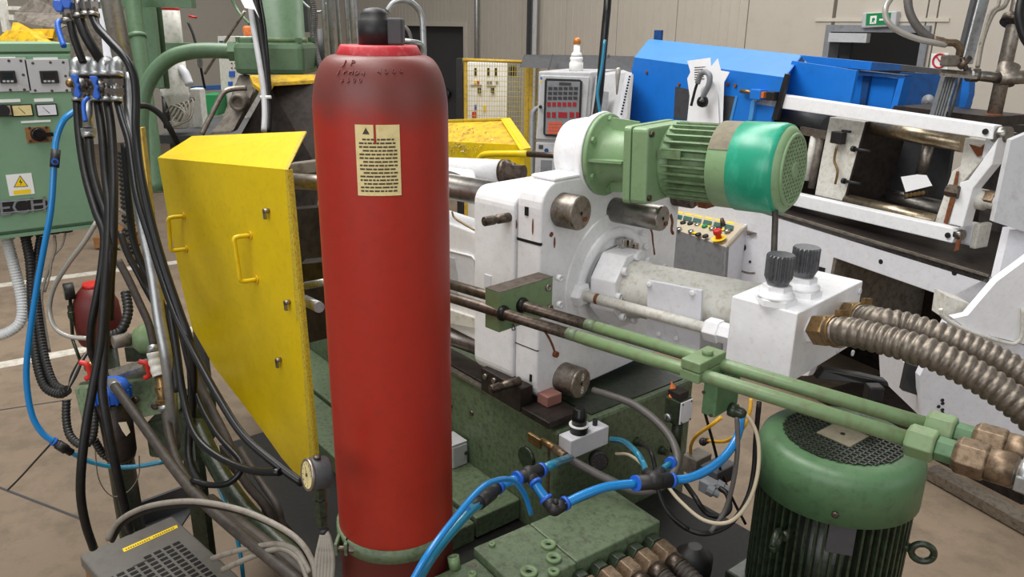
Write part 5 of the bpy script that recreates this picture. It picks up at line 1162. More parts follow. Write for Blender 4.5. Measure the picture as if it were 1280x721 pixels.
for a, b in ((-.12, -.1), (.1, -.1), (.1, .09)): part('flange_bolt', MB().lathe(V((c_.x, c_.y, zf1))+RT*a+FH*b, Z1, [(0, .014), (.018, .014)], 6, False), 'green_frame', cl)
part('side_box', MB().box(at(302, 92, 2.92), RT*.05, FH*.1, Z1*.13), 'green_frame', cl, bevel=.006)
# green upright pipes and frame at the left
gp_ = 'green upright frame pipes'
solo('green_upright', MB().tube(P3([(166, -8, 3.3), (168, 20, 3.3), (174, 60, 3.3), (180, 110, 3.3), (190, 180, 3.3), (196, 240, 3.3)]), .033, 14).cyl(at(171, 43, 3.3), at(172, 48, 3.3), .037, n=16), 'green_frame', 'left green upright pipe with a collar near the top', 'pipe', gp_)
for x, d, r, lab in ((184, 3.5, .028, 'green square post right of the collared pipe'), (193, 3.6, .014, 'thin green pipe between the post and white tank'), (200, 3.6, .012, 'thinnest green pipe against the white tank')):
    b = at(x+9, 110, d); a = b+(at(x-3, -6, d)-b)*4; solo('green_upright', MB().cyl(a, b, r, n=12) if r < .02 else MB().box(a-RT*r, RT*2*r, FH*.04, b-a), 'green_frame', lab, 'pipe', gp_)
solo('green_crossbar', MB().box(at(152, 8, 3.4), (at(240, 10, 3.4)-at(152, 8, 3.4)), FH*.05, Z1*.06), 'green_frame', 'green cross beam over the white tank', 'beam')
t = thing('work_bench', 'dark work bench carrying the white vessel behind the yellow guard', 'bench', V((at(240, 172, 4.0).x, at(240, 172, 4.0).y, 0)))
zb_ = at(240, 164, 3.9).z
bo = at(196, 170, 3.75); bo.z = zb_-.04
part('bench_top', MB().box(bo, RT*.62, FH*1.1, Z1*.04), 'grey_dark', t)
for sx in (.04, .54):
    for sy in (.04, 1.0): part('bench_leg', MB().box(V((bo.x, bo.y, 0))+RT*sx+FH*sy, RT*.05, FH*.05, Z1*(zb_-.04)), 'grey_dark', t)
# white tank, dryer vessel and clutter behind
t = thing('white_tank', 'white upright tank with a red band under the green cross beam', 'tank', at(217, 60, 3.8))
a = at(215, 62, 3.8); zt_ = at(214, 8, 3.8).z
part('shell', MB().lathe(a, Z1, [(0, .052), (.004, .055), (zt_-a.z, .055)], 28), 'white_dirty', t)
part('red_band', MB().lathe(V((a.x, a.y, at(214, 13, 3.8).z)), Z1, [(0, .0555), (.014, .0555)], 28), 'red_plastic', t)
part('bottom_beam', MB().box(at(208, 66, 3.75), RT*.12, FH*.1, Z1*.045), 'green_frame', t)
t = thing('white_vessel', 'grimy white filter vessel with hose bend, behind the green pipe arc', 'filter vessel', at(226, 150, 3.8))
part('shell', MB().lathe(at(224, 160, 3.8), Z1, [(0, .04), (.01, .055), (.15, .062), (.16, .066), (.17, .062), (.33, .062)], 26), 'white_dirty', t)
part('bend', MB().tube(P3([(206, 118, 3.72), (206, 96, 3.72), (210, 86, 3.7), (220, 83, 3.7), (230, 90, 3.68), (237, 106, 3.68)]), .02, 12), 'white_grey', t)
part('black_tube', MB().cyl(at(206, 118, 3.72), at(209, 160, 3.72), .016, n=12), 'black', t)
part('band', MB().lathe(at(226, 126, 3.8), Z1, [(0, .064), (.014, .064)], 26), 'grey_dark', t)
for k in range(5): hose('tangled_wire', [(208+k*4, 140+k*3, 3.6), (216+k*6, 132-k*2, 3.58), (230+k*2, 140+k*2, 3.56), (226-k*3, 154+k, 3.56), (212+k*2, 152-k*2, 3.57)], .004, 'grey_cable', ('first', 'second', 'third', 'fourth', 'fifth')[k]+' coil of the tangled grey wires in front of the white vessel', 'wire', 'tangled wires')
t = thing('white_control_box', 'cream control panel with small buttons and blue label behind the green pipe', 'control panel', at(300, 150, 4.6))
wa = at(276, 46, 4.6); 
def wb(x, y, o=0): return pl(x, y, wa-ww*o, ww)
part('panel', MB().prism([wb(272, 45), wb(306, 46), wb(310, 240), wb(285, 240)], ww*.25), 'white_dirty', t)
for x0, y0, x1, y1, m in ((286, 89, 293, 96, 'blue_plastic'), (285, 102, 290, 107, 'blue_plastic'), (274, 51, 278, 56, 'blue_dark')):
    part('blue_label', MB().prism([wb(x0, y0, .004), wb(x1, y0, .004), wb(x1, y1, .004), wb(x0, y1, .004)], ww*.004), m, t)
bt = MB()
for r_ in range(2):
    for k in range(4): q = wb(290+k*4.5, 80+r_*6, .002); bt.box(q, wu*.01, -ww*.006, Z1*.008)
part('buttons', bt, 'red_dull', t, kind='stuff')
q = at(309, 38, 4.5); solo('amber_beacon', MB().lathe(q-Z1*.03, Z1, [(0, .02), (.02, .02), (.021, .024), (.045, .024), (.055, .015)], 16), 'orange', 'small orange beacon left of the green column', 'beacon light')
solo('green_bin', MB().box(V((at(254, 150, 4.6).x, at(254, 150, 4.6).y, zb_)), RT*.09, FH*.2, Z1*(at(254, 118, 4.6).z-zb_)), 'sign_green', 'small green box behind the white vessel', 'bin')
solo('grey_pail', MB().box(V((at(240, 142, 4.0).x, at(240, 142, 4.0).y, zb_)), RT*.05, FH*.08, Z1*(at(240, 110, 4.0).z-zb_)), 'white_dirty', 'narrow pale case between the white vessel and green box', 'case', bevel=.006)
solo('blue_rack_beam', MB().box(at(238, 54, 5.2), at(275, 54, 5.2)-at(238, 54, 5.2), FH*.05, -Z1*.03), 'blue_dark', 'dark blue rack beam behind the white tank, upper one', 'rack beam')
solo('blue_rack_beam', MB().box(at(238, 108, 5.2), at(282, 106, 5.2)-at(238, 108, 5.2), FH*.05, -Z1*.03), 'blue_dark', 'dark blue rack beam behind the green box, lower one', 'rack beam')
hose('thin_rod', [(256, 92, 3.4), (275, 62, 3.3), (306, 14, 3.2)], .006, 'steel_dull', 'thin steel rod slanting across the green pipe arc', 'rod')
hose('green_tube', [(288, -5, 3.3), (298, 14, 3.3), (312, 30, 3.2)], .006, 'green_frame', 'thin green tube slanting down at the top edge', 'tube')
hose('black_cable', [(235, 28, 3.7), (241, 42, 3.7), (246, 60, 3.7), (250, 80, 3.7), (256, 110, 3.8)], .006, 'rubber', 'black cable beside the white tank', 'cable')
solo('red_lever', MB().cyl(at(236, 20, 3.65), at(246, 22, 3.65), .005, n=8), 'red_plastic', 'small red lever right of the white tank', 'lever')
solo('small_regulator', MB().lathe(at(247, 54, 3.6), -Z1, [(0, .015), (.01, .02), (.04, .02), (.045, .014), (.1, .014), (.11, .006)], 14), 'zinc', 'small silver air regulator under the green pipe arc', 'air regulator')
hose('bundle_cable', [(312, -5, 2.78), (316, 30, 2.78), (323, 70, 2.76), (329, 110, 2.74), (331, 140, 2.72), (330, 164, 2.7)], .0105, 'grey_light', 'pale grey cable running down in front of the green column', 'cable', 'cables in front of the column')
hose('bundle_cable', [(318, -5, 2.79), (324, 30, 2.78), (330, 70, 2.77), (334, 110, 2.75), (336, 140, 2.73), (335, 164, 2.71)], .011, 'rubber', 'thick black cable beside the pale cable in front of the green column', 'cable', 'cables in front of the column')
hose('bundle_cable', [(324, -5, 2.8), (330, 30, 2.79), (334, 70, 2.78), (337, 110, 2.76), (338, 140, 2.75)], .007, 'black_gloss', 'thin glossy cable right of the thick black cable', 'cable', 'cables in front of the column')
solo('cable_tie', MB().cyl(at(325.5, 121.5, 2.73), at(339, 121.5, 2.73), .006, n=8), 'white_plain', 'white cable tie round the cables in front of the column', 'cable tie')
solo('paper_tag', MB().prism(P3([(298, -6, 2.72), (313, -6, 2.72), (324, 22, 2.72), (318, 12, 2.72), (306, 10, 2.72)]), FH*.002), 'paper', 'torn white paper tag at the top edge beside the column', 'paper')
# dark iron mould parts
t = thing('mould_clamp', 'dark oily cast iron clamp with yellow plate between guard and cylinder', 'mould clamp', at(360, 200, 2.8))
part('yellow_plate', MB().prism(P3([(312, 94, 2.85), (395, 93, 2.85), (395, 100, 2.8), (342, 103, 2.78), (336, 112, 2.77), (334, 118, 2.77), (316, 104, 2.8)]), -Z1*.012), 'yellow_worn', t)
part('dark_plate', MB().prism(P3([(336, 106, 2.85), (398, 100, 2.8), (400, 215, 2.7), (392, 260, 2.7), (340, 262, 2.8), (290, 200, 2.95), (300, 170, 2.95), (318, 140, 2.92)]), FH*.05), 'dark_iron', t)
part('lower_plate', MB().prism(P3([(366, 262, 2.7), (412, 258, 2.6), (420, 420, 2.6), (380, 430, 2.7)]), FH*.05), 'dark_iron', t)
part('dark_ledge', MB().prism(P3([(376, 330, 2.5), (420, 326, 2.45), (424, 345, 2.45), (380, 352, 2.5)]), FH*.06), 'dark_iron', t)
part('lever_arm', MB().prism(P3([(260, 168, 2.9), (276, 150, 2.9), (298, 93, 2.95), (314, 96, 2.93), (320, 110, 2.9), (318, 118, 2.9), (290, 166, 2.85)]), FH*.06), 'cast', t, bevel=.01)
part('lever_boss', MB().lathe(at(298, 128, 2.86), -FH, [(-.03, .035), (.012, .03), (.014, .02), (.004, .018)], 20), 'cast', t)
part('round_bar', MB().cyl(at(360, 226, 2.4), at(440, 231, 2.3), .024, n=18), 'steel_dull', t)
part('bar_bracket', MB().prism(P3([(362, 205, 2.45), (400, 200, 2.4), (400, 216, 2.4), (362, 220, 2.45)]), FH*.04), 'cast', t, bevel=.004)
part('locking_bolt', MB().cyl(at(382, 357, 2.35), at(410, 352, 2.3), .012, n=12).cyl(at(381, 375, 2.3), at(399, 384, 2.2), .016, n=12), 'zinc', t)
hose('steel_handle', [(252, 168, 2.75), (262, 148, 2.75), (275, 122, 2.75), (282, 114, 2.75), (292, 111, 2.76), (308, 110, 2.78)], .0095, 'steel_dull', 'bent round steel handle behind the yellow guard', 'handle')
# chrome rods behind the cylinder
for i, (x, r, d) in enumerate(((409, .009, 2.9), (418, .013, 2.95), (427, .008, 3.0), (438, .009, 2.9), (447, .017, 2.85))):
    solo('chrome_rod', MB().cyl(at(x-6, -10, d)+(at(x-6, -10, d)-at(x+3, 120, d))*3, at(x+3, 120, d), r, n=14), 'zinc', ('leftmost', 'second', 'third', 'fourth', 'rightmost')[i]+' of the upright chrome rods behind the red cylinder, counted from the left', 'rod', 'chrome rods behind the cylinder')
hose('braided_hose', [(388, -8, 3.1), (393, 20, 3.1), (392, 45, 3.1), (396, 70, 3.08), (404, 92, 3.05)], .014, 'grey_hose', 'grey braided hose left of the chrome rods', 'hose', corr=.008)
hose('bent_conduit', [(372, -6, 3.2), (382, 6, 3.2), (394, 14, 3.2), (402, 14, 3.2), (408, 4, 3.2)], .005, 'zinc', 'thin wire loop above the braided hose', 'wire')
hose('bent_conduit', [(484, 14, 2.4), (492, 4, 2.4), (505, 0, 2.4), (518, 6, 2.42), (527, 20, 2.44), (529, 45, 2.45), (530, 80, 2.46)], .0095, 'zinc', 'grey conduit arching over behind the cylinder cap', 'conduit')
hose('bent_conduit', [(498, 50, 2.3), (515, 52, 2.3), (526, 55, 2.32), (530, 66, 2.34), (531, 85, 2.35)], .007, 'zinc', 'lower grey tube bending down right of the cylinder collar', 'conduit')
hose('bent_conduit', [(497, 34, 2.5), (506, 34, 2.5), (512, 42, 2.5), (516, 60, 2.5)], .006, 'grey_hose', 'small grey loop right of the cylinder cap', 'conduit')
solo('grey_slab', MB().box(at(371, 40, 3.3), RT*.05, FH*.05, Z1*.25), 'grey_dark', 'dark grey upright box between the green column and braided hose', 'box')
solo('dark_cylinder', MB().cyl(at(401, 38, 3.2), at(404, 90, 3.2), .022, n=14), 'grey_dark', 'short dark upright tube between braided hose and chrome rods', 'tube')
# machinery in the far top left corner
t = thing('feed_hopper', 'pale sloping sheet metal hopper above the green cabinet', 'hopper', at(50, 40, 4.2))
part('upper_face', MB().prism(P3([(20, 14, 4.2), (42, -4, 4.2), (80, -4, 4.1), (80, 16, 4.1)]), FH*.02), 'cast', t)
part('lower_face', MB().prism(P3([(18, 15, 4.2), (80, 16, 4.1), (82, 32, 4.0), (74, 36, 4.0), (22, 27, 4.15)]), FH*.02), 'cast', t)
part('yellow_skirt', MB().prism(P3([(16, 28, 4.1), (36, 36, 4.1), (68, 36, 4.0), (66, 48, 4.0), (12, 46, 4.05)]), FH*.05), 'yellow_worn', t)
part('yellow_cap', MB().prism(P3([(-5, 50, 4.0), (8, 38, 4.0), (36, 39, 3.95), (50, 53, 3.9), (-5, 54, 4.0)]), FH*.2), 'yellow_worn', t)
solo('grey_rack', MB().box(at(3, 40, 4.6), RT*.03, FH*.05, Z1*.2).box(at(-5, 18, 4.6), RT*.1, FH*.05, -Z1*.03).box(at(-5, 12, 4.6), RT*.2, FH*.05, Z1*.02), 'white_dirty', 'pale steel rack corner at the top left edge', 'rack')
solo('beige_cabinet', MB().box(at(60, 75, 5.5), at(175, 79, 5.5)-at(60, 75, 5.5), FH*.3, Z1*.6), 'cast', 'beige machine casing far behind the silver pipes', 'machine casing')
solo('pallet_edge', MB().box(onz(118, 310, .02), RT*.35, FH*.5, Z1*.1), 'wood', 'wooden pallet edge on the floor behind the hose bundle', 'pallet')

# ================================================================ CONTROL CABINET, CAGE
vu, vw = yaw(70)                                   # cabinet front runs along vw-ish; seen almost square on
cP = at(673, 89, 6.0)
ux = RT.copy(); uf = FH.copy()
def cc(x, y, o=0): return pl(x, y, cP-uf*o, uf)
ccab = thing('control_cabinet', 'light grey control cabinet with dark window of displays and an amber beacon', 'control cabinet', V((cc(705, 100).x, cc(705, 100).y, 0)))
A0 = cc(673, 89); A1 = cc(740, 91); A1.z = A0.z
cw_ = (A1-A0).length
part('body', MB().box(V((A0.x, A0.y, 0)), ux*cw_, uf*.5+ux*.25, Z1*A0.z), 'grey_light', ccab, bevel=.01)
part('door', MB().prism([cc(676, 94, .02), cc(737, 96, .02), cc(730, 176, .02), cc(670, 174, .02)], uf*.019), 'grey_light', ccab, bevel=.006)
part('lower_door', MB().prism([cc(670, 178, .02), cc(730, 180, .02), cc(727, 260, .02), cc(667, 260, .02)], uf*.019), 'grey_light', ccab, bevel=.006)
wn = part('window_frame', MB().prism([cc(x, y, .035) for x, y in ((683, 98), (725, 99.5), (728, 102), (725, 170), (722, 173), (682, 170), (679, 167), (681, 101))], uf*.014), 'black', ccab)
def crect(name, x0, y0, x1, y1, o, m, par, n=0): return part(name, MB().prism([cc(x0, y0, o), cc(x1, y0+.4, o), cc(x1-.8*(y1-y0)/30, y1+.4, o), cc(x0-.8*(y1-y0)/30, y1, o)], uf*.003), m, par)
pn = part('display_panel', MB().prism([cc(x, y, .037) for x, y in ((684, 101), (725, 102), (722.5, 170), (681.5, 167.5))], uf*.002), 'grey', wn)
crect('maker_plate', 699, 103, 714, 106.5, .040, 'display', wn)
for r_ in range(3):
    for k in range(6): crect('meter', 685.5+k*6.4-r_*.4, 108.5+r_*6, 690.5+k*6.4-r_*.4, 112.5+r_*6, .040, 'display', wn)
for k in range(6): crect('red_readout', 684+k*6.4, 127.5, 688.6+k*6.4, 133, .040, 'led_red', wn)
for x0, x1 in ((683.5, 688), (690, 695), (698, 709), (712, 718), (720, 724)): crect('red_readout', x0, 140, x1, 147, .040, 'led_red', wn)
for r_ in range(4):
    for k in range(5): crect('orange_key', 685+k*3.6-r_*.2, 152+r_*4, 688+k*3.6-r_*.2, 155.2+r_*4, .040, 'key_orange', wn)
for r_ in range(4):
    for k in range(4): crect('green_key', 710+k*3.2-r_*.2, 154.5+r_*4, 712.6+k*3.2-r_*.2, 157.5+r_*4, .040, 'key_green', wn)
crect('blue_label', 675.5, 96, 677.5, 99, .023, 'blue_plastic', ccab); crect('yellow_label', 675.3, 100, 677.2, 102.5, .023, 'warn_yellow', ccab)
q = cc(675.5, 133.5, .03); part('door_lock', MB().lathe(q, -uf, [(0, .014), (.02, .012)], 12), 'black', ccab)
crect('label', 673.5, 181, 679, 186, .023, 'grey_dark', ccab)
q = cc(683, 188, .024); part('round_label', MB().lathe(q, -uf, [(0, .017), (.002, .017)], 18), 'blue_dark', ccab)
crect('keyhole_plate', 676, 200, 690, 215, .023, 'grey', ccab); crect('vent_plate', 694, 202, 716, 212, .023, 'grey', ccab)
bq = cc(720, 88.5, -.12); bq.z = A0.z
bc = thing('beacon_light', 'white rotating beacon with amber cap on top of the grey control cabinet', 'beacon light', bq)
part('base', MB().lathe(bq, Z1, [(0, .055), (.06, .055), (.075, .045), (.085, .05), (.1, .05), (.11, .04)], 20), 'white_plain', bc)
part('cone', MB().lathe(bq+Z1*.11, Z1, [(0, .045), (.02, .04), (.035, .026), (.09, .024)], 20), 'white_plain', bc)
part('amber_cap', MB().lathe(bq+Z1*.2, Z1, [(0, .028), (.03, .028), (.045, .02), (.05, .008)], 18), 'amber', bc)
# machine panel right of the cabinet
solo('grey_machine_side', MB().prism([at(742, 96, 6.1), at(786, 90, 5.6), at(792, 93, 5.4), at(780, 230, 5.3), at(735, 230, 6.0)], FH*.3), 'grey_light', 'grey machine side between the control cabinet and blue machine', 'machine panel')
t = thing('perforated_strip', 'perforated pale metal strip beside the blue hood', 'metal strip', at(780, 150, 5.1))
part('strip', MB().prism(P3([(783, 90, 5.2), (790, 91, 5.2), (779, 150, 5.2), (771, 148, 5.2)]), FH*.03), 'white_grey', t)
ph = MB()
for k in range(14): ph.box(at(786-k*.8, 97+k*3.6, 5.18), RT*.012, FH*.006, Z1*.012)
part('punched_holes', ph, 'hole', t, kind='stuff')
solo('grey_hatch', MB().prism(P3([(750, 114, 5.7), (761, 115, 5.65), (760, 138, 5.65), (750, 138, 5.7)]), FH*.03), 'grey', 'small square hatch on the grey machine side', 'hatch')
solo('clear_bottle', MB().lathe(at(771, 118, 5.13), Z1, [(0, .005), (.06, .01), (.12, .016), (.16, .018), (.17, .008)], 14), 'clear_hose', 'small clear funnel hanging beside the perforated strip', 'funnel')
hose('black_feed_cable', [(770, -320, 4.4), (765, -120, 4.1), (760, -6, 4.0), (757, 30, 4.0), (753, 75, 4.0), (749, 120, 4.0), (744, 155, 4.0), (742, 200, 4.0)], .02, 'black_gloss', 'thick black cable hanging from the ceiling left of the blue hood', 'cable')
hose('teal_feed_hose', [(756, 50, 3.95), (752, 85, 3.95), (747, 115, 3.95), (749, 135, 3.95), (751, 147, 3.95)], .008, 'teal_hose', 'thin teal hose alongside the hanging black cable', 'air hose')
t = thing('dark_trough', 'dark grey sloping trough edge behind the control cabinet', 'trough', at(720, 90, 7.0))
part('panel', MB().prism(P3([(656, 69, 7.2), (760, 70, 7.0), (810, 72, 6.8), (800, 92, 6.8), (650, 84, 7.2)]), FH*.2), 'grey_dark', t)
for x in (690, 760): part('seam_rib', MB().prism(P3([(x, 68, 7.0), (x+2, 68, 7.0), (x-4, 90, 7.0), (x-6, 90, 7.0)]), -FH*.02), 'grey_dark', t)
# yellow mesh cage with white switch cabinet inside
gP = at(580, 76, 7.5)
def cg(x, y, o=0): return pl(x, y, gP-uf*o, uf)
cage = thing('mesh_fence', 'yellow framed wire mesh fence in front of the white switch cabinet', 'mesh fence', V((cg(620, 100).x, cg(620, 100).y, 0)))
fr_ = [((578.5, 74.5), (657, 77.5)), ((657, 77.5), (722, 80))]
for (a, b) in fr_: part('top_rail', MB().cyl(cg(*a), cg(*b), .016, n=8), 'yellow_frame', cage)
for x, y in ((579.5, 75), (657, 77), (662, 77)): part('post', MB().box(V((cg(x, y).x, cg(x, y).y, 0)), ux*.035, uf*.03, Z1*cg(x, y).z), 'yellow_frame', cage)
ms = MB(); xa, xb = cg(580, 80), cg(720, 80); ztp = cg(600, 78).z
nV = 44
for k in range(nV+1):
    p = xa.lerp(xb, k/nV); ms.box(V((p.x, p.y, .9)), ux*.004, uf*.004, Z1*(ztp-.9))
zz = .9
while zz < ztp: ms.box(V((xa.x, xa.y, zz)), (xb-xa)*1.0-Z1*(xb-xa).z, uf*.004, Z1*.004); zz += .047
part('wire_mesh', ms, 'yellow_edge', cage, kind='stuff')
wc = thing('switch_cabinet', 'white switch cabinet with small meters and knobs inside the mesh fence', 'switch cabinet', V((cg(620, 100, -.3).x, cg(620, 100, -.3).y, 0)))
def cs(x, y, o=0): return pl(x, y, gP+uf*.3-uf*o, uf)
a = cs(583, 79); b = cs(634, 80)
part('front', MB().box(V((a.x, a.y, 0)), ux*(b-a).length, uf*.4, Z1*a.z), 'white_plain', wc)
b2 = cs(651, 80)
part('side_column', MB().box(V((b.x, b.y, 0))+ux*.006, ux*(b2-b).length, uf*.4, Z1*a.z), 'grey', wc)
def srect(name, x0, y0, x1, y1, m, o=.012): part(name, MB().prism([cs(x0, y0, o), cs(x1, y0, o), cs(x1, y1, o), cs(x0, y1, o)], uf*o), m, wc)
for x in (594, 610.5, 619.5): srect('meter', x-1.5, 85, x+1.5, 94.5, 'black')
for x, m in ((593.5, 'warn_yellow'), (597.5, 'sign_red'), (609.5, 'grey'), (613.5, 'grey'), (621, 'grey')): srect('push_button', x-1.3, 101, x+1.3, 104.5, m)
for x in (599, 615.5): srect('rotary_knob', x-2, 110, x+2, 116, 'black', .03)
srect('vent', 636, 82, 645, 94, 'black'); srect('red_label', 582, 95, 583.5, 109, 'sign_red'); srect('main_switch', 590, 140, 595, 147, 'sign_red', .03); srect('blue_tag', 592.5, 131, 595.5, 137, 'blue_plastic'); srect('warning_label', 604, 132, 607, 139, 'warn_yellow')
srect('text_strip', 588, 106.3, 602, 107.5, 'ink'); srect('text_strip', 608, 107, 620, 108, 'ink')
solo('partition_screen', MB().box(V((cg(570, 74, -.2).x, cg(570, 74, -.2).y, 0)), ux*.06, uf*.3, Z1*cg(570, 73.5, -.2).z), 'black', 'narrow black panel between the doorway and the mesh fence', 'screen')
q = pl(563, 117, WP+ww*.125, ww); part('door_handle', MB().lathe(q, -ww, [(0, .03), (.03, .035), (.06, .09), (.09, .09), (.11, .04)], 14), 'black', dA)
hose('cage_conduit', [(664, 230, 6.4), (665, 150, 6.4), (668, 138, 6.4), (674, 134, 6.4)], .02, 'grey', 'grey bent conduit left of the control cabinet', 'conduit')
# exit sign, prohibition sign
def wl(x, y, o=0): return pl(x, y, WP-ww*o, ww)
t = thing('exit_sign', 'green emergency exit sign above the right doorway', 'exit sign', wl(1098, 34, .06))
part('case', MB().prism([wl(1078, 16, .07), wl(1121, 13.5, .07), wl(1119, 33, .07), wl(1076, 35, .07)], ww*.07), 'grey_light', t, bevel=.01)
part('green_face', MB().prism([wl(1083, 17, .072), wl(1114, 15.5, .072), wl(1112, 31, .072), wl(1082, 32, .072)], ww*.002), 'sign_green', t)
part('pictogram', MB().prism([wl(1088, 20, .074), wl(1096, 19.5, .074), wl(1095, 29.5, .074), wl(1087, 30, .074)], ww*.002), 'white_plain', t)
rm = MB(); rm.prism([wl(x, y, .0755) for x, y in ((1090, 23), (1093, 22), (1094, 25), (1092, 26), (1093, 29), (1091, 27), (1089, 29), (1090, 26))], ww*.001)
part('running_man', rm, 'sign_green', t)
part('arrow', MB().prism([wl(x, y, .0745) for x, y in ((1099, 23.5), (1105, 23.2), (1105, 21.5), (1109, 24.5), (1105, 27), (1105, 25.5), (1099, 25.8))], ww*.001), 'white_plain', t)
q = wl(1174.5, 76, .01); t = thing('prohibition_sign', 'round red prohibition sign on the wall right of the doorway', 'sign', q)
part('plate', MB().prism([wl(1164, 67, .006), wl(1186, 66, .006), wl(1184, 88, .006), wl(1163, 88, .006)], ww*.005), 'white_plain', t)
rg = [q+(wu*math.cos(a)+Z1*math.sin(a))*.055 for a in [k*math.pi/12 for k in range(25)]]
part('red_ring', MB().tube(rg, .008, 6, 1), 'sign_red', t)
part('red_bar', MB().cyl(q+(wu*-.7+Z1*.7)*.055, q+(wu*.7-Z1*.7)*.055, .006, n=6), 'sign_red', t)

# ================================================================ BLUE AND WHITE MOULDING MACHINE
zu, zw = yaw(28)
ZP = at(1085, 300, 4.15)
def q_(x, y, o=0): return pl(x, y, ZP+zw*o, zw)
def qp(pts, o=0): return [q_(x, y, o) for x, y in pts]
bm_ = thing('moulding_machine', 'blue hooded moulding machine with white bed and open guard rails at the right', 'moulding machine', V((q_(1000, 420).x, q_(1000, 420).y, 0)))
# hood: front sheet, sloped top sheet, end
hl, hr = q_(793, 71.6, .0), q_(979.5, 96.5, .0)
part('hood_front', MB().prism(qp([(793, 71.6), (979.5, 96.5), (966, 145), (937, 253), (932, 266), (760, 234), (776, 150)]), zw*.02), 'blue', bm_)
tl_, tr_ = q_(811, 49, .45), q_(1001, 69, .45)
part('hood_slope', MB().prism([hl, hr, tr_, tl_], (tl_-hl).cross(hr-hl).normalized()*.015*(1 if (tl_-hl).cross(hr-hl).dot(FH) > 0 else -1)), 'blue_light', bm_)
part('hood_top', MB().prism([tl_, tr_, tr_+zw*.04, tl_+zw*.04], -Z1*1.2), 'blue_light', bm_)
part('hood_end', MB().prism([hr, q_(966, 145), q_(966, 145, .45), tr_], zu*.012), 'blue', bm_)
part('hood_bottom_block', MB().prism(qp([(884, 246), (935, 253), (932, 266), (884, 258)], -.02), zw*.1), 'blue_dark', bm_)
t1 = part('hood_hatch', MB().prism(qp([(844, 108), (863, 112), (858, 150), (842, 148)], -.004), zw*.004), 'grey_dark', bm_)
t1 = part('hood_hatch', MB().prism(qp([(905, 119), (920, 121), (910, 160), (896, 158)], -.004), zw*.004), 'grey_dark', bm_)
part('hatch_rim', MB().prism(qp([(919, 120), (922, 120.4), (912, 162), (909, 161)], -.006), zw*.006), 'blue_light', bm_)
for x, y in ((808.5, 90.5), (849, 105.5), (919.5, 107), (910, 105.5)): q = q_(x, y, -.004); part('hood_bolt', MB().lathe(q, -zw, [(0, .012), (.008, .01)], 10), 'rust', bm_)
part('blue_tab', MB().box(q_(817, 50, .5), zu*.09, zw*.02, Z1*.075), 'blue_dark', bm_)
part('vertical_rail', MB().prism(qp([(981, 92), (985.5, 93), (971, 150), (964, 149)], -.02), zw*.02), 'black', bm_)
# roof strip and sliding panels right of the hood
part('roof_strip', MB().prism(qp([(1000, 69), (1090, 77.5), (1088, 88), (1010, 79.5)], .42), zw*.03), 'blue', bm_)
part('roof_strip_dark', MB().prism(qp([(1090, 77.5), (1127, 81), (1126, 88.5), (1088, 88)], .42), zw*.03), 'blue_dark', bm_)
part('roof_strip_edge', MB().prism(qp([(1127, 81), (1186, 88), (1186, 94.5), (1126, 88.5)], .42), zw*.03), 'grey_dark', bm_)
part('slide_panel', MB().prism(qp([(990, 76), (1071, 88), (1062, 131), (975, 118.5)], .25), zw*.02), 'blue', bm_)
part('inner_panel', MB().prism(qp([(1072, 92), (1121, 98), (1112, 138), (1063, 131)], .5), zw*.02), 'blue', bm_)
part('inner_post', MB().prism(qp([(1079, 92), (1088, 94), (1081, 132), (1074, 131)], .48), zw*.02), 'blue_dark', bm_)
part('panel_header', MB().prism(qp([(1072, 88), (1130, 94), (1130, 98), (1072, 94)], .44), zw*.06), 'blue_dark', bm_)
part('panel_end_post', MB().prism(qp([(1124, 96), (1131, 96), (1120, 139), (1112, 138)], .44), zw*.06), 'blue', bm_)
part('rear_wall', MB().prism(qp([(1125, 90), (1208, 95), (1213, 128), (1205, 150), (1118, 142)], .75), zw*.02), 'blue_dark', bm_)
part('rear_end', MB().prism(qp([(1204, 94), (1212, 97), (1211, 118), (1205, 137), (1198, 137)], .6), zw*.05), 'blue', bm_)
q = q_(1161, 127, .7); part('knob_disc', MB().lathe(q, -zw, [(0, .04), (.012, .04), (.014, .012), (.02, .01)], 20), 'grey', bm_)
part('sill', MB().prism(qp([(1118, 132), (1240, 146), (1240, 158), (1110, 144)], .3), zw*.3), 'dark_iron', bm_)
# guard rails (white beams)
part('upper_beam', MB().prism(qp([(940, 113), (1243, 157), (1240, 174.5), (940, 130)]), zw*.06), 'white', bm_, bevel=.004)
part('lower_beam', MB().prism(qp([(930, 228), (1197, 287), (1190, 304), (928, 242)]), zw*.06), 'white', bm_, bevel=.004)
for x, y in ((1232, 164.5), (1185, 294), (990, 246)): q = q_(x, y, -.002); part('beam_bolt', MB().lathe(q, -zw, [(0, .014), (.006, .013)], 14), 'black', bm_)
part('beam_end_roller', MB().cyl(q_(1243, 168, .04), q_(1262, 168, .04), .035, n=16).cyl(q_(1195, 292, .02), q_(1204, 294, .02), .025, n=14), 'steel', bm_)
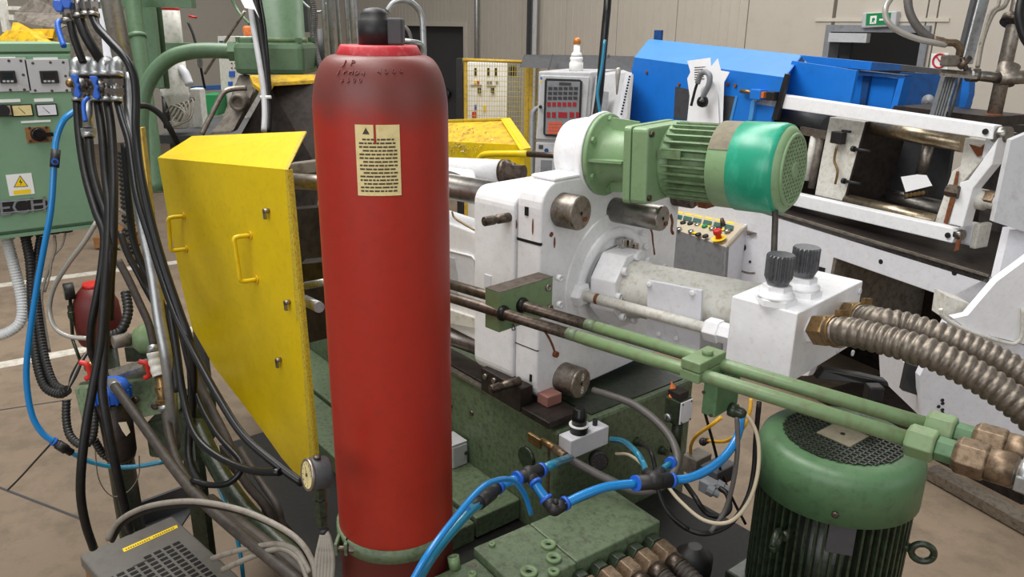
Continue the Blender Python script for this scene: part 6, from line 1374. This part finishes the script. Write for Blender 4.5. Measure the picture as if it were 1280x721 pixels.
# fixed platen (white) and dark mould space
part('fixed_platen', MB().prism(qp([(1037, 146), (1082, 152), (1054, 252), (1018, 244), (1026, 200)], .1), zw*.25), 'white_dirty', bm_, bevel=.006)
part('platen_face', MB().prism([q_(1082, 152, .1), q_(1054, 252, .1), q_(1054, 252, .1)+zw*.35, q_(1082, 152, .1)+zw*.35], zu*.012), 'dark_iron', bm_)
part('mould_back', MB().prism(qp([(1070, 150), (1192, 168), (1178, 262), (1050, 250)], .62), zw*.03), 'grey_dark', bm_)
part('mould_block', MB().prism(qp([(1086, 168), (1110, 172), (1098, 232), (1076, 226)], .45), zw*.1), 'dark_iron', bm_, bevel=.006)
q = q_(1091, 198, .43); part('mould_ring', MB().lathe(q, -zw, [(0, .05), (.02, .045), (.022, .03), (.008, .026)], 18), 'steel_dull', bm_)
part('back_column', MB().cyl(q_(1161, 180, .5), q_(1150, 222, .5), .03, n=14), 'steel_dull', bm_)
for x, y in ((1066, 186), (1054, 226)): a = q_(x, y, .08); part('stop_screw', MB().cyl(a, a+zu*.1+zw*.02, .009, n=8).cyl(a-zu*.005, a+zu*.012, .016, n=8), 'black', bm_)
part('upper_tie_rod', MB().cyl(q_(1084, 157, .16), q_(1206, 180, .16), .042, n=20), 'brass_rod', bm_)
part('lower_tie_rod', MB().cyl(q_(1058, 250, .12), q_(1172, 277, .12), .035, n=20), 'brass_rod', bm_)
part('rear_tie_rod', MB().cyl(q_(1085, 240, .45), q_(1180, 263, .45), .05, n=20), 'steel', bm_)
# little switch and linkage left of the platen
part('dark_actuator', MB().cyl(q_(972, 141, .2), q_(1034, 156, .2), .05, n=16), 'grey_dark', bm_)
part('link_rail', MB().prism(qp([(1000, 158), (1032, 164), (1032, 174), (1000, 168)], .1), zw*.02), 'steel_dull', bm_)
part('switch', MB().cbox(q_(1048, 172, .07), zu*.075, zw*.04, Z1*.065), 'black', bm_, bevel=.004)
part('switch_arm', MB().cbox(q_(1058, 164, .05), zu*.05, zw*.02, Z1*.012), 'black', bm_)
part('switch_cable', MB().tube(qp([(1046, 183), (1043, 200), (1047, 214), (1044, 230)], .07), .007, 8), 'brass', bm_)
for x0, y0, x1, y1, r in ((1018, 170, 1008, 225, .022), (1026, 172, 1014, 235, .02)): part('guide_strip', MB().cyl(q_(x0, y0, .12), q_(x1, y1, .12), r, n=10), 'white_dirty' if r > .021 else 'cast', bm_)
part('shade_sheet', MB().prism(qp([(940, 128), (1040, 142), (1030, 246), (930, 226)], .35), zw*.03), 'dark_iron', bm_)  # dark sheet stands in for the shaded space behind the beams
# clamp end: rusty white toggle plates
part('end_plate_rear', MB().prism(qp([(1206, 172), (1238, 176), (1228, 200), (1200, 232), (1186, 282), (1168, 278), (1190, 214), (1200, 208)], .1), zw*.06), 'white_dirty', bm_, bevel=.004)
part('end_plate_front', MB().prism(qp([(1228, 200), (1248, 172), (1240, 206), (1216, 236), (1203, 284), (1186, 280), (1200, 228), (1210, 225)], -.02), zw*.07), 'white', bm_, bevel=.004)
part('rust_patch', MB().prism(qp([(1212, 180), (1226, 184), (1236, 176), (1232, 192), (1222, 196)], .094), -zw*.004), 'rust', bm_)
part('rust_patch', MB().prism(qp([(1196, 214), (1199, 214), (1194, 250), (1184, 280), (1180, 278), (1190, 240)], .094), -zw*.004), 'rust', bm_)
part('rust_patch', MB().prism(qp([(1196, 300), (1202, 298), (1199, 312), (1193, 314)], -.005), -zw*.004), 'rust', bm_)
part('toggle_pin', MB().lathe(q_(1185, 238, -.02), zu, [(0, .03), (.05, .032), (.06, .026)], 8, False), 'steel_dark', bm_)
part('toggle_bushing', MB().lathe(q_(1212, 246, .06), zu, [(0, .05), (.08, .048), (.09, .036), (.2, .036), (.22, .036)], 18), 'white_dirty', bm_)
part('toggle_nut', MB().lathe(q_(1230, 247, .06), zu, [(0, .042), (.06, .042)], 6, False), 'bronze', bm_)
for x, y in ((1246, 186), (1215, 292)): part('bearing_block', MB().cbox(q_(x, y, .12), zu*.07, zw*.1, Z1*.1), 'white_grey', bm_, bevel=.01); part('bearing_cap', MB().cbox(q_(x+11, y+2, .12), zu*.03, zw*.1, Z1*.12), 'white_dirty', bm_, bevel=.006)
# bed
def zq(x, y): return q_(x, y, -.1)
bp_l = [(846, 228), (940, 257), (1237, 346), (1234, 368), (1186, 404), (1184, 372), (1042, 322), (1035, 360), (1030, 420), (1010, 470), (840, 470)]
part('bed_front', MB().prism([zq(*p) for p in bp_l], zw*.05), 'white_grey', bm_, bevel=.004)
part('bed_top', MB().prism([zq(846, 228), zq(1237, 346), zq(1237, 346)+zw*.9, zq(846, 228)+zw*.9], -Z1*.03), 'dark_iron', bm_)
part('bed_top_lip', MB().prism([zq(940, 254.5), zq(1237, 343), zq(1237, 346), zq(940, 257.5)], -zw*.012), 'cast', bm_)
part('opening_back', MB().prism([q_(x, y, .7) for x, y in ((1010, 310), (1200, 360), (1200, 520), (1010, 500))], zw*.03), 'dark_iron', bm_)
part('opening_floor', MB().box(V((q_(1030, 430).x, q_(1030, 430).y, 0)), zu*1.2, zw*.7, Z1*.05), 'dark_iron', bm_)
part('opening_side', MB().prism([zq(1042, 322), zq(1035, 360), zq(1030, 420), zq(1030, 420)+zw*.8, zq(1042, 322)+zw*.8], zu*.02), 'cast', bm_)
part('bed_leg', MB().prism([zq(x, y) for x, y in ((1186, 372), (1237, 346), (1234, 372), (1208, 392), (1192, 470), (1180, 470))], zw*.5), 'white_grey', bm_)
for x, y in ((1101, 327), (1193, 341)): q = zq(x, y); part('bed_hole', MB().lathe(q, -zw, [(-.004, .013), (.001, .013)], 12), 'hole', bm_)
part('type_plate', MB().prism([zq(1016, 331), zq(1032, 335), zq(1030, 345), zq(1014, 341)], -zw*.003), 'black', bm_)
part('catch', MB().prism([zq(936, 288), zq(946, 291), zq(937, 294)], -zw*.02), 'cast', bm_)
# control desk
dk = thing('control_desk', 'sloping control desk with buttons, yellow strips and red emergency stop', 'control desk', V((zq(890, 345).x, zq(890, 345).y, 0)))
dA, dB_ = zq(846, 262), zq(934, 281)
fwd = -zw*.2
lo = q_(908, 309, -.32); 
lA = lo+(-zu)*along(lo, -zu, 840); hA = dA; hB = dB_
tilt = [hA, hB, lo, lA]
nrm = (hB-hA).cross(lA-hA).normalized(); nrm = nrm if nrm.z > 0 else -nrm
part('desk_top', MB().prism(tilt, -nrm*.02), 'cream_cable', dk)
part('desk_front', MB().prism([lA, lo, V((lo.x, lo.y, 0))+zw*.05, V((lA.x, lA.y, 0))+zw*.05], zw*.02), 'grey', dk)
part('desk_end', MB().prism([lo, hB, V((hB.x, hB.y, 0)), V((lo.x, lo.y, 0))+zw*.05], -zu*.02), 'white_grey', dk)
def ds(x, y, o=0): return pl(x, y, hA+nrm*o, nrm)
for i, x in enumerate((848, 860, 872, 885, 898, 912)):
    y = 267+(x-848)*.2
    part('display', MB().prism([ds(x-5, y, .006), ds(x+5, y+2.2, .006), ds(x+3.5, y+7, .006), ds(x-6.5, y+4.8, .006)], -nrm*.006), 'lcd_green', dk)
    part('yellow_strip', MB().prism([ds(x-3, y-3.5, .002), ds(x+6, y-1.8, .002), ds(x+5, y+0, .002), ds(x-4, y-1.9, .002)], -nrm*.002), 'warn_yellow', dk)
for x, y in ((874, 279), (884, 280), (893, 283.5), (906, 285), (870, 289)):
    part('yellow_strip', MB().prism([ds(x-5, y, .002), ds(x+6, y+2, .002), ds(x+5, y+4, .002), ds(x-6, y+2, .002)], -nrm*.002), 'warn_yellow', dk)
for x, y, m in ((849, 287, 'chrome'), (863, 280, 'black'), (872, 281.5, 'chrome'), (881, 283.5, 'sign_green'), (890, 286, 'chrome'), (899, 286, 'black'), (909, 289, 'chrome'), (864, 290, 'chrome'), (873, 294, 'black'), (882, 296, 'black'), (854, 279, 'black')):
    part('button', MB().lathe(ds(x, y), nrm, [(0, .02), (.012, .018), (.014, .01)], 14), m, dk)
q = ds(898.5, 298)
part('stop_ring', MB().lathe(q, nrm, [(0, .045), (.003, .045)], 20), 'warn_yellow', dk)
part('emergency_stop', MB().lathe(q, nrm, [(0, .018), (.03, .018), (.032, .026), (.055, .026), (.06, .02)], 18), 'red_plastic', dk)
part('key_switch', MB().lathe(ds(904, 282), nrm, [(0, .018), (.02, .016), (.05, .01)], 10), 'steel_dark', dk)
for x, y, r in ((930, 309, .02), (925, 319, .013), (938, 327, .008)): 
    q = pl(x, y, hB, -zu); q = zq(x, y); part('side_hole', MB().lathe(q-zw*.001, -zw, [(0, r), (.006, r)], 10), 'black', dk)
part('hook', MB().tube([zq(925, 334), zq(926, 338), zq(936, 341), zq(944, 341)], .006, 6), 'steel_dull', dk)
# papers, crank, sensor on the hood
t = thing('clipped_papers', 'crumpled white papers clipped to the blue hood behind a crank handle', 'paper', q_(885, 150, -.05))
part('sheet', MB().prism(qp([(859, 76), (888, 72), (890, 100), (886, 160), (858, 160), (862, 120), (859, 98), (863, 90)], -.03), zw*.002), 'paper', t)
part('sheet', MB().prism(qp([(888, 84), (897, 73), (901, 88), (912, 90), (905, 103), (903, 160), (884, 160), (888, 110)], -.045), zw*.002), 'paper', t)
part('sheet', MB().prism(qp([(876, 112), (890, 98), (897, 116), (899, 160), (874, 160)], -.06), zw*.002), 'paper', t)
pt = MB()
for k in range(6): pt.prism(qp([(868, 84+k*3), (868+random.uniform(8, 16), 83+k*3), (880, 84+k*3), (868, 85+k*3)], -.0315), -zw*.0006)
part('printed_text', pt, 'ink', t, kind='stuff')
t = thing('crank_handle', 'grey curved crank handle with black round knob over the papers', 'crank handle', q_(881, 128, -.1))
part('arm', MB().tube(qp([(872, 104), (876, 93), (882, 90), (887, 95), (886, 106), (880, 118), (877, 126)], -.12), .018, 10), 'grey', t)
part('knob', MB().lathe(q_(881, 127, -.1), -zw, [(0, .034), (.02, .036), (.04, .03), (.042, .014), (.05, .012)], 20), 'black_gloss', t)
part('cable', MB().tube(qp([(873, 100), (869, 112), (866, 124), (864, 132)], -.1), .009, 8), 'black', t)
t = thing('guard_sensor', 'blue and black guard sensor with orange band on the hood front', 'sensor', q_(950, 130, -.05))
part('blue_box', MB().cbox(q_(948, 118, -.03), zu*.085, zw*.06, Z1*.06), 'blue', t, bevel=.006)
part('orange_band', MB().cbox(q_(956.5, 118.5, -.03), zu*.022, zw*.045, Z1*.035), 'orange', t)
part('plug', MB().cbox(q_(966, 120, -.03), zu*.06, zw*.05, Z1*.05), 'black', t, bevel=.004)
part('tip', MB().cyl(q_(926, 113.5, -.03), q_(940, 115.5, -.03), .012, n=10), 'brass', t)
part('post', MB().prism(qp([(939, 126), (944, 126), (940, 150), (935, 150)], -.02), zw*.02), 'blue_light', t)
t = thing('paper_on_terminal', 'white sheet lying over brass terminals inside the moulding machine', 'paper', q_(1145, 248, .1))
part('sheet', MB().prism(qp([(1126, 221), (1146, 218), (1158, 219), (1165, 232), (1132, 240)], .08), zw*.003), 'paper', t)
part('terminal_block', MB().prism(qp([(1130, 240), (1163, 233), (1158, 245), (1130, 249)], .09), zw*.06), 'black', t)
for k in range(5): part('terminal', MB().lathe(q_(1135+k*5, 244-k*.8, .085), -zw, [(0, .01), (.012, .01)], 8), 'brass', t)

# ================================================================ RIGHT EDGE: WHITE MACHINE PARTS, ROBOT POST
hs_ = at(1262, 300, 3.4)
t = thing('white_chute', 'white angular sheet metal chute at the right edge', 'chute', V((at(1260, 480, 3.2).x, at(1260, 480, 3.2).y, 0)))
part('grey_panel', MB().prism(P3([(1264, 175, 3.3), (1300, 160, 3.3), (1300, 296, 3.3), (1242, 277, 3.3)]), FH*.03), 'grey_light', t)
part('top_face', MB().prism(P3([(1262, 287, 3.35), (1300, 285, 3.35), (1300, 320, 3.35), (1247, 350, 3.35)]), FH*.05), 'white_grey', t)
chP = at(1240, 400, 3.15)
def ch(x, y, o=0): return pl(x, y, chP+FH*o, FH)
part('slope_face', MB().prism([ch(x, y) for x, y in ((1192, 398), (1210, 394), (1246, 352), (1300, 312), (1300, 436), (1276, 429), (1210, 413))], FH*.04), 'white', t)
part('lower_face', MB().prism([ch(x, y, .01) for x, y in ((1184, 402), (1210, 414), (1276, 430), (1300, 437), (1300, 612), (1152, 522), (1150, 470))], FH*.04), 'white_grey', t)
part('edge_bead', MB().tube([ch(x, y, -.01) for x, y in ((1176, 386), (1180, 397), (1210, 413), (1258, 428), (1272, 427), (1278, 415), (1279, 385))], .008, 8), 'white_dirty', t)
part('corner_box', MB().prism([ch(x, y, .06) for x, y in ((1184, 370), (1213, 380), (1206, 402), (1180, 398))], FH*.1), 'white_dirty', t)
part('side_sheet', MB().prism([ch(1150, 470, .05), ch(1152, 522, .05), ch(1152, 522, .05)+FH*.4, ch(1150, 470, .05)+FH*.4], RT*.01), 'white_grey', t)
hl_ = MB()
for k in range(7): hl_.lathe(ch(1176+random.uniform(-3, 3), 500+k*4, .009), -FH, [(0, .008), (.003, .007)], 8)
part('paint_chips', hl_, 'black', t, kind='stuff')
solo('floor_rail', MB().prism([onz(1158, 586, .06), onz(1172, 580, .06), onz(1300, 650, .06), onz(1300, 665, .06)], -Z1*.05), 'steel_dull', 'dirty flat steel rail on the floor at the lower right edge', 'floor rail')
part('stop_arm', MB().prism(P3([(1030, 462, 2.12), (1080, 470, 2.08), (1110, 477, 2.05), (1112, 484, 2.05), (1080, 480, 2.08), (1020, 474, 2.12)]), FH*.03), 'black', vb, bevel=.003, label='black steel arm under the block')
part('arm_block', MB().cbox(at(1092, 490, 2.04), RT*.04, FH*.035, Z1*.04), 'black', vb, bevel=.004)
solo('black_shield', MB().prism(P3([(1135, 455, 3.3), (1158, 462, 3.3), (1150, 495, 3.3), (1128, 488, 3.3)]), FH*.03), 'black', 'black plate hanging left of the white chute under the corrugated hoses', 'plate')
pp = at(1245, 150, 3.9)
t = thing('robot_post', 'bare steel post with clamp cross and rusty foot at the upper right', 'post', at(1238, 158, 3.9))
part('post', MB().cyl(at(1241, 152, 3.9), at(1241, 152, 3.9)+(at(1276, -8, 3.9)-at(1241, 152, 3.9))*2, .034, n=18), 'steel_dull', t)
part('rusty_foot', MB().lathe(at(1238, 160, 3.9), Z1, [(0, .055), (.03, .05), (.07, .036)], 16), 'rust', t)
part('clamp_cross', MB().cyl(at(1254, 104, 3.88), at(1262, 82, 3.88), .05, n=16).cyl(at(1248, 98, 3.86), at(1290, 96, 3.86), .033, n=14), 'steel_dull', t)
part('cross_arm', MB().cyl(at(1212, 93, 3.86), at(1252, 98, 3.86), .026, n=14).cyl(at(1210, 93, 3.86), at(1222, 94, 3.86), .034, n=14), 'steel', t)
part('upper_ring', MB().cyl(at(1264, 30, 3.88), at(1268, 22, 3.88), .055, n=16), 'steel_dark', t)
t = thing('picker_arm', 'silver picker arm with cable and bracket reaching down from the top right edge', 'robot arm', at(1210, 85, 3.85))
part('rail', MB().box(at(1210, 80, 3.85)-RT*.03, RT*.055, FH*.04, (at(1234, -12, 3.85)-at(1210, 80, 3.85))*4), 'zinc', t, bevel=.004)
part('rail_shade_strip', MB().box(at(1206, 80, 3.86)-RT*.03, RT*.012, FH*.04, at(1229, -12, 3.86)-at(1206, 80, 3.86)), 'grey_dark', t)  # dark grey strip paints the shaded side of the rail
part('bracket_plate', MB().prism(P3([(1175, 86, 3.85), (1224, 90, 3.85), (1222, 95, 3.83), (1175, 91, 3.83)]), -Z1*.015), 'steel_dull', t)
part('head_box', MB().cbox(at(1189, 76, 3.84), RT*.085, FH*.06, Z1*.055), 'cast', t, bevel=.01)
part('finger', MB().cyl(at(1200, 84, 3.8), at(1212, 72, 3.8), .016, n=10).cyl(at(1208, 88, 3.8), at(1203, 72, 3.8), .012, n=10), 'steel_dark', t)
part('cable', MB().tube(P3([(1262, -6, 3.8), (1255, 8, 3.8), (1244, 14, 3.8), (1236, 28, 3.8), (1228, 52, 3.8), (1224, 72, 3.8), (1222, 84, 3.8)]), .011, 8), 'grey_cable', t)
part('cable', MB().tube(P3([(1250, -6, 3.8), (1247, 8, 3.8), (1238, 16, 3.8), (1232, 34, 3.8), (1226, 56, 3.8)]), .009, 8), 'grey_cable', t)
part('ribbed_profile', MB().box(at(1190, 96, 3.9)-RT*.035, RT*.06, FH*.04, at(1174, 150, 3.9)-at(1190, 96, 3.9)), 'zinc', t)
rb_ = MB()
for k in range(4): rb_.box(at(1190, 96, 3.895)-RT*(.03-.014*k), RT*.004, FH*.005, at(1174, 150, 3.895)-at(1190, 96, 3.895))
part('profile_grooves', rb_, 'grey_dark', t, kind='stuff')
part('side_rod', MB().cyl(at(1201, 96, 3.9), at(1186, 146, 3.9), .01, n=8), 'grey_dark', t)
hose('black_water_hose', [(1134, -8, 3.8), (1137, 15, 3.8), (1148, 35, 3.8), (1164, 48, 3.8), (1178, 52, 3.8)], .021, 'grey_hose', 'thick dark hose curving from the top edge to the picker bracket', 'hose')
hose('braided_hose', [(1116, -6, 3.75), (1107, 10, 3.75), (1109, 26, 3.75), (1122, 38, 3.75), (1145, 48, 3.75), (1165, 53, 3.76), (1182, 56, 3.78)], .014, 'clear_hose', 'pale braided hose curving left of the thick dark hose', 'hose')
solo('hose_coupling', MB().tube(P3([(1166, 49, 3.78), (1182, 53, 3.78), (1194, 54, 3.79), (1200, 60, 3.8), (1199, 70, 3.82)]), .018, 10), 'bronze', 'bronze elbow coupling at the end of the two curving hoses', 'hose coupling')
solo('right_dark_hose', MB().tube(P3([(1278, -5, 3.6), (1274, 20, 3.6), (1280, 45, 3.6), (1290, 60, 3.6)]), .02, 10), 'rubber', 'dark hose at the upper right corner beside the post', 'hose')
t = thing('rear_frame_beam', 'dark oily machine beam behind the rusty post at the right edge', 'machine beam', at(1260, 170, 4.2))
part('beam', MB().prism(P3([(1210, 138, 4.4), (1300, 150, 4.3), (1300, 172, 4.3), (1210, 152, 4.4)]), FH*.1), 'dark_iron', t)
part('dark_box', MB().prism(P3([(1236, 172, 4.3), (1300, 168, 4.2), (1300, 350, 4.2), (1215, 340, 4.3)]), FH*.1), 'dark_iron', t)
part('green_edge', MB().prism(P3([(1262, 152, 4.15), (1300, 156, 4.1), (1300, 159, 4.1), (1262, 155, 4.15)]), FH*.02), 'green_base', t)
